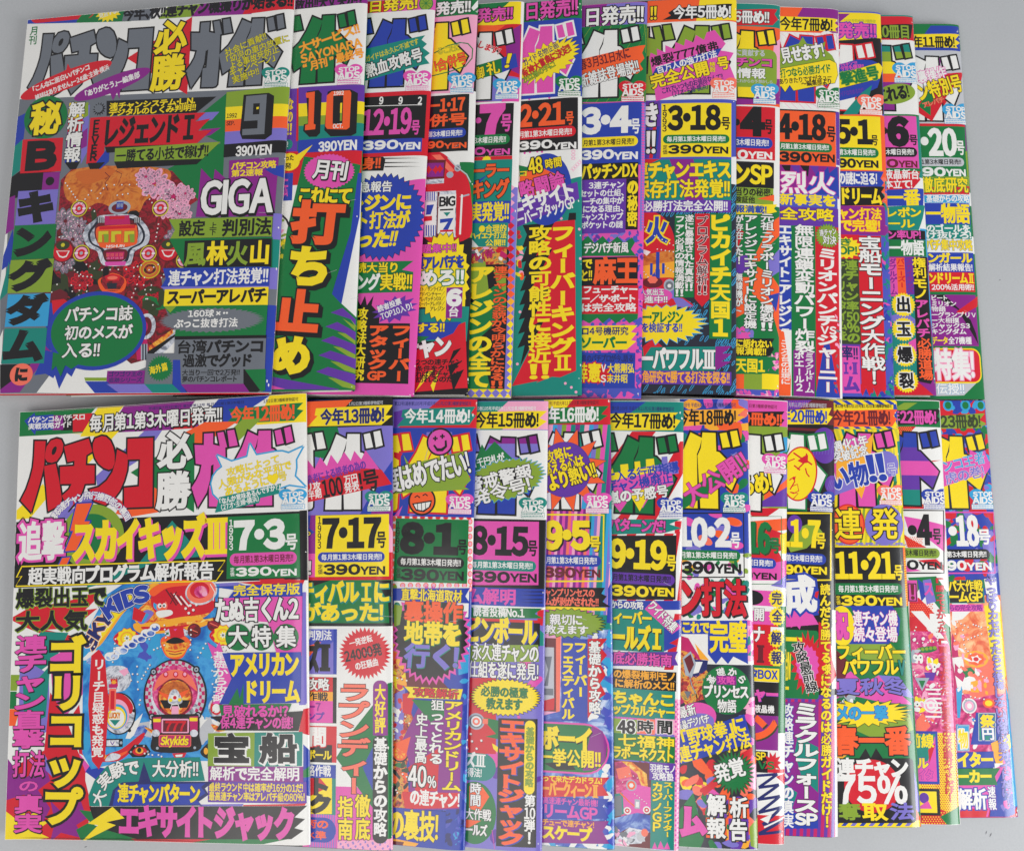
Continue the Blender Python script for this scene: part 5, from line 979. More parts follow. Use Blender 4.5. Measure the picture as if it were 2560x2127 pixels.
    PS('O', "1055 150 1090 110 1200 105 1255 155 1230 200 1200 250 1150 262 1090 240"); PS('6', "1065 150 1240 150 1200 200 1110 200"); PS('R', "1090 70 1150 45 1215 60 1228 100 1160 130 1100 110"); P('M', "1130 70 1152 100 1175 66 1165 62 1152 78 1140 66"); PS('K', "1090 150 1150 118 1215 145 1150 162"); PS('f', "1080 190 1150 200 1225 185 1190 240 1110 245"); line('R', "1090 205 1150 215 1215 200", 6); line('D', "1110 225 1150 232 1195 222", 5); P('4', "1085 80 1110 62 1120 112 1092 112"); P('4', "1205 62 1235 76 1232 110 1212 108"); P('G', "1092 90 1108 84 1110 100 1096 102")
    PS('4', "690 330 760 305 830 320 862 400 820 465 730 480 690 460"); T('CHANCE', 'D', 705, 375, 795, 394, b=.8); P('A', "780 340 835 318 845 350 815 375"); P('R', "725 392 770 392 775 440 735 445"); S('f', 748, 415, 20, 20, 6, .6); R('Q', 715, 425, 770, 450)
    E('K', 782, 620, 112, 138); E('4', 780, 620, 104, 130); PS('R', "690 500 800 490 870 560 860 620 800 590 700 580"); E('A', 765, 625, 84, 100); E('C', 765, 640, 72, 84); E('Y', 765, 645, 62, 72); E('W', 765, 650, 52, 60); R('S', 716, 455, 762, 600); R('R', 726, 470, 752, 590); T('LUCKY', 'R', 714, 612, 790, 650, o='Y', ow=.04, b=1.2); P('T', "720 660 790 660 755 700"); pins('K', "880 600;850 730;690 740", 12)
    R('K', 690, 784, 806, 838); R('4', 700, 792, 780, 832); R('W', 716, 800, 760, 826); T('V', 'V', 722, 802, 754, 824); E('Z', 795, 810, 9, 10)
    PS('R', "640 930 720 880 800 850 940 745 935 790 850 880 770 930"); P('O', "740 900 840 860 830 880 760 920"); PS('4', "690 930 730 880 790 890 770 920"); PS('f', "600 900 660 870 700 900 650 930"); P('K', "840 872 880 822 960 822 990 868 950 905 870 905"); PS('R', "870 868 900 840 945 842 965 868 930 892 890 890"); E('f', 915, 862, 26, 20); E('K', 915, 858, 14, 16); pins('Z', "860 870;970 868;890 832;945 832", 7)
    PS('K', "1315 870 1345 830 1380 815 1385 910 1340 905"); E('f', 1352, 865, 14, 22); P('R', "1130 880 1225 875 1210 905 1145 908"); P('W', "1150 890 1200 886 1195 902 1155 904")
    E('K', 1150, 500, 208, 240); E('H', 1150, 498, 196, 228)
    for i in range(52):
        a0, a1 = 2 * math.pi * i / 52, 2 * math.pi * (i + 1) / 52
        for r0, r1, par in ((1.0, .9, 0), (.9, .8, 1)):
            if (i + par) % 2: P('Q', ' '.join(f"{1150+196*r*math.cos(a):.1f} {498+228*r*math.sin(a):.1f}" for r, a in ((r0, a0), (r0, a1), (r1, a1), (r1, a0))))
    E('4', 1150, 490, 160, 186); E('8', 1150, 470, 150, 170); PS('S', "1010 470 1050 370 1150 330 1250 370 1295 470 1240 430 1150 400 1060 430"); E('2', 1150, 515, 116, 128); E('6', 1150, 512, 104, 114); PS('3', "1060 480 1100 420 1200 410 1240 470 1200 500 1100 500"); P('K', "1052 530 1250 530 1230 580 1080 585")
    for i in range(7): line('E', f"{1085+i*22} 430 {1085+i*22} 495", 3); line('E', f"1070 {425+i*11} 1235 {423+i*11}", 2)
    PS('O', "1040 470 1130 498 1240 462 1180 528 1110 530"); PS('4', "1125 470 1165 465 1200 540 1150 560 1105 540"); E('W', 1150, 512, 24, 20); E('R', 1150, 514, 12, 12); E('Y', 1122, 530, 12, 12); E('Y', 1182, 528, 12, 12); R('A', 1128, 570, 1174, 622); line('W', "1120 590 1130 560 1170 556 1182 590", 5)
    for x in (1090, 1155, 1215): E('R', x, 362, 17, 20); E('A', x, 360, 10, 12)
    for x, y in ((1010, 345), (1290, 330), (1000, 640), (1300, 630)): E('K', x, y, 22, 24); E('Z', x, y, 14, 15); E('X', x, y, 6, 6)
    PS('K', "1000 640 1060 625 1245 622 1305 632 1310 760 1300 862 1015 866 1002 760"); P('Q', "1005 645 1060 640 1060 745 1012 748"); P('Q', "1245 638 1302 634 1298 735 1250 740"); R('Y', 1008, 652, 1056, 674, rr=.4); R('Y', 1246, 645, 1298, 668, rr=.4); R('A', 1062, 652, 1242, 746, rr=.2); R('D', 1072, 662, 1232, 738); T('777', 'R', 1085, 668, 1220, 732, b=1.6, sk=.12)
    PS('f', "950 708 1000 724 1030 740 1012 757"); PS('f', "1350 703 1300 720 1270 736 1290 752"); P('R', "960 712 1000 728 1005 742"); E('4', 1025, 747, 26, 24); E('4', 1275, 747, 26, 24); R('K', 1012, 770, 1298, 864, rr=.2); R('Q', 1048, 762, 1252, 832, rr=.3, o='S', ow=.0004); T('Skykids', 'Y', 1058, 770, 1240, 824, o='D', ow=.02, b=1.8, sk=.15); E('Z', 1035, 845, 9, 9); E('Z', 1280, 842, 9, 9)
    E('4', 1420, 580, 52, 62); E('R', 1420, 580, 40, 48); E('W', 1420, 585, 26, 30); PS('6', "1385 690 1430 700 1480 730 1420 735")
    pins('W', "1080 40 1090 120 4;1255 70 1250 200 5;960 120 980 130 2;1010 200 1080 170 4;1300 250 1350 160 4;900 310 905 460 4;985 300 930 390 5;920 530 915 560 2;1390 250 1400 600 5;700 520 705 500 2;950 880 1000 890 3;760 130 740 280 6;1460 180 1500 220 3;870 360 860 400 2;1040 890 1060 900 2;560 150 620 180 3", 6)
    g('top_banner'); fr('j'); P('G', "90 152 660 118 600 190 560 318 92 346"); P('K', "400 205 480 200 480 302 400 306"); P('R', "478 198 630 190 570 310 478 314"); P('U', "345 205 415 205 415 300 345 303"); P('B', "160 242 228 188 230 208 350 200 350 298 236 306 230 334")
    P('Y', "665 118 838 112 650 340 525 345"); P('U', "835 112 1295 92 1140 300 700 320"); P('R', "1290 165 1490 160 1480 280 1130 298"); P('B', "1440 92 1775 74 1480 270 1280 282"); P('Y', "1770 74 2022 60 2022 250 1680 268"); P('G', "1500 165 1990 122 1950 165 1992 172 1930 240 1478 262 1530 212")
    T('パチンコ&パチスロ', 'W', 190, 206, 558, 246, b=.9); T('実戦攻略ガイド', 'W', 190, 252, 474, 292, b=.9); T('毎月第1第3木曜日発売!!', 'W', 588, 178, 1452, 288, o='K', ow=.05, b=1.2, sh='K', so=(.03, .05)); T('今年12冊め!', 'O', 1512, 142, 1932, 250, b=1.4); T('1月2日第3種郵便物認可', 'K', 1728, 94, 1956, 118, b=.5); T('平成5年7月3日発行 第5巻第13号 毎月2回第1第3木曜日', 'N', 972, 130, 1600, 150, b=.4)
    g('title_lettering'); fr('A'); P('Y', "820 130 1150 125 1480 95 1300 290 1040 560 1000 480 1180 200 1120 150"); P('P', "1830 95 2075 85 1990 215 1720 520 1180 860 1160 720 1500 400"); P('Y', "430 820 500 1000 250 1300 -20 1326 0 1250 260 1000"); fr('j'); P('P', "330 880 520 800 560 720 600 720 610 860 500 890"); P('O', "1345 250 1560 245 1300 420 1190 330"); P('O', "760 850 830 700 1080 620 1040 840 860 870"); P('L', "1590 232 1720 224 1560 380 1330 560 1290 520"); P('L', "970 862 1105 856 1200 770 1090 760"); P('G', "1278 318 1274 842 858 580")
    logo('M', ANCH['b'][0], full='R'); fr('B'); T('必', 'W', 82, 138, 552, 612, o='K', ow=.035, b=1.7); T('勝', 'W', 58, 680, 534, 1166, o='K', ow=.035, b=1.7)
    g('slogan_print'); P('W', "905 435 1100 520 1320 452 1355 280 1440 432 1700 385 1800 380 1890 405 2075 320 1985 490 1990 600 1970 720 2110 862 1900 832 1700 900 950 1060 850 960 822 820 850 720 900 650 975 590", o='C', ow=.0010)
    for s, x, y, l, h, d in (('攻略によって', 1395, 575, 745, 118, 11.5), ('人類がみな平和で', 1415, 702, 1035, 120, 12), ('あるように♥号', 1435, 825, 880, 124, 12)): TR(s, 'Y', x, y, l, h, d, o='J', ow=.014, b=.75)
    P('T', "930 1010 1788 818 1750 962 1500 1020 1480 1090 872 1224"); TR('「なんか意味あるんですか?」', 'W', 1350, 968, 850, 84, 11, b=.8); TR('(27才・主婦・横浜)', 'W', 1215, 1090, 530, 84, 11, b=.8)
    AIDS('C', 732, 1243)
    g('headline_print'); fr('j'); E('L', 605, 1000, 208, 212, n=50); E('G', 600, 1000, 150, 150); P('K', "80 1190 420 1180 820 1170 700 1300 80 1330"); P('P', "330 890 400 800 480 745 480 790 420 870"); P('R', "700 720 790 760 850 850 820 900 770 800 680 740"); TA('爆裂連チャン飛行機野郎の裏面', 'W', 597, 1007, 276, -60, 60, 50, o='V', ow=.04)
    T('追撃', 'W', 128, 912, 424, 1154, o='M', ow=.06, b=1.6, o2='K', ow2=.09); P('O', "505 785 605 780 555 900 592 900 500 1090 428 1096 482 962 462 962", o='B', ow=.0009); P('O', "410 1140 462 1135 440 1180 388 1186", o='B', ow=.0008)
    T('スカイキッズⅢ', 'Y', 480, 884, 1488, 1148, b=1.7, sh='M', so=(.05, .07)); line('Y', "142 1196 1480 1156 1432 1226 1466 1222 1420 1290 105 1326 146 1258 110 1268 146 1196", 8); T('超実戦向プログラム解析報告', 'W', 178, 1188, 1404, 1298, b=1.2)
    T('爆裂出玉で', 'K', 112, 1338, 692, 1462, o='L', ow=.015, sh='L', so=(.03, .05), b=1.4); fr('l'); T('大人気', 'K', 108, -50, 575, 76, o='L', ow=.015, sh='L', so=(.03, .05), b=1.5)
    g('issue_panel'); fr('j'); P('G', "1496 870 1966 848 1972 1266 1488 1278"); T('1993', 'W', 1504, 888, 1532, 1092, v=2, b=.8); T('7・3', 'W', 1538, 884, 1870, 1094, b=2); T('号', 'W', 1872, 982, 1954, 1086, b=1.2); sale('M', 'D', 1508, 1104, 1946, 1186, 1534, te=1925); T('定価', 'W', 1512, 1204, 1540, 1262, v=1, b=.6); yen('W', 1546, 1786, 1948, 1202, 1256)
    g('headline_print'); P('B', "1400 1330 1985 1304 1985 1396 1500 1402 1540 1350"); T('完全保存版', 'Y', 1530, 1312, 1966, 1384, b=1.1); P('M', "1430 1404 1985 1390 1980 1780 1820 1780 1760 1560 1440 1540"); T('たぬ吉くん2', 'W', 1412, 1402, 1956, 1556, o='K', ow=.04, b=1.2); fr('l')
    for s, x in (('大', 1562), ('特', 1717), ('集', 1878)): E('G', x, 118, 82, 88); T(s, 'W', x - 66, 50, x + 66, 184, o='K', ow=.05, b=1)
    P('M', "1362 150 1420 190 1442 148 1520 390 1440 555 1396 555 1446 380"); T('基礎から攻略', 'W', 1400, 212, 1500, 550, v=1, b=.9); P('B', "1460 222 1978 214 1972 548 1440 558 1522 390"); P('G', "1500 560 1560 450 1575 520 1600 420 1600 560"); T('アメリカン', 'Y', 1514, 222, 1960, 376, b=1.4); T('ドリーム', 'Y', 1610, 402, 1964, 550, b=1.4)
    P('G', "1440 562 1915 555 1880 640 1460 660"); P('K', "1380 640 1990 602 1960 732 1420 728 1450 680"); T('見破れるか!?', 'M', 1456, 566, 1894, 642, o='K', ow=.03, b=1.2); T('保4連チャンの謎!', 'M', 1446, 640, 1924, 718, b=1.1)
    P('L', "1366 748 1672 744 1668 966 1364 968"); P('T', "1672 744 1986 738 1982 962 1668 966"); T('宝', 'K', 1398, 762, 1642, 942, o='W', ow=.02, sh='W', so=(.05, .06), b=2.2); T('船', 'K', 1700, 758, 1950, 940, o='W', ow=.02, sh='W', so=(.05, .06), b=1.9); R('U', 1364, 966, 1984, 1068); T('解析で完全解明', 'W', 1374, 972, 1964, 1058); R('V', 1362, 1066, 2004, 1205); T('最終ラウンド中は確率が16分の1だ!', 'Y', 1368, 1076, 1984, 1134, b=.9); T('最高連チャン率はアレパチ級の80%!', 'Y', 1368, 1136, 1994, 1194, b=.9)
    P('T', "840 912 1312 905 1345 1060 800 1070 742 1120 715 1226 588 1226 580 1160 620 1060 700 965"); P('N', "945 935 990 1065 1400 1066 1345 1110 1370 1150 1300 1200 1330 1222 715 1226 742 1120 800 1070 910 1064"); P('B', "760 1120 810 1085 1350 1075 1320 1100 1350 1140 1290 1180 1320 1215 740 1222")
    for s, x, y, d, q in (('大', 650, 1170, 62, 90), ('実', 690, 1058, 45, 95), ('験', 770, 990, 22, 100), ('で', 866, 975, 6, 95)): T(s, 'W', x - q / 2, y - q / 2, x + q / 2, y + q / 2, deg=d, o='K', ow=.03)
    T('大分析!!', 'W', 998, 930, 1304, 1036, o='K', ow=.03); T('連チャンパターン', 'Y', 772, 1084, 1312, 1204, o='N', ow=.02, b=1.3)
    P('K', "588 1230 2016 1222 1932 1300 2002 1310 1932 1370 1992 1386 1912 1442 900 1442 700 1382 612 1304"); P('Y', "740 1230 818 1305 700 1330 762 1350 526 1468 645 1350 578 1340"); T('エキサイトジャック', 'M', 776, 1234, 1920, 1434, b=1.8)
    P('R', "600 240 650 198 690 260 715 560 690 900 650 985 605 930 580 560"); T('リーチ目疑惑も発覚', 'W', 606, 262, 686, 906, v=1, b=1)
    T('ゴリコップ', 'Y', 312, 118, 556, 1360, v=1, o='K', ow=.07, b=1.2); T('連チャン直撃', 'M', 92, 108, 304, 850, v=1, o='K', ow=.02, sh='K', so=(.03, .05), b=1.4); T('打法', 'M', 85, 868, 296, 1036, o='K', ow=.02, sh='K', so=(.03, .04)); T('の', 'M', 122, 1058, 254, 1132, b=1, o='K', ow=.02); T('真実', 'M', 92, 1155, 284, 1406, v=1, o='K', ow=.02, sh='K', so=(.03, .05), b=1.4)
    wear(8, 21)
def bottom_2():
    g('cover_artwork'); fr('n'); R('U', 40, 930, 145, 1250); P('B', "80 940 110 960 100 1050 140 1080 80 1120"); R('M', 40, 1240, 145, 1450); E('N', 95, 1090, 22, 22); E('Y', 95, 1090, 14, 14); E('N', 95, 1090, 7, 7); P('U', "690 900 730 880 730 1080 690 1000"); P('A', "690 1000 730 1080 730 1250 690 1240"); R('R', 40, 1415, 730, 1440); R('R', 690, 1230, 730, 1440); T('!', 'W', 88, 1296, 118, 1400, o='K')
    R('G', 40, 1438, 730, 1760); P('K', "600 1440 730 1440 730 1760 700 1760 690 1600"); P('K', "84 1440 260 1440 84 1500")
    fr('o'); R('W', 50, 46, 725, 1270); R('M', 50, 1255, 730, 1745); stripes([None, 'P'], 100, 1280, 300, 1720, 9, 12); P('G', "430 830 580 640 690 480 740 470 740 1620 690 1700 580 1420 300 1040"); P('B', "500 1110 585 940 590 1320"); P('A', "310 1660 725 1640 725 1745 310 1745")
    for i in range(50): E('P', 320 + (i * 37) % 390, 1665 + (i * 53) % 70, 9, 3.5, 40, n=8)
    g('top_banner'); fr('n'); P('O', "60 75 445 78 330 185 60 260"); P('K', "435 78 735 66 735 285 60 295 60 260 330 180"); P('O', "60 225 170 210 110 290 60 295"); P('Y', "150 152 724 128 672 204 722 208 640 276 90 288 162 208 140 206"); T('今年13冊め!', 'N', 182, 154, 660, 268, o='B', ow=.01, b=1.4); T('1月2日第3種郵便物認可', 'H', 395, 100, 652, 128, b=.5)
    g('title_lettering'); R('P', 60, 290, 735, 945); P('G', "60 300 310 288 380 560 60 500"); P('B', "600 720 735 540 735 945 480 945"); P('U', "600 850 735 760 735 945 560 945"); P('P', "560 290 735 285 735 500 640 540"); logo('W', ANCH['b'][1])
    g('slogan_print'); P('M', "60 620 90 540 140 606 182 518 232 584 262 498 312 566 362 478 410 546 438 470 490 534 522 466 712 720 60 850"); P('R', "60 692 500 600 642 612 718 720 60 862"); TR('読者による読者の為の', 'V', 300, 632, 455, 68, 13); T('リ攻', 'W', 70, 708, 186, 772, deg=8); T('上半期', 'W', 40, 770, 192, 834, deg=8); T('100', 'K', 196, 676, 352, 812, deg=10, b=1.5); T('万円', 'W', 358, 648, 464, 712, deg=10); T('発表', 'W', 362, 706, 476, 778, deg=10); T('!号', 'K', 470, 616, 624, 760, deg=10, b=1.3)
    AIDS('T', 947, 1248)
    g('issue_panel'); R('Y', 143, 948, 692, 1412); T('1993', 'K', 162, 962, 190, 1208, v=2, b=.8); T('7・17', 'K', 198, 962, 634, 1214, b=2); T('号', 'K', 602, 1076, 676, 1198, b=1.4); sale('B', 'W', 162, 1228, 662, 1304, 188, te=642); T('定価', 'K', 164, 1322, 200, 1398, v=1, b=.7); yen('K', 204, 484, 668, 1322, 1396)
    g('headline_print'); T('ティバルⅠに', 'Y', 20, 1452, 695, 1610, o='T', ow=.02, sh='T', so=(.04, .05), b=1.4); T('があった!', 'Y', 40, 1616, 655, 1748, o='T', ow=.02, sh='T', so=(.04, .05), b=1.3)
    fr('o'); R('B', 50, 74, 306, 412); R('I', 50, 74, 280, 412); P('O', "60 210 190 170 60 330"); P('P', "150 250 280 170 280 410 60 410"); T('判別法', 'W', 84, 86, 268, 158, b=1.1); T('ズⅡ', 'K', 84, 178, 262, 404, b=1.9); R('K', 50, 434, 304, 778); R('R', 50, 434, 276, 544); T('攻略', 'W', 80, 446, 252, 534, o='K', ow=.04, b=1.1); R('f', 50, 544, 276, 640); T('作戦', 'K', 84, 550, 240, 614, b=1.2); R('M', 50, 612, 276, 776); T('ー7', 'U', 84, 622, 186, 694, b=1.2); T('ンプ', 'V', 84, 698, 214, 762)
    R('R', 50, 800, 304, 1072); R('K', 50, 940, 270, 1072); T('間', 'W', 96, 812, 232, 954, o='R', ow=.05, b=1.6); T('ボール', 'Y', 84, 984, 266, 1054); R('T', 50, 1088, 298, 1462); R('B', 50, 1090, 298, 1190); T('略作戦', 'W', 84, 1096, 262, 1178, b=1.1); P('Y', "50 1190 270 1190 270 1460 50 1460"); P('R', "50 1190 180 1190 240 1260 100 1330 50 1300"); T('ト', 'K', 110, 1196, 262, 1320, b=2.2); T('ク', 'K', 96, 1320, 262, 1456, b=2.2); pill('B', -120, 1482, 298, 1668); T('術の', 'O', 60, 1504, 244, 1568, b=1.3); T('水準', 'O', 60, 1588, 228, 1650, b=1.2)
    S('R', 515, 256, 196, 198, 36, .82); TR('一発逆転', 'W', 486, 164, 176, 52, 14); TR('24000発', 'K', 502, 254, 282, 92, 12, b=1.4); TR('の狂騒曲', 'W', 530, 338, 176, 58, 12)
    T('ラプンディー', 'S', 316, 482, 556, 1316, v=1, o='K', ow=.035, b=1.2); R('R', 577, 458, 687, 880, rr=.9); R('U', 577, 458, 687, 880, rr=.9); R('K', 575, 868, 687, 1678, rr=.9); R('U', 577, 840, 687, 872); T('大好評', 'Y', 590, 492, 672, 862, v=1, b=1.1); T('基礎からの攻略', 'W', 584, 888, 682, 1632, v=1, b=1.3)
    for s, x0, y0, x1, y1 in (('指', 312, 1336, 428, 1484), ('徹', 442, 1322, 558, 1484), ('南', 312, 1498, 428, 1654), ('底', 442, 1498, 558, 1654)): T(s, 'Y', x0, y0, x1, y1, o='K', ow=.03, b=1.2)
    wear(10, 22)
def bottom_3():
    g('cover_artwork'); fr('n'); R('W', 690, 960, 1345, 1500); 
    for i in range(10): E('S', 775 + i * 58, 968, 20, 20); E('R', 775 + i * 58, 968, 15, 15); E('S', 800 + i * 58, 1478, 20, 20); E('A', 800 + i * 58, 1478, 13, 13); E('S', 1306, 1000 + i * 56, 18, 22); E('A', 1306, 1000 + i * 56, 11, 14)
    for i in range(10): E('S', 735, 980 + i * 56, 18, 20)
    P('W', "735 1490 1300 1490 1290 1760 735 1760"); scatter('LGT', 700, 1480, 780, 1740, 12, 20, 40)
    fr('o'); R('B', 700, -40, 1300, 1730); P('9', "700 60 840 250 800 520 900 800 830 1100 860 1440 700 1440"); scatter('EOfYR', 710, 60, 830, 560, 26, 20, 50); P('P', "740 560 820 520 800 900 740 900"); scatter('RSW', 730, 540, 820, 900, 16, 14, 34); P('R', "800 560 900 540 860 720 800 700"); scatter('KJGO', 720, 1090, 830, 1360, 18, 18, 44); E('K', 780, 1000, 68, 72); E('O', 780, 1000, 56, 60); E('f', 780, 1000, 40, 44)
    for a in range(0, 360, 45): line('O', f"780 1000 {780+40*math.cos(math.radians(a)):.1f} {1000+44*math.sin(math.radians(a)):.1f}", 9)
    P('D', "820 400 1150 380 1100 470 1180 560 840 560"); P('C', "1200 60 1300 20 1290 400 1220 420"); scatter('BIC', 1190, 400, 1280, 1700, 60, 14, 40); scatter('BIN', 1080, 1420, 1260, 1700, 30, 16, 40); P('f', "720 1640 920 1680 880 1720 720 1720"); P('D', "720 1660 810 1670 790 1720 720 1720"); pins('W', "760 440 830 460 3;735 820 740 900 3;800 1160 830 1180 2;750 1280 760 1300 2;820 730 850 780 2", 7)
    g('top_banner'); fr('n'); R('R', 700, 70, 1360, 300); P('P', "690 75 1090 75 1000 150 760 300 690 300"); P('V', "735 180 860 150 760 295 735 295"); T('第22号(通巻第105号)平成元年11月2日第3種郵便物認可', 'N', 735, 102, 1312, 132, b=.5); P('T', "800 162 1345 140 1312 190 1348 206 1300 276 756 286 812 222 790 220"); T('今年14冊め!', 'W', 812, 158, 1304, 264, b=1.2, o='T', ow=.01)
    g('title_lettering'); R('B', 700, 295, 1360, 962); P('P', "980 330 1170 330 1180 450 1060 700 1040 900 850 960 850 860 960 640"); logo('Y', ANCH['b'][2], o='R'); P('M', "735 960 800 880 770 960"); P('R', "735 480 800 490 770 540 735 520")
    E('M', 1080, 404, 88, 92, o='K', ow=.0011)
    for x, y in ((1045, 378), (1098, 362)): R('K', x - 18, y - 6, x + 18, y + 6); R('K', x - 6, y - 18, x + 6, y + 18)
    P('K', "1028 430 1042 424 1060 450 1090 452 1116 434 1116 394 1130 390 1134 440 1100 474 1056 474"); line('P', "1030 310 960 560", 2); E('O', 945, 845, 90, 96, o='K', ow=.0011); line('K', "890 820 910 806 930 822", 9); line('K', "950 806 970 794 988 808", 9); P('K', "870 865 1020 840 1010 890 960 930 900 920"); P('W', "884 872 1010 852 996 890 950 918 904 908")
    for x in (910, 940, 970): line('K', f"{x} 860 {x+4} 918", 5)
    g('slogan_print'); P('L', "700 600 830 580 806 500 850 572 1262 472 1250 560 1312 690 1262 740 1300 760 735 792 700 792"); TR('度はめでたい!', 'W', 985, 632, 640, 190, 14, o='K', ow=.035, b=1.1)
    AIDS('M', 1149, 1255)
    g('issue_panel'); R('G', 738, 980, 1286, 1456); T('1993', 'K', 748, 998, 778, 1236, v=2, b=.8); T('8・1', 'K', 786, 1006, 1210, 1254, b=2.4); T('号', 'K', 1208, 1136, 1284, 1248, b=1.4); sale('K', 'W', 755, 1264, 1258, 1348, 782, te=1236); T('定価', 'K', 752, 1348, 786, 1428, v=1, b=.7); yen('K', 784, 1074, 1258, 1358, 1440)
    g('headline_print'); fr('o'); S('M', 1012, 120, 305, 375, 36, .88); S('K', 1012, 120, 278, 342, 36, .9); P('L', "735 -110 800 -100 780 40 735 60"); S('M', 1010, -190, 150, 60, 14, .5); fr('n'); P('B', "700 1500 1304 1498 1270 1560 1304 1612 740 1592 700 1592"); T('直撃北海道取材', 'Y', 788, 1510, 1244, 1600, o='N', ow=.03, b=1.1); T('裏操作', 'O', 812, 1604, 1248, 1756, o='D', ow=.02, sh='G', so=(.03, .04), b=1.6)
    fr('o'); T('地帯を', 'Y', 810, 26, 1236, 196, sh='G', so=(.04, .04), b=1.5); T('行く!', 'P', 810, 196, 1220, 366, sh='T', so=(.03, .04), b=1.6, sk=.06)
    P('Y', "812 504 1252 524 1232 602 835 588 856 550"); T('攻略解析', 'R', 878, 522, 1220, 588, o='K', ow=.05, b=1.1); P('U', "930 640 1250 615 1224 1420 830 1430 870 1150 800 900"); P('G', "866 600 1112 620 1112 730 1010 770"); P('O', "720 940 860 880 830 1010"); P('R', "840 1110 1080 960 1060 1290 900 1290")
    T('アメリカンドリーム', 'Y', 1104, 612, 1246, 1290, v=1, o='K', ow=.04, b=1.2); T('狙ってとれる', 'W', 1004, 606, 1108, 1090, v=1, o='K', ow=.04); T('史上最高', 'W', 894, 708, 988, 1084, v=1, o='K', ow=.04); T('40', 'W', 840, 1096, 980, 1256, o='K', ow=.04, b=1.2); T('%', 'W', 984, 1176, 1054, 1264, o='K', ow=.05); P('R', "796 1292 1228 1300 1218 1412 820 1422"); T('の連チャン!', 'W', 856, 1288, 1226, 1404, b=1.2)
    R('B', 700, 1424, 1120, 1660); T('の裏技!', 'Y', 700, 1440, 1068, 1656, o='N', ow=.02, b=1.5)
    wear(14, 23)
def bottom_4():
    g('cover_artwork'); fr('n'); R('K', 1280, 978, 1870, 1500)
    fr('o'); R('P', 1240, -90, 1860, 1790); scatter('PAMV', 1250, 300, 1850, 1760, 40, 30, 90); P('T', "1810 60 1860 110 1860 200 1820 200"); P('R', "1240 440 1500 440 1500 1010 1240 1010"); P('G', "1380 730 1520 760 1520 900 1420 880 1500 860"); P('R', "1810 -80 1860 -80 1850 50 1810 40"); E('Z', 1352, 766, 62, 62); E('g', 1352, 766, 50, 50); E('W', 1352, 766, 40, 40); E('S', 1352, 766, 28, 28); E('W', 1352, 766, 14, 14); R('S', 1400, 745, 1440, 785); P('Y', "1470 930 1520 960 1510 1000 1480 970")
    pins('W', "1310 860;1390 910;1320 915;1355 970;1285 970", 9); pill('T', 1100, 1000, 1498, 1205); T('ズⅢ', 'W', 1270, 1004, 1422, 1112, b=1.3); T('習得法!', 'W', 1236, 1116, 1394, 1182); E('G', 1340, 1450, 160, 235); P('O', "1300 1250 1400 1260 1450 1330 1380 1440 1300 1420"); P('O', "1270 1500 1390 1510 1300 1560 1270 1560"); T('時間', 'W', 1304, 1230, 1390, 1406, v=1, o='K', ow=.04); T('大作戦', 'W', 1268, 1424, 1464, 1508, o='K', ow=.04); T('ールズ', 'W', 1272, 1540, 1434, 1624, o='K', ow=.04); line('M', "1470 1580 1495 1760", 4)
    g('top_banner'); fr('n'); R('A', 1280, 90, 1900, 310); P('T', "1280 92 1600 92 1500 185 1280 185"); P('T', "1380 300 1560 296 1540 318 1380 318"); T('第5巻(105号)平成元年11月2日第3種郵便物認可', 'W', 1340, 138, 1800, 168, b=.4); P('Y', "1280 182 1884 172 1826 226 1882 250 1806 302 1280 306"); T('今年15冊め!', 'K', 1338, 184, 1820, 298, b=1.4)
    g('title_lettering'); R('W', 1280, 312, 1895, 980); logo('P', ANCH['b'][3], bands=[('U', .0063), ('P', .0215), ('B', .2)])
    g('slogan_print'); P('G', "1280 580 1340 560 1395 420 1422 472 1490 400 1662 566 1340 670 1280 690"); TR('自千円札が', 'W', 1432, 545, 265, 60, 14); TR('ボールを直撃!?', 'W', 1458, 600, 330, 66, 14); S('L', 1560, 690, 310, 155, 36, .87, 14, o='C', ow=.0003, jit=.03); TR('警戒警報', 'W', 1525, 680, 500, 112, 14, o='K', ow=.04, b=1.1); TR('発令号!', 'W', 1540, 775, 450, 112, 16, o='K', ow=.04, b=1.1)
    AIDS('T', 1332, 1264)
    g('issue_panel'); P('M', "1280 996 1822 1002 1818 1476 1280 1476"); T('8・15', 'K', 1315, 1026, 1740, 1268, b=2); T('号', 'K', 1736, 1142, 1812, 1260, b=1.4); sale('T', 'W', 1200, 1288, 1798, 1368, 1312, te=1774); yen('K', 1312, 1606, 1806, 1376, 1454)
    g('headline_print'); R('B', 1280, 1498, 1858, 1636); T('ム解明', 'M', 1280, 1506, 1652, 1620, b=1.3)
    for y in (1525, 1552, 1582, 1606): P('N', f"1680 {y} 1850 {y-7} 1850 {y+8}")
    R('W', 1280, 1634, 1870, 1652); P('G', "1280 1644 1850 1650 1790 1690 1850 1724 1280 1730"); T('読者投稿No.1', 'W', 1328, 1644, 1714, 1716, b=1.1)
    fr('o'); R('R', 1270, 0, 1850, 22); R('K', 1270, 20, 1826, 192); T('ピンボール', 'Y', 1280, -4, 1802, 186, sh='B', so=(.05, .05), b=1.5); P('L', "1270 196 1816 192 1822 320 1270 320"); T('永久連チャンの', 'W', 1318, 188, 1818, 316, o='K', ow=.03, b=1); T('仕組を遂に発見!', 'W', 1290, 326, 1818, 448, o='K', ow=.03, b=1)
    S('Y', 1570, 586, 262, 140, 42, .88, 2, o='K', ow=.0003); TR('必勝の極意', 'G', 1564, 548, 355, 76, 0, o='J', ow=.02); TR('教えます', 'G', 1562, 638, 270, 82, 1, o='J', ow=.02)
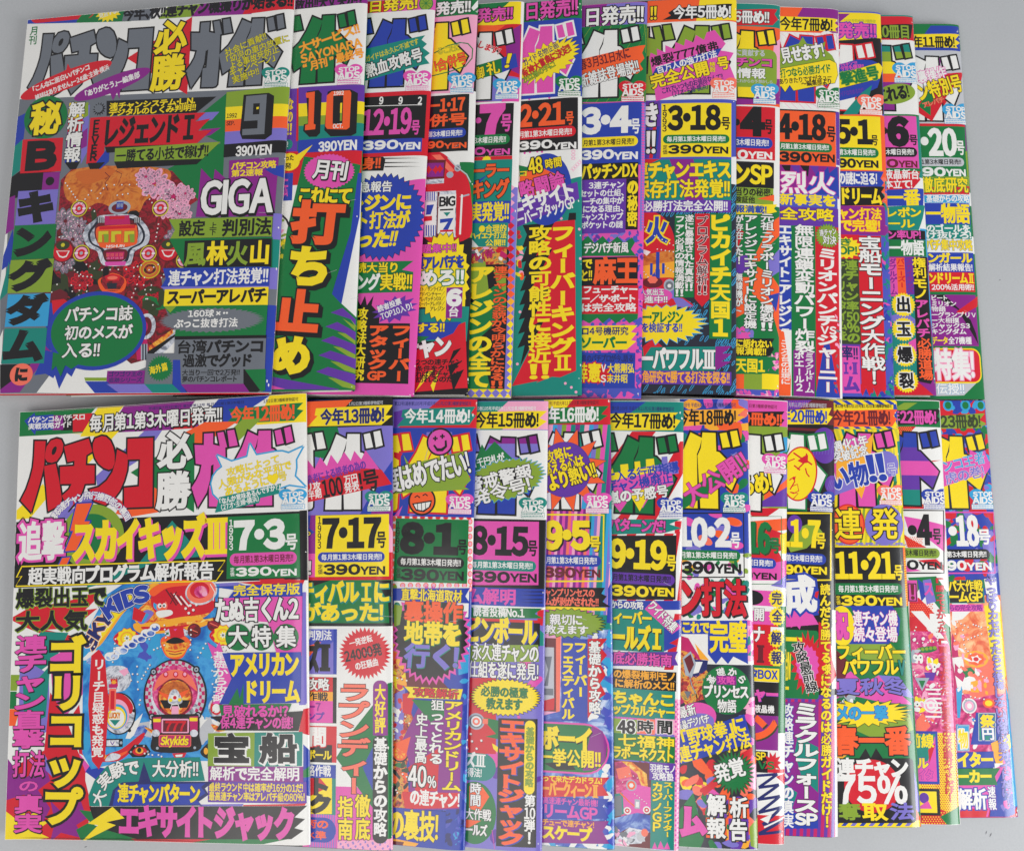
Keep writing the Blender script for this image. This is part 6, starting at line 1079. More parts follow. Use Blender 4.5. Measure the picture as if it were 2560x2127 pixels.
    P('K', "1518 742 1812 748 1800 1712 1500 1700"); T('エキサイトジャック', 'O', 1520, 748, 1712, 1698, v=1, sh='B', so=(.1, .06), b=1.9); R('Y', 1712, 758, 1792, 1312, rr=1); T('基礎からの攻略', 'L', 1722, 812, 1784, 1260, v=1, o='J', ow=.02); T('第10弾!', 'W', 1710, 1318, 1794, 1690, v=1, b=1.2)
    wear(8, 24)
def bottom_5():
    g('cover_artwork'); fr('p'); R('M', 40, 890, 565, 1690); stripes(['M', 'U', 'S', 'M', 'A', 'U'], 70, 900, 540, 1520, 22, 40); stripes(['T', 'C', 'P', 'A', 'T'], 400, 900, 566, 1700, 22, 50); P('C', "545 900 575 900 585 1700 560 1700"); P('B', "540 1500 580 1440 585 1760 530 1760")
    fr('q'); R('7', 20, 60, 610, 1730); scatter('CCWPI', 400, 130, 580, 780, 34, 30, 80, .35); scatter('ICWB', 480, 1100, 590, 1680, 34, 24, 60, .35); scatter('WCI', 60, 1660, 580, 1720, 20, 26, 60, .35); P('A', "60 100 190 120 180 690 60 720"); P('S', "150 130 185 130 178 690 150 700"); R('D', 40, 140, 150, 690); R('H', 40, 210, 135, 640); R('g', 60, 520, 130, 570); P('R', "20 620 140 590 135 680 20 690"); P('g', "60 280 120 280 100 400 90 500 60 500 90 380")
    g('top_banner'); fr('p'); R('R', 60, 72, 562, 280); P('Y', "60 85 282 80 200 180 60 190"); T('号)平成元年11月2日第3種郵便物認可', 'D', 98, 96, 470, 128, b=.5); P('G', "60 152 545 135 490 196 538 206 470 252 60 272"); T('今年16冊め!', 'W', 10, 142, 470, 260, o='G', ow=.01, b=1.3)
    g('title_lettering'); R('T', 50, 275, 570, 905); stripes(['T', 'A', 'C', 'P', 'L', 'M', 'T', 'U'], 60, 275, 565, 905, 34, 60); logo('W', ANCH['b'][4])
    g('slogan_print'); S('O', 215, 612, 315, 318, 12, .6, 12, o='N', ow=.0003); E('V', 215, 610, 196, 206, o='N', ow=.0002); TR('攻略に', 'Y', 172, 498, 205, 90, 14, o='K', ow=.03); TR('燃える心は', 'Y', 205, 580, 315, 92, 14, o='K', ow=.03); TR('より熱い!!', 'Y', 270, 664, 375, 130, 16, o='K', ow=.04, b=1.2)
    AIDS('M', 1493, 1253)
    g('issue_panel'); line('Y', "60 948 508 952 500 1446 60 1448", 14); T('9・5', 'Y', 64, 986, 402, 1224, sh='K', so=(.05, .05), b=2.1); T('号', 'Y', 398, 1110, 486, 1224, sh='K', so=(.05, .06), b=1.4); sale('B', 'W', -20, 1250, 486, 1336, 72, '月第1第3木曜日発売!!'); yen('D', 60, 298, 484, 1346, 1418)
    g('headline_print'); P('K', "40 1492 516 1496 490 1540 530 1560 500 1600 560 1640 40 1642"); T('ャンプリンセスの', 'S', 66, 1504, 440, 1564); T('ムが剥がされた!!', 'S', 66, 1570, 470, 1634, b=1.1); R('Y', 40, 1640, 520, 1664)
    fr('q'); S('L', 240, 30, 280, 112, 30, .84, 0, o='K', ow=.0003); T('親切に', 'W', 102, -34, 350, 44, o='K', ow=.03); T('教えます', 'W', 66, 48, 392, 112, o='K', ow=.03)
    R('B', 190, 146, 388, 764); T('フィーバー', 'Y', 286, 174, 382, 586, v=1, b=1.2); T('フェスティバル', 'Y', 196, 174, 286, 756, v=1, b=1.2); P('R', "388 148 534 146 482 210 532 270 482 330 522 420 480 480 522 560 472 596 388 748"); T('基礎から攻略', 'W', 396, 166, 488, 714, v=1, o='K', ow=.03, b=1.1)
    pill('M', -160, 772, 548, 1154); pill('G', -150, 786, 534, 1140); P('U', "420 800 500 840 534 940 520 1060 440 1130 350 1136"); P('K', "60 1080 250 1060 300 1130 150 1130"); T('ボーイ', 'Y', 40, 816, 418, 984, sh='K', so=(.04, .06), b=1.6); T('一挙公開!!', 'Y', 20, 980, 486, 1106, sh='K', so=(.03, .05), b=1.3)
    P('R', "20 1172 550 1186 500 1250 546 1322 20 1334"); T('って来たデカドラム!', 'Y', 50, 1178, 494, 1228, b=.8); T('ーバークィーンⅡ', 'f', 45, 1224, 470, 1336, b=1.3); P('B', "20 1336 550 1346 500 1402 548 1492 20 1500"); T('高速連チャン最新機!', 'M', 50, 1342, 464, 1394, b=.8); T('リームGP', 'M', 50, 1396, 462, 1498, b=1.3); P('U', "20 1502 548 1512 498 1590 548 1682 20 1674"); T('チューで連チャン!', 'f', 48, 1506, 436, 1556, b=.9); T('スケープ', 'Y', 48, 1556, 420, 1658, b=1.4)
    wear(10, 25)
def bottom_6():
    g('cover_artwork'); fr('p'); R('W', 540, 950, 1115, 1760); stripes(['R', 'W'], 1040, 960, 1112, 1740, 60, 120); stripes(['R', 'W'], 545, 1090, 1050, 1112, 70, 10); stripes(['R', 'W'], 545, 1576, 1050, 1600, 70, 10)
    fr('q'); R('W', 560, -100, 1100, 400); stripes(['R', 'W', 'R', 'W'], 900, -40, 1098, 380, 70, 80); R('P', 560, 600, 1085, 1740); P('A', "1040 600 1090 600 1080 1740 1035 1740")
    for i in range(60): E('M', 1048 + (i % 2) * 16, 620 + i * 18.5, 8, 9, n=10)
    for i in range(22): E('M', 600 + i * 21, 742, 9, 12, n=10); E('U', 780 + i * 13, 1066 + (i % 3) * 14, 9, 10, n=10)
    g('machine_picture'); R('D', 560, 1064, 862, 1720); P('8', "590 1070 640 1065 760 1130 830 1240 850 1400 640 1480 600 1300"); P('6', "640 1064 720 1070 830 1160 840 1260 700 1310 650 1300 790 1250 760 1160"); P('M', "640 1290 760 1240 860 1260 860 1440 700 1490 640 1400"); P('S', "600 1120 700 1100 720 1180 620 1200"); E('Z', 715, 1245, 40, 42); E('O', 715, 1245, 30, 32); S('W', 715, 1245, 18, 18, 6); P('T', "590 1310 650 1300 660 1460 590 1480"); P('g', "585 1330 640 1320 645 1470 585 1480"); P('7', "590 1490 760 1450 862 1470 862 1600 700 1560 590 1620"); P('4', "600 1640 700 1560 850 1590 790 1680 650 1690"); scatter('HWgA', 600, 1570, 800, 1700, 20, 16, 40); E('S', 815, 1600, 26, 30); line('O', "630 1300 700 1370 760 1420", 10); R('Z', 740, 1350, 780, 1420); R('W', 748, 1368, 772, 1410)
    for x, y in ((685, 1435), (830, 1430)): E('W', x, y, 28, 28); E('R', x, y, 18, 18); E('W', x, y, 8, 8)
    pins('W', "740 1310 830 1380 6;700 1160 760 1190 3;650 1220 670 1180 2", 4)
    g('top_banner'); fr('p'); R('T', 545, 100, 1118, 325); P('B', "540 105 825 104 700 192 540 192"); T('第5巻109号 平成元年11月2日第3種郵便物認可', 'N', 568, 140, 1034, 172, b=.5); P('Y', "540 192 1066 184 1022 224 1084 244 1032 316 540 316"); T('今年17冊め!', 'K', 552, 190, 1046, 304, b=1.4)
    g('title_lettering'); R('W', 540, 322, 1118, 985); P('R', "720 325 900 325 560 760 560 540"); P('R', "1080 400 1112 400 1112 640 900 985 750 985"); P('R', "600 985 640 940 720 930 690 985"); logo('G', ANCH['b'][5])
    g('slogan_print'); P('Y', "545 640 575 600 582 635 636 628 632 574 690 568 694 615 742 606 738 552 780 548 784 596 826 588 824 534 884 528 890 592 900 640 545 700"); P('P', "890 580 944 572 942 516 985 512 988 560 1060 545 1070 640 900 660"); P('M', "545 700 930 620 1020 640 1030 720 860 800 800 900 720 800 630 930 560 840"); P('Y', "700 790 880 740 778 924"); TR('に入る行政指導', 'B', 800, 634, 560, 82, 11, b=1); TR('チャン機廃止', 'B', 780, 712, 500, 76, 11, b=1); TR('嵐の予感号', 'W', 765, 798, 460, 90, 9, o='K', ow=.04, b=1.2)
    AIDS('B', 1677, 1264)
    g('headline_print'); P('T', "540 986 1085 982 1000 1020 1088 1050 960 1086 540 1098"); T('パターンだ!', 'M', 545, 984, 972, 1080, o='K', ow=.04, b=1.2)
    g('issue_panel'); P('K', "540 1106 1054 1104 1046 1586 540 1584"); T('9・19', 'Y', 552, 1126, 980, 1370, b=2); T('号', 'Y', 976, 1252, 1052, 1370, b=1.4); sale('V', 'K', 400, 1384, 1038, 1468, 568, '月第1第3木曜日発売!!', te=1010); yen('Y', 560, 846, 1034, 1482, 1558)
    g('headline_print'); P('B', "560 1592 1085 1592 1085 1660 560 1662"); T('からの攻略', 'W', 560, 1596, 808, 1654, o='N', ow=.03)
    fr('q'); R('T', 560, -72, 960, 242); T('ィーバー', 'Y', 576, -58, 868, 38, sh='K', so=(.04, .05), b=1.3); T('ールズⅠ', 'Y', 572, 56, 952, 232, sh='K', so=(.04, .05), b=1.6); P('B', "960 30 1085 0 1085 130 1000 180 1060 200 960 242"); P('M', "815 -76 882 -146 1088 60 1020 112"); TR('ワイド特集', 'W', 950, -20, 270, 82, -44, o='K', ow=.03); P('V', "560 246 1064 244 1040 290 1066 346 560 350"); T('底必勝指南', 'M', 576, 256, 1020, 348, o='K', ow=.03, b=1.1)
    R('K', 560, 384, 1052, 528); T('の爆裂権利モノ', 'f', 580, 390, 1046, 454, b=1.1); T('に解析のメス!!', 'f', 590, 460, 1038, 524, b=1.1); R('T', 560, 528, 1042, 744); T('ちゃんこ', 'Y', 570, 550, 1040, 644, sh='K', so=(.03, .05), b=1.3); T('ップカルチャー', 'Y', 574, 650, 1040, 726, sh='K', so=(.03, .05), b=1.2)
    R('L', 580, 748, 756, 862); R('S', 756, 748, 892, 862); R('A', 892, 748, 1040, 862); T('48', 'K', 610, 758, 744, 856, o='W', ow=.06, b=1.6); T('時', 'K', 756, 762, 886, 856, o='W', ow=.04, b=1.4); T('間', 'K', 902, 762, 1030, 862, o='W', ow=.04, b=1.4); R('G', 560, 868, 1042, 1064); T('七福神', 'Y', 612, 876, 1040, 964, sh='K', so=(.03, .05), b=1.3); T('ラボーネクスト', 'Y', 574, 966, 1040, 1060, sh='K', so=(.03, .05), b=1.2)
    R('V', 850, 1078, 1046, 1212); T('羽根モノ', 'W', 852, 1092, 1048, 1152, b=1); T('攻略塾', 'W', 872, 1152, 1032, 1210); R('T', 860, 1210, 1038, 1724); T('スーパーファイター', 'Y', 952, 1220, 1024, 1636, v=1, o='K', ow=.03); T('カジノGP', 'Y', 868, 1222, 948, 1596, v=2, o='K', ow=.03)
    P('M', "870 1720 890 1670 910 1720 935 1660 960 1720 985 1670 1005 1724")
    wear(10, 26)
def blobs(cols, x0, y0, x1, y1, n, a, b): scatter(cols, x0, y0, x1, y1, n, a, b, .15)
def bottom_7():
    g('cover_artwork'); fr('p'); R('B', 1080, 920, 1600, 1240); R('W', 1080, 1235, 1600, 1760)
    for c, x, y, d in (('M', 1340, 940, 20), ('S', 1490, 1005, 15), ('O', 1475, 1000, 10), ('M', 1140, 1000, 20), ('P', 1400, 1060, 0), ('S', 1270, 1140, 30), ('M', 1500, 1180, 0), ('O', 1390, 1100, 20), ('P', 1180, 1210, 0)): E(c, x, y, 58, 30, -d)
    blobs('GMPLf', 1110, 1240, 1590, 1430, 26, 18, 40); blobs('GMPT', 1110, 1430, 1590, 1750, 40, 22, 46)
    fr('q'); R('X', 1050, 330, 1670, 1730); R('W', 1280, -40, 1640, 60); blobs('MTA', 1580, 0, 1630, 340, 14, 22, 50); blobs('OSPAM', 1540, 560, 1640, 1600, 30, 24, 60); blobs('OSRYPM', 1090, 1090, 1340, 1420, 26, 30, 80); blobs('OPMfGV', 1270, 1300, 1650, 1720, 34, 30, 70); P('G', "1060 1450 1180 1300 1260 1650 1230 1720 1060 1720"); P('L', "1600 1560 1660 1480 1660 1720 1610 1700"); P('A', "1600 1100 1655 1080 1650 1280 1600 1260")
    P('Q', "1070 120 1200 160 1260 330 1250 560 1080 640"); P('9', "1080 230 1180 260 1290 400 1260 600 1120 640 1080 560"); P('W', "1130 120 1180 110 1300 300 1260 330 1200 240"); P('f', "1190 180 1300 310 1230 300"); P('N', "1170 300 1290 310 1280 380 1200 440 1160 420"); P('W', "1185 320 1250 320 1220 400 1180 410"); P('Z', "1100 290 1160 240 1200 330 1170 440 1120 420"); P('D', "1110 300 1160 260 1185 340 1150 410"); line('K', "1150 420 1170 500 1200 560 1210 600", 9); line('Z', "1150 420 1170 500 1200 560", 5); P('g', "1110 540 1165 540 1140 600"); pins('S', "1180 470 1240 460 4;1130 520 1180 560 3;1200 430 1230 410 2", 4)
    g('top_banner'); fr('p'); R('B', 1080, 80, 1602, 320); blobs('OSPfM', 1110, 85, 1590, 160, 10, 40, 80); blobs('fOPM', 1120, 265, 1590, 320, 10, 40, 80); T('日号 平成元年11月2日第3種郵便物認可', 'N', 1112, 112, 1500, 144, b=.5); P('f', "1080 168 1570 155 1512 206 1566 216 1502 258 1080 290"); T('今年18冊め!', 'K', 1064, 162, 1502, 282, b=1.4)
    g('title_lettering'); R('B', 1080, 315, 1600, 935); blobs('PMOTG', 1110, 320, 1590, 930, 24, 36, 80); logo('Y', ANCH['b'][6])
    g('slogan_print'); P('G', "1080 820 1542 478 1585 612 1080 922"); TR('大公開!!', 'M', 1352, 682, 560, 160, 33, o='D', ow=.025, b=1.3)
    AIDS('T', 1836, 1251)
    g('issue_panel'); line('K', "1080 938 1556 938 1562 1416 1080 1418", 10); T('10・2', 'W', 1050, 962, 1462, 1202, o='H', ow=.01, b=2); T('号', 'W', 1458, 1082, 1534, 1198, b=1.4); sale('G', 'W', 960, 1214, 1534, 1292, 1080, '月第1第3木曜日発売!!'); yen('K', 1090, 1342, 1540, 1302, 1388)
    g('headline_print'); T('ン打法', 'R', 1080, 1442, 1580, 1710, o='K', ow=.015, sh='K', so=(.04, .04), b=1.7)
    fr('q'); P('B', "1070 10 1584 10 1590 336 1480 280 1440 336 1392 282 1350 336 1290 262 1290 112 1070 112"); T('これで', 'Y', 1092, 20, 1300, 106, b=1.2); T('完璧', 'Y', 1302, 24, 1582, 252, b=1.6)
    E('G', 1430, 530, 184, 184, n=50); shape(px2sv(CUR, [p for p in pp([(1430 + 184 * math.cos(t), 530 - 184 * math.sin(t)) for t in np.linspace(.15, math.pi - .15, 24)])]), 'L'); TA('基礎から', 'W', 1430, 530, 138, -56, 56, 62, o='K', ow=.03); R('U', 1352, 424, 1502, 492); T('攻略', 'M', 1362, 430, 1494, 488, b=1.1); T('プリンセス', 'W', 1260, 496, 1596, 594, o='K', ow=.03, b=1.1); T('物語', 'W', 1360, 606, 1504, 700, o='K', ow=.03, b=1.1)
    E('M', 1190, 745, 165, 118, 15); E('P', 1190, 790, 150, 80, 15); TR('最新', 'W', 1135, 690, 130, 84, 17, o='K', ow=.04); TR('液晶デジパチ', 'W', 1175, 775, 260, 64, 17, o='K', ow=.03); P('B', "1060 884 1562 712 1620 920 1060 1094"); TR('「野球拳」に', 'Y', 1330, 842, 490, 118, 15, b=1.2); TR('連チャン打法', 'Y', 1340, 962, 560, 122, 14, b=1.2)
    P('R', "1540 1005 1622 958 1625 1015 1262 1325 1238 1282"); S('G', 1482, 1150, 155, 165, 30, .68, 0, jit=.08, o='J'); T('発', 'W', 1338, 1086, 1454, 1220, o='K', ow=.03, b=1.2, deg=14); T('覚', 'W', 1444, 1046, 1566, 1184, o='K', ow=.03, b=1.2, deg=14)
    R('V', 1280, 1320, 1430, 1485); R('O', 1445, 1340, 1600, 1490); R('O', 1275, 1490, 1430, 1640); R('V', 1445, 1495, 1595, 1660)
    for s, x0, y0, x1, y1 in (('解', 1280, 1320, 1424, 1474), ('析', 1450, 1340, 1594, 1486), ('報', 1280, 1494, 1424, 1640), ('告', 1448, 1504, 1586, 1660)): T(s, 'W', x0, y0, x1, y1, o='K', ow=.03, sh='K', so=(.03, .04), b=1.4)
    T('ム', 'M', 1075, 1404, 1256, 1626, o='K', ow=.02, b=2, deg=12)
    wear(10, 27)
def bottom_8():
    g('cover_artwork'); fr('r'); R('W', -20, 890, 335, 1520); P('R', "0 900 270 898 180 960 60 960"); P('O', "30 1000 320 975 320 1060 200 1080 320 1130 300 1180 30 1250"); P('R', "150 1040 320 1100 200 1140 320 1200 30 1300"); P('Y', "270 1100 325 1080 325 1240 280 1240"); P('R', "30 1180 260 1230 325 1350 30 1380"); P('M', "30 1340 325 1290 325 1440 30 1440"); P('P', "200 1480 325 1400 325 1500"); R('M', -20, 1515, 240, 1630); E('K', 60, 1570, 85, 55)
    fr('u'); R('R', 30, -60, 300, 350); R('M', 30, -60, 230, 40); R('G', 255, -100, 330, 850); R('W', 60, 850, 310, 1420); R('W', 200, 60, 300, 120); R('R', 60, 1120, 310, 1720)
    R('W', 60, 1150, 312, 1470); zigzag('N', "70 1175 250 1160 110 1262 262 1240 105 1352 270 1325 110 1450 285 1405 140 1540 290 1500 110 1610 280 1590", 20); line('W', "150 1560 300 1480", 12); P('R', "240 1180 312 1150 312 1240"); P('W', "120 1500 210 1460 180 1530")
    g('top_banner'); fr('r'); R('M', -20, 92, 335, 300); R('L', -20, 282, 335, 350); T('日第3種郵便物認可', 'D', 36, 124, 250, 152, b=.5); P('K', "0 178 304 176 272 222 304 240 262 290 0 284"); T('19冊め!!', 'O', -80, 186, 290, 280, b=1.3)
    g('title_lettering'); R('L', -20, 300, 335, 895); P('C', "270 370 335 370 335 500 270 560"); P('G', "290 480 335 480 335 600 280 600"); P('O', "150 780 335 670 335 740 150 850"); P('V', "130 850 335 740 335 890 130 890"); P('P', "250 720 335 600 335 680 200 780"); P('T', "60 780 140 800 120 895 40 895"); logo('W', ANCH['b'][7])
    g('slogan_print'); T('らめ!', 'Y', -30, 640, 212, 800, o='K', ow=.05, deg=10, b=1.1)
    AIDS('M', 1939, 1154)
    g('issue_panel'); line('G', "0 962 280 962 280 1468 0 1468", 6); T('16', 'G', 20, 1004, 194, 1236, sh='J', so=(.04, .05), b=2.2); T('号', 'G', 192, 1122, 268, 1236, sh='J', so=(.04, .05), b=1.3); sale('B', 'W', -120, 1270, 242, 1348, -20, '木曜日発売!!', te=216); yen('K', 10, 66, 248, 1374, 1432, '0')
    g('headline_print'); T('開', 'W', 72, 1652, 156, 1745, o='K', ow=.03); fr('u'); T('ナ', 'W', 70, 56, 154, 174, o='K', ow=.03); T('Ⅱ', 'D', 92, 196, 156, 326, b=1.8)
    fr('r')
    for s, x, y in (('完', 246, 1578), ('全', 250, 1712)): S('Y', x, y, 64, 72, 16, .84); T(s, 'N', x - 40, y - 46, x + 40, y + 46, b=1.2)
    fr('u')
    for s, x, y in (('解', 242, 145), ('報', 245, 290)): S('Y', x, y, 64, 72, 16, .84); T(s, 'N', x - 42, y - 46, x + 42, y + 46, b=1.2)
    R('G', 60, 348, 270, 368); R('Y', 30, 368, 266, 468); T('タBOX', 'B', 40, 376, 254, 454, b=1.3); R('K', 30, 470, 262, 722); T('ャー', 'M', 70, 514, 258, 616, sh='V', so=(.03, .04), b=1.4); T('液晶機', 'W', 76, 646, 228, 704, b=1); R('U', 30, 722, 258, 980); T('ン', 'O', 70, 726, 246, 908, sh='J', so=(.06, .06), b=2); R('K', 30, 988, 178, 1148); T('SP', 'Y', 84, 996, 164, 1056, b=1.2); S('R', 215, 1075, 75, 85, 10, .55); T('VS', 'G', 104, 1066, 230, 1124, b=1.1)
    wear(8, 28)
def bottom_9():
    g('cover_artwork'); fr('r'); R('K', 290, 900, 700, 1760); P('L', "380 1060 520 1000 590 1080 470 1200 350 1230 325 1180"); E('V', 380, 1020, 56, 70); P('B', "325 1400 480 1395 570 1520 560 1700 325 1740"); S('R', 500, 1600, 90, 120, 8, .6); S('M', 400, 1720, 100, 90, 9, .6)
    fr('u'); R('V', 290, 560, 720, 1660); stripes(['Q', 'V'], 300, 600, 706, 1640, 26, 40); P('M', "310 -60 500 -60 560 40 310 60"); S('W', 620, 330, 90, 190, 14, .7); R('W', 660, -70, 720, 520); R('K', 560, -300, 665, 60); P('R', "560 20 640 60 660 300 700 420 600 560 560 500")
    P('U', "300 620 558 620 556 1570 300 1570"); P('T', "400 880 556 960 556 1300 430 1180 380 1000"); P('B', "300 1440 556 1470 556 1570 300 1570"); P('T', "300 1230 400 1300 360 1420 300 1420"); R('W', 680, 560, 712, 1640)
    g('top_banner'); fr('r'); R('D', 300, 85, 682, 300); R('K', 300, 270, 682, 320); P('V', "300 92 510 90 410 160 300 160"); for_ = [line('M', f"{330+i*14} 98 {320+i*14} 150", 2) for i in range(12)]; T('元年11月2日第3種郵便物認可', 'H', 334, 112, 622, 146, b=.4); P('Y', "300 168 656 150 632 202 664 216 622 272 300 272"); T('年20冊め!', 'B', 270, 160, 626, 266, b=1.3)
    g('title_lettering'); R('D', 300, 300, 690, 910); R('K', 300, 320, 690, 900)
    for x, y, rx, ry in ((605, 430, 100, 135), (665, 725, 55, 70), (480, 760, 60, 70)): E('V', x, y, rx, ry); _ = [line('P', f"{x-rx+14+i*rx/4.5} {y+ry*.5} {x-rx+34+i*rx/4.5} {y-ry*.5}", 2) for i in range(8)]
    logo('W', ANCH['b'][8], o='G')
    g('slogan_print'); E('Y', 415, 642, 122, 196, -8, o='R', ow=.0009); line('R', "370 485 420 520 470 545 510 575", 12); line('R', "470 490 450 560 400 610", 10); P('R', "400 545 450 510 480 500 478 560 440 565"); line('R', "375 580 420 615", 11); line('R', "460 600 470 640 490 665", 10); line('R', "330 550 380 530", 8); line('R', "340 690 375 665 380 700 345 760", 9); line('R', "350 740 400 720 410 770 370 790 345 780", 7); line('R', "350 780 405 790 370 830", 7); P('R', "360 675 388 660 380 700")
    AIDS('B', 2054, 1249)
    g('issue_panel'); line('Y', "300 936 652 938 650 1438 300 1440", 15); T('11・7', 'Y', 255, 974, 572, 1208, b=2); T('号', 'Y', 538, 1086, 614, 1204, b=1.3); sale('B', 'W', 200, 1236, 616, 1318, 316, '第3木曜日発売!!'); yen('Y', 310, 440, 624, 1326, 1394, '90')
    g('headline_print'); T('成', 'W', 300, 1420, 540, 1680, o='B', ow=.06, b=1.9, deg=6); fr('u'); T('読んだら勝てる様になるのは必勝ガイドだけ!', 'Y', 576, -276, 656, 1550, v=1, o='K', ow=.03, b=1.1)
    R('G', 280, 80, 558, 594, rr=.15); R('Y', 300, 136, 438, 166); T('金Ⅳ', 'Y', 300, 230, 352, 470); R('Y', 300, 505, 336, 528); S('R', 480, 330, 140, 240, 20, .72, 0, jit=.08); S('M', 475, 340, 90, 150, 16, .85)
    for s, x, y in (('攻', 412, 216), ('略', 440, 292), ('最', 462, 362), ('前', 482, 436), ('線', 506, 508)): T(s, 'K', x - 48, y - 42, x + 48, y + 42, o='W', ow=.035, b=.8, deg=12)
    T('ミラクルフォース', 'W', 374, 626, 558, 1452, v=1, o='K', ow=.04, b=1.5); T('SP', 'W', 380, 1456, 552, 1542, o='K', ow=.03, b=1.6); T('攻略連チャンの真実', 'W', 292, 632, 372, 1564, v=1, o='B', ow=.04, b=1.2)
    wear(6, 29)
def bottom_10():
    g('cover_artwork'); fr('r'); R('Y', 640, 870, 1215, 1200); stripes(['Y', 'L', 'Y', 'F'], 660, 880, 1200, 1190, 18, 30); R('O', 1160, 1190, 1230, 1680)
    for i in range(44): E('P', 700 + (i * 37) % 500, 1165 + (i % 2) * 14, 14, 7, n=8)
    for i in range(26): P('Y', f"1200 {1200+i*18} 1225 {1192+i*18} 1225 {1200+i*18} 1200 {1208+i*18}")
    fr('u'); R('G', 650, 170, 1345, 1560); P('L', "760 180 1100 180 1220 330 900 300 760 260"); P('T', "1150 -60 1250 -60 1300 700 1250 620 1240 220 1170 120"); P('G', "1040 -100 1240 -100 1240 190 1140 190"); P('M', "900 480 1010 420 1260 640 1020 620 760 560 690 600 690 470 800 390"); P('P', "1010 420 1160 430 1280 590 1120 560"); P('O', "690 790 900 780 820 860 690 840"); P('D', "690 230 800 330 760 440 690 450"); scatter('gZWD', 690, 560, 830, 640, 14, 16, 40); P('L', "720 780 1080 760 1240 700 1270 830 1060 900 940 880"); P('K', "860 1050 912 968 952 1040 990 965 1045 1050"); P('P', "1260 1070 1340 1300 1340 1440 1290 1440"); P('O', "1280 1400 1340 1480 1340 1560 1290 1560"); P('f', "690 1020 770 1020 720 1060 690 1060")
    R('Y', 650, 1512, 1330, 1575); stripes(['P', 'Y', 'B', 'Y'], 690, 1516, 1260, 1550, 34, 30)
    g('top_banner'); fr('r'); R('Y', 645, 85, 1165, 320); stripes(['B', 'Y'], 670, 92, 1150, 125, 40, -50); stripes(['B', 'Y'], 670, 285, 1150, 318, 40, -50); stripes(['B', 'Y'], 1120, 120, 1150, 290, 40, -50); T('第12巻号第5月11日号第1月2日第3種郵便物認可', 'K', 682, 122, 1110, 150, b=.5); P('O', "645 172 1150 162 1118 210 1146 232 1110 288 645 292"); T('今年21冊め!', 'D', 662, 168, 1100, 282, b=1.4)
    g('title_lettering'); R('Y', 645, 305, 1190, 890); stripes(['T', 'Y', 'F', 'Y'], 670, 310, 1165, 500, 22, -60); stripes(['T', 'Y'], 1120, 400, 1175, 880, 26, -40); stripes(['L', 'Y', 'G', 'Y'], 690, 700, 1170, 885, 24, 40); logo('M', ANCH['b'][9]); P('f', "700 420 880 440 970 335 950 500 1050 560 940 640 880 830 800 700 690 740 690 560")
    g('slogan_print'); TR('週化1年', 'W', 796, 418, 268, 80, 13, o='g', ow=.03, b=1.1); TR('突破記念', 'W', 796, 496, 272, 80, 13, o='g', ow=.03, b=1.1); E('P', 1062, 570, 98, 98); P('P', "660 730 1040 480 1140 510 1150 640 1060 668 660 812"); TR('い物', 'B', 790, 660, 290, 180, 10, o='W', ow=.03, b=1.4); T('!!', 'B', 916, 500, 1062, 700, o='W', ow=.03, b=1.6, deg=8); T('号', 'P', 1070, 566, 1142, 660, o='W', ow=.03, deg=6)
    AIDS('S', 2227, 1233)
    g('headline_print'); E('R', 782, 1020, 122, 152); E('O', 782, 1020, 112, 142); E('P', 1052, 1022, 146, 152); T('連', 'Y', 676, 908, 880, 1132, o='K', ow=.035, b=.8); T('発', 'Y', 950, 908, 1156, 1132, o='K', ow=.035, b=.8); _ = [line('K', f"{700+i*0} {1010+i*28} 800 {1008+i*28}", 3) for i in range(3)]
    g('issue_panel'); P('Y', "650 1180 1210 1180 1210 1194 650 1196"); R('K', 650, 1192, 1208, 1642); T('11・21', 'Y', 684, 1216, 1126, 1446, b=1.9); T('号', 'Y', 1124, 1326, 1190, 1440, b=1.3); sale('G', 'W', 630, 1462, 1188, 1548, 706, te=1156); T('定価', 'Y', 690, 1556, 722, 1626, v=1, b=.7); yen('Y', 726, 1000, 1188, 1556, 1628)
    g('headline_print'); fr('u'); P('B', "650 -100 1110 -100 1170 0 1160 120 1080 186 650 186"); P('G', "650 -90 800 -90 830 -20 760 -60 650 -40"); E('Y', 735, 50, 92, 150); T('祝', 'M', 680, -50, 780, 150, o='U', ow=.02, b=1.8); T('連チャン機', 'W', 816, -60, 1150, 52, o='M', ow=.02, b=1); T('続々登場', 'W', 820, 60, 1150, 170, o='M', ow=.02, b=1); T('フィーバー', 'Y', 694, 192, 1214, 304, o='K', ow=.03, b=1.2); T('パワフル', 'Y', 740, 304, 1156, 420, o='K', ow=.03, b=1.2); T('Ⅴ', 'T', 1150, 306, 1214, 420, o='K', ow=.02, b=1.6); T('夏秋冬', 'P', 690, 448, 1222, 566, o='K', ow=.02, sh='K', so=(.03, .05), b=1.3)
    S('Y', 930, 708, 335, 106, 24, .72, 0, o='K', ow=.0003, jit=.12); T('メの一撃', 'C', 690, 652, 1078, 758, o='B', ow=.03, b=1.2); T('春一番', 'O', 660, 812, 1252, 1016, o='K', ow=.04, b=1.6); R('K', 620, 1042, 1286, 1526, rr=.15); E('R', 960, 1250, 210, 200); T('連チャン', 'W', 690, 1046, 1234, 1186, b=1.4); T('75%', 'W', 690, 1176, 1228, 1384, b=1.15); T('奪', 'L', 706, 1382, 876, 1504, b=1.4); T('取', 'Y', 884, 1380, 1080, 1508, b=1.5); T('法', 'P', 1090, 1382, 1280, 1504, b=1.5)
    wear(6, 30)
def dots(c, x0, y0, x1, y1, st, r):
    j = 0; y = y0
    while y < y1:
        x = x0 + (st / 2 if j % 2 else 0)
        while x < x1: E(c, x, y, r, r, n=6); x += st
        y += st * .8; j += 1
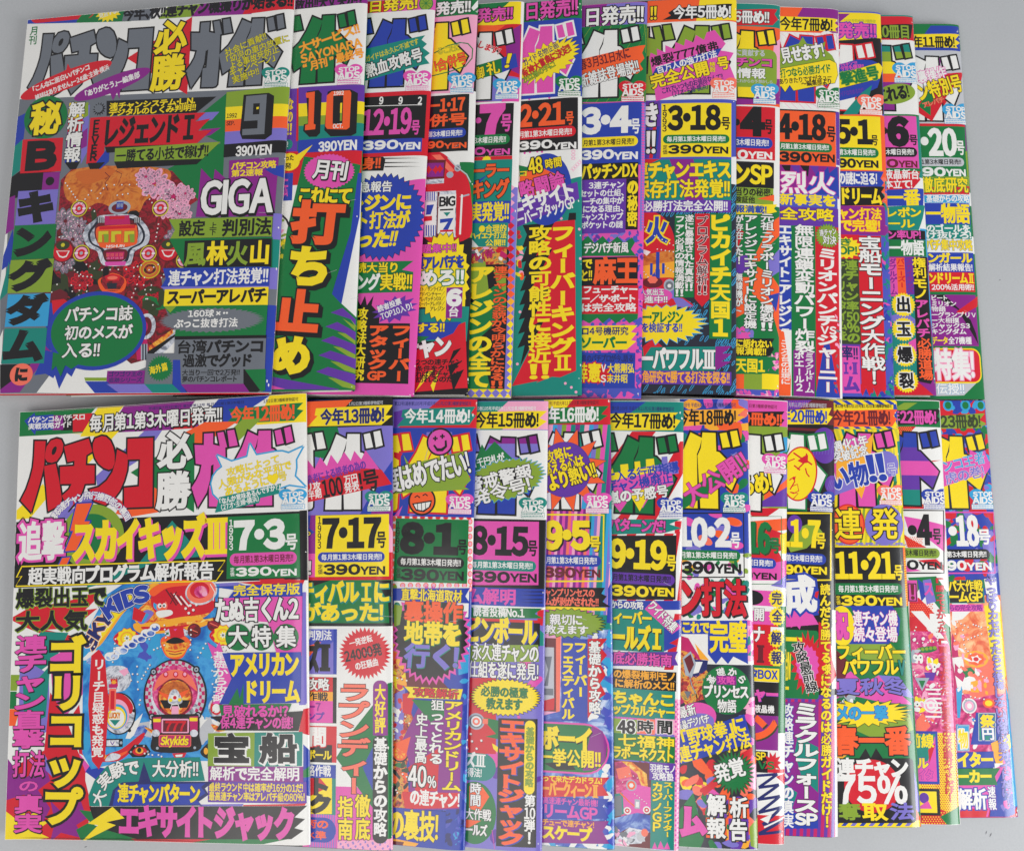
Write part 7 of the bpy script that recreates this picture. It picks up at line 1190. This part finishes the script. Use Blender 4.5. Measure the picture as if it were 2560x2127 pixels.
def bottom_11():
    g('cover_artwork'); fr('r'); R('W', 1150, 890, 1550, 1780); P('M', "1200 960 1310 980 1510 1030 1505 1230 1340 1100 1230 1060"); P('R', "1190 1090 1250 1130 1370 1195 1230 1195"); P('R', "1300 1290 1440 1280 1500 1330 1500 1370"); dots('O', 1215, 1120, 1340, 1190, 16, 5); P('M', "1190 1320 1330 1370 1190 1380"); P('G', "1230 1420 1440 1410 1540 1560 1545 1760 1500 1700 1330 1480 1280 1560"); P('B', "1300 1430 1400 1500 1360 1600 1440 1620 1380 1540 1330 1600"); P('R', "1240 1600 1310 1570 1440 1700 1500 1800 1240 1800"); dots('O', 1250, 1620, 1420, 1760, 18, 6); P('T', "1500 1540 1560 1520 1560 1700 1520 1640")
    fr('u'); P('R', "1245 -10 1290 -20 1600 300 1600 500 1245 200"); R('W', 1400, -40, 1600, 140); R('8', 1230, 90, 1600, 860); P('G', "1480 0 1600 60 1600 300 1540 200"); P('W', "1250 -60 1340 -60 1530 180 1480 180"); E('G', 1370, 228, 80, 24, 6, n=16); pins('L', "1310 230 1430 215 5", 14)
    for x, y, c in ((1300, 290, 'Z'), (1405, 360, 'Y'), (1310, 640, 'Y')): scatter('WZH' if c == 'Z' else 'YFW', x - 40, y - 50, x + 40, y + 40, 7, 22, 40); E('W', x - 14, y - 5, 20, 22); E('W', x + 22, y - 5, 20, 22); E('K', x - 10, y - 2, 6, 6); E('K', x + 24, y - 2, 6, 6)
    scatter('AWAS', 1270, 120, 1470, 800, 26, 10, 28)
    P('V', "1350 400 1440 400 1420 460 1370 460"); P('Z', "1280 440 1390 440 1335 540"); P('G', "1310 460 1360 460 1335 520"); E('W', 1400, 645, 54, 56); E('A', 1400, 645, 42, 44); E('W', 1400, 645, 30, 32); E('A', 1400, 645, 14, 14); _ = [R('W', 1360 + (i % 3) * 20, 520 + i * 34, 1480 + (i % 2) * 20, 534 + i * 34) for i in range(7)]; P('S', "1290 760 1340 700 1400 800 1360 840 1290 840")
    pins('W', "1270 110 1290 60 3;1300 180 1420 170 4;1440 90 1450 160 3;1270 380 1290 420 3;1450 480 1480 520 3;1290 520 1300 560 2;1470 640 1490 760 4;1360 760 1440 780 4", 6)
    R('Y', 1270, 850, 1610, 1560); dots('R', 1440, 870, 1610, 1540, 17, 5.5); dots('R', 1330, 1240, 1470, 1540, 17, 5.5); P('R', "1300 1440 1420 1400 1560 1460 1600 1530 1420 1560 1310 1520"); dots('Y', 1340, 1450, 1580, 1540, 20, 5); P('G', "1470 1480 1610 1400 1620 1560 1540 1560"); R('B', 1230, 838, 1458, 1234); R('M', 1230, 858, 1440, 1214); P('T', "1290 860 1436 860 1380 1060 1290 1100"); P('R', "1380 980 1436 930 1390 1080"); R('K', 1250, 1270, 1470, 1470); R('Y', 1250, 1290, 1446, 1450); E('V', 1350, 1340, 36, 40); P('M', "1290 1420 1380 1360 1410 1420")
    T('前線', 'Y', 1230, 862, 1424, 964, b=1.3); T('ル', 'Y', 1300, 1040, 1380, 1120, b=1.3, o='V'); T('イタ', 'M', 1300, 1130, 1420, 1205, o='V', ow=.03)
    g('top_banner'); fr('r'); R('G', 1110, 95, 1480, 300); P('L', "1110 160 1200 110 1300 110 1160 200"); P('K', "1110 168 1480 160 1450 210 1486 238 1440 272 1110 278"); T('年22冊め!', 'M', 1090, 166, 1446, 272, b=1.3)
    g('title_lettering'); R('W', 1130, 290, 1510, 900); P('R', "1140 290 1290 288 1220 360 1140 370"); dots('f', 1160, 295, 1260, 350, 15, 4); P('R', "1180 500 1225 500 1240 900 1190 900"); dots('f', 1192, 520, 1230, 890, 15, 4); P('R', "1180 870 1500 870 1510 905 1180 905"); dots('f', 1240, 876, 1460, 900, 15, 4); P('R', "1330 550 1480 540 1380 560"); P('L', "1480 820 1515 840 1515 905 1470 900"); logo('B', ANCH['b'][10], bands=[('B', .0120), ('V', .0205), ('M', .0295), ('V', .0385), ('T', .2)])
    AIDS('B', 2338, 1243)
    g('issue_panel'); line('K', "1150 915 1496 918 1500 1386 1160 1386", 12); E('K', 1262, 1064, 34, 38); T('4', 'K', 1298, 950, 1404, 1174, b=2.4); T('号', 'K', 1412, 1054, 1484, 1170, b=1.3); sale('L', 'K', 1080, 1198, 1470, 1274, 1205, '3木曜日発売!!'); yen('K', 1218, 1312, 1492, 1290, 1358, '0')
    g('headline_print'); R('M', 1200, 1440, 1300, 1600); R('M', 1236, 1470, 1288, 1590, o='K'); T('!', 'D', 1246, 1474, 1282, 1584, b=1.5); P('P', "1340 1440 1400 1430 1420 1520 1440 1600 1370 1620"); T('ス', 'M', 1350, 1450, 1420, 1560); fr('u'); T('「勝ってよかった」「買ってよかった」と思えるのは必勝ガイドだけ!', 'R', 1470, -316, 1542, 1356, v=1, o='D', ow=.02, b=1)
    wear(6, 31)
def bottom_12():
    g('cover_artwork'); fr('r'); R('B', 1440, 880, 1950, 1480); blobs('RRGGP', 1500, 900, 1890, 1470, 60, 26, 60)
    fr('u'); R('0', 1540, -180, 2000, 600); P('Y', "1800 -100 1960 -120 1990 420 1920 500 1850 260"); P('W', "1560 -140 1620 -160 1720 -80 1640 0 1560 20"); R('8', 1540, 560, 1990, 1000); P('Q', "1560 100 1600 200 1640 560 1560 700"); P('S', "1660 380 1880 300 1900 560 1700 600"); E('f', 1740, 300, 92, 62); S('S', 1740, 300, 80, 54, 8, .8); E('O', 1740, 300, 58, 42); S('W', 1740, 300, 44, 34, 5, .6); E('R', 1740, 300, 20, 16); P('W', "1560 290 1640 280 1660 420 1740 440 1720 540 1600 520"); P('G', "1630 380 1700 360 1740 400 1660 440"); P('f', "1700 470 1780 450 1760 550 1700 545"); P('Q', "1580 330 1660 420 1640 470 1580 420"); P('C', "1590 520 1640 500 1620 740 1600 740")
    scatter('WASW', 1570, 0, 1700, 560, 16, 14, 34); scatter('SWAf', 1700, 380, 1860, 560, 14, 12, 30); scatter('AWC', 1600, 740, 1740, 960, 14, 12, 28); pins('W', '1600 20 1680 60 4;1720 40 1780 60 4;1660 220 1700 260 3', 6)
    E('W', 1690, 650, 56, 58); E('Z', 1690, 650, 46, 48); E('A', 1690, 650, 34, 36); E('W', 1690, 650, 18, 20); E('O', 1835, 630, 44, 36); E('Y', 1835, 630, 28, 22); P('B', "1740 700 1890 700 1930 800 1930 940 1700 940"); P('C', "1590 790 1690 790 1690 990 1600 990"); R('T', 1760, 705, 1885, 910); frame('H', 1760, 705, 1885, 910, 6); T('祭', 'Y', 1770, 720, 1880, 820, o='B', b=1.6); T('円', 'W', 1780, 815, 1880, 905, o='B', b=1.4); frame('H', 1600, 798, 1688, 985, 5); T('物', 'Y', 1606, 830, 1680, 970, b=1.3, o='W')
    P('f', "1850 930 1920 900 1960 1080 1900 1120 1870 1020"); P('W', "1860 1080 1940 1080 1930 1130 1870 1130"); pins('W', "1640 80 1650 190 4;1680 150 1780 110 5;1760 420 1820 440 3;1700 580 1800 600 4;1640 560 1660 600 2;1680 700 1730 760 4;1590 60 1580 160 3;1830 60 1840 130 3", 6)
    R('R', 1560, 1240, 2060, 1560); P('M', "1600 1250 1960 1080 1880 1250 1830 1480 1600 1470"); P('B', "1880 1240 2010 1100 2060 1400 1990 1480 1840 1480"); blobs('PBM', 1940, 700, 2030, 1470, 26, 24, 50); P('C', "1960 500 2000 560 2050 1400 2020 1400"); P('Y', "1940 880 1990 860 2000 960 1960 1000"); P('R', "1560 1420 1830 1420 1810 1490 1560 1495")
    g('top_banner'); fr('r'); R('R', 1430, 95, 1825, 360); blobs('BCGB', 1460, 100, 1810, 175, 16, 26, 50)
    for x in (1530, 1660, 1775): E('C', x, 130, 38, 42); E('G', x, 130, 24, 28)
    blobs('BCGB', 1460, 300, 1820, 350, 14, 24, 46); P('L', "1430 212 1804 190 1764 240 1814 266 1762 302 1430 306"); T('23冊め!', 'J', 1470, 200, 1778, 302, b=1.4)
    g('title_lettering'); R('R', 1450, 345, 1880, 905); blobs('BBGGPC', 1490, 350, 1860, 900, 70, 26, 60); logo('Y', ANCH['b'][11], o='X')
    g('slogan_print'); P('M', "1450 572 1692 506 1690 458 1760 500 1800 470 1852 584 1786 684 1772 644 1450 756"); TR('ンコ王者', 'C', 1650, 556, 330, 84, 12, o='W', ow=.02, b=.6); TR('虎の巻!', 'P', 1655, 652, 310, 84, 12, o='W', ow=.02, b=.6)
    AIDS('C', 2458, 1243)
    g('issue_panel'); line('M', "1450 930 1870 932 1882 1384 1460 1388", 11); E('W', 1564, 1070, 32, 36); T('18', 'W', 1592, 954, 1756, 1184, b=2); T('号', 'W', 1752, 1060, 1852, 1172, b=1.4); sale('K', 'W', 1400, 1208, 1846, 1284, 1518, '第3木曜日発売!!'); yen('W', 1524, 1670, 1858, 1294, 1364, '90')
    g('headline_print'); R('T', 1500, 1440, 1800, 1612); R('K', 1540, 1446, 1790, 1606); T('パ大作戦', 'Y', 1532, 1442, 1790, 1524, o='K', ow=.04, b=1.2); T('ームGP', 'Y', 1538, 1524, 1792, 1606, o='K', ow=.04, b=1.2); R('M', 1520, 1620, 1794, 1674); T('らの完全攻略', 'U', 1540, 1624, 1788, 1670); P('W', "1800 1430 1890 1420 1900 1560 1940 1600 1920 1680 1850 1660 1820 1560")
    fr('u'); T('やっぱりカセだったらと後悔しないのは必勝ガイドだけ!', 'P', 1872, -330, 1956, 1392, v=1, o='K', ow=.03, b=1.1)
    P('B', "1560 1000 1870 990 1880 1112 1560 1116"); T('イター', 'Y', 1598, 1002, 1868, 1108, b=1.5); P('G', "1560 1120 1920 1116 1880 1180 1900 1242 1560 1246"); T('ーカー', 'Y', 1600, 1132, 1856, 1226, b=1.5); T('解析', 'W', 1606, 1274, 1822, 1426, o='B', ow=.05, b=1.3); T('速報', 'W', 1830, 1254, 1890, 1434, v=1, o='V', ow=.05)
    wear(6, 32)

TOPF = [(top_1, 'magazine with a big grey 9 and grey title letters, leftmost in the upper row', 'W', 'R'),
        (top_2, 'magazine with a big orange 10 and a green strip of slanted vertical characters', 'G', 'W'),
        (top_3, 'magazine dated 12・19 in pink on a black box with a red border', 'M', 'W'),
        (top_4, 'pink-topped magazine dated 1・17 in orange beside a red slot machine picture', 'K', 'W'),
        (top_5, 'magazine dated 7 in pink on black with a diamond-patterned spine edge', 'W', 'H'),
        (top_6, 'magazine dated 2・21 in orange on black above tall yellow characters on red', 'T', 'W'),
        (top_7, 'magazine dated 3・4 in white on a blue box with pink camouflage edging', 'M', 'W'),
        (top_8, 'magazine dated 3・18 in black on yellow above a dark cover with blue dashes', 'X', 'K'),
        (top_9, 'magazine dated 4 in black on a red box, next to the orange 4・18 one', 'W', 'M'),
        (top_10, 'magazine dated 4・18 in black on an orange box with a red strip below', 'W', 'W'),
        (top_11, 'magazine dated 5・1 in black on a yellow box with a tall red strip', 'I', 'B'),
        (top_12, 'magazine dated 6 in black on a pink box with four yellow starbursts below', 'T', 'W'),
        (top_13, 'magazine dated 20 in white on a green box, rightmost in the upper row', 'G', 'W')]
BOTF = [(bottom_1, 'magazine dated 7・3 with red and pink title letters, leftmost in the lower row', 'W', 'R'),
        (bottom_2, 'magazine dated 7・17 in black on a yellow box with a red starburst below', 'K', 'W'),
        (bottom_3, 'magazine dated 8・1 in black on a green box with a pink smiley face', 'B', 'W'),
        (bottom_4, 'magazine dated 8・15 in black on a pink box with an orange vertical headline', 'P', 'W'),
        (bottom_5, 'magazine dated 9・5 in yellow on a striped box under a violet sun', 'T', 'B'),
        (bottom_6, 'magazine dated 9・19 in yellow on a black box with a red striped border', 'W', 'B'),
        (bottom_7, 'magazine dated 10・2 in white on a blue box with a green diagonal band', 'W', 'K'),
        (bottom_8, 'magazine dated 16 in green with an orange count in its top banner', 'W', 'R'),
        (bottom_9, 'magazine dated 1・7 in yellow on black under a round yellow face', 'K', 'W'),
        (bottom_10, 'magazine dated 11・21 in yellow with a large 75% near its lower end', 'G', 'W'),
        (bottom_11, 'magazine dated 4 in black on white under a blue and violet banded letter', 'W', 'W'),
        (bottom_12, 'magazine dated 18 in white on a blotchy blue box, rightmost in the lower row', 'B', 'W')]

# ------------------------------------------------------------------ build everything
COVERS = [(MT[i], f) for i, f in enumerate(TOPF)] + [(MB[i], f) for i, f in enumerate(BOTF)]
src_chars = set('国0123456789STOPAIDYEN1993')
import inspect
for _, f in COVERS:
    if f: 
        for k in f[0].__code__.co_consts: 
            st = [k]
            while st:
                q = st.pop()
                if isinstance(q, str): src_chars |= set(q)
                elif isinstance(q, tuple): st += list(q)
src_chars |= set(SALE + '毎月第1第3木曜日発売!!定価390YEN今年冊め号・')
import time; _t=time.time()
load_glyphs(src_chars - {' ', '\n'})
print('glyphs',len(BASE),time.time()-_t)
trace_logo(MT[0], MB[0])
for i, (m, f) in enumerate(COVERS):
    CUR = m; rnd.seed(100 + i)
    if f:
        f[0](); build(m, f[1], 'magazines fanned out in the upper row' if i < len(MT) else 'magazines fanned out in the lower row', f[2], f[3])
    else: build(m, 'plain', 'magazines fanned out in the upper row')

print('covers',time.time()-_t,len(GC))
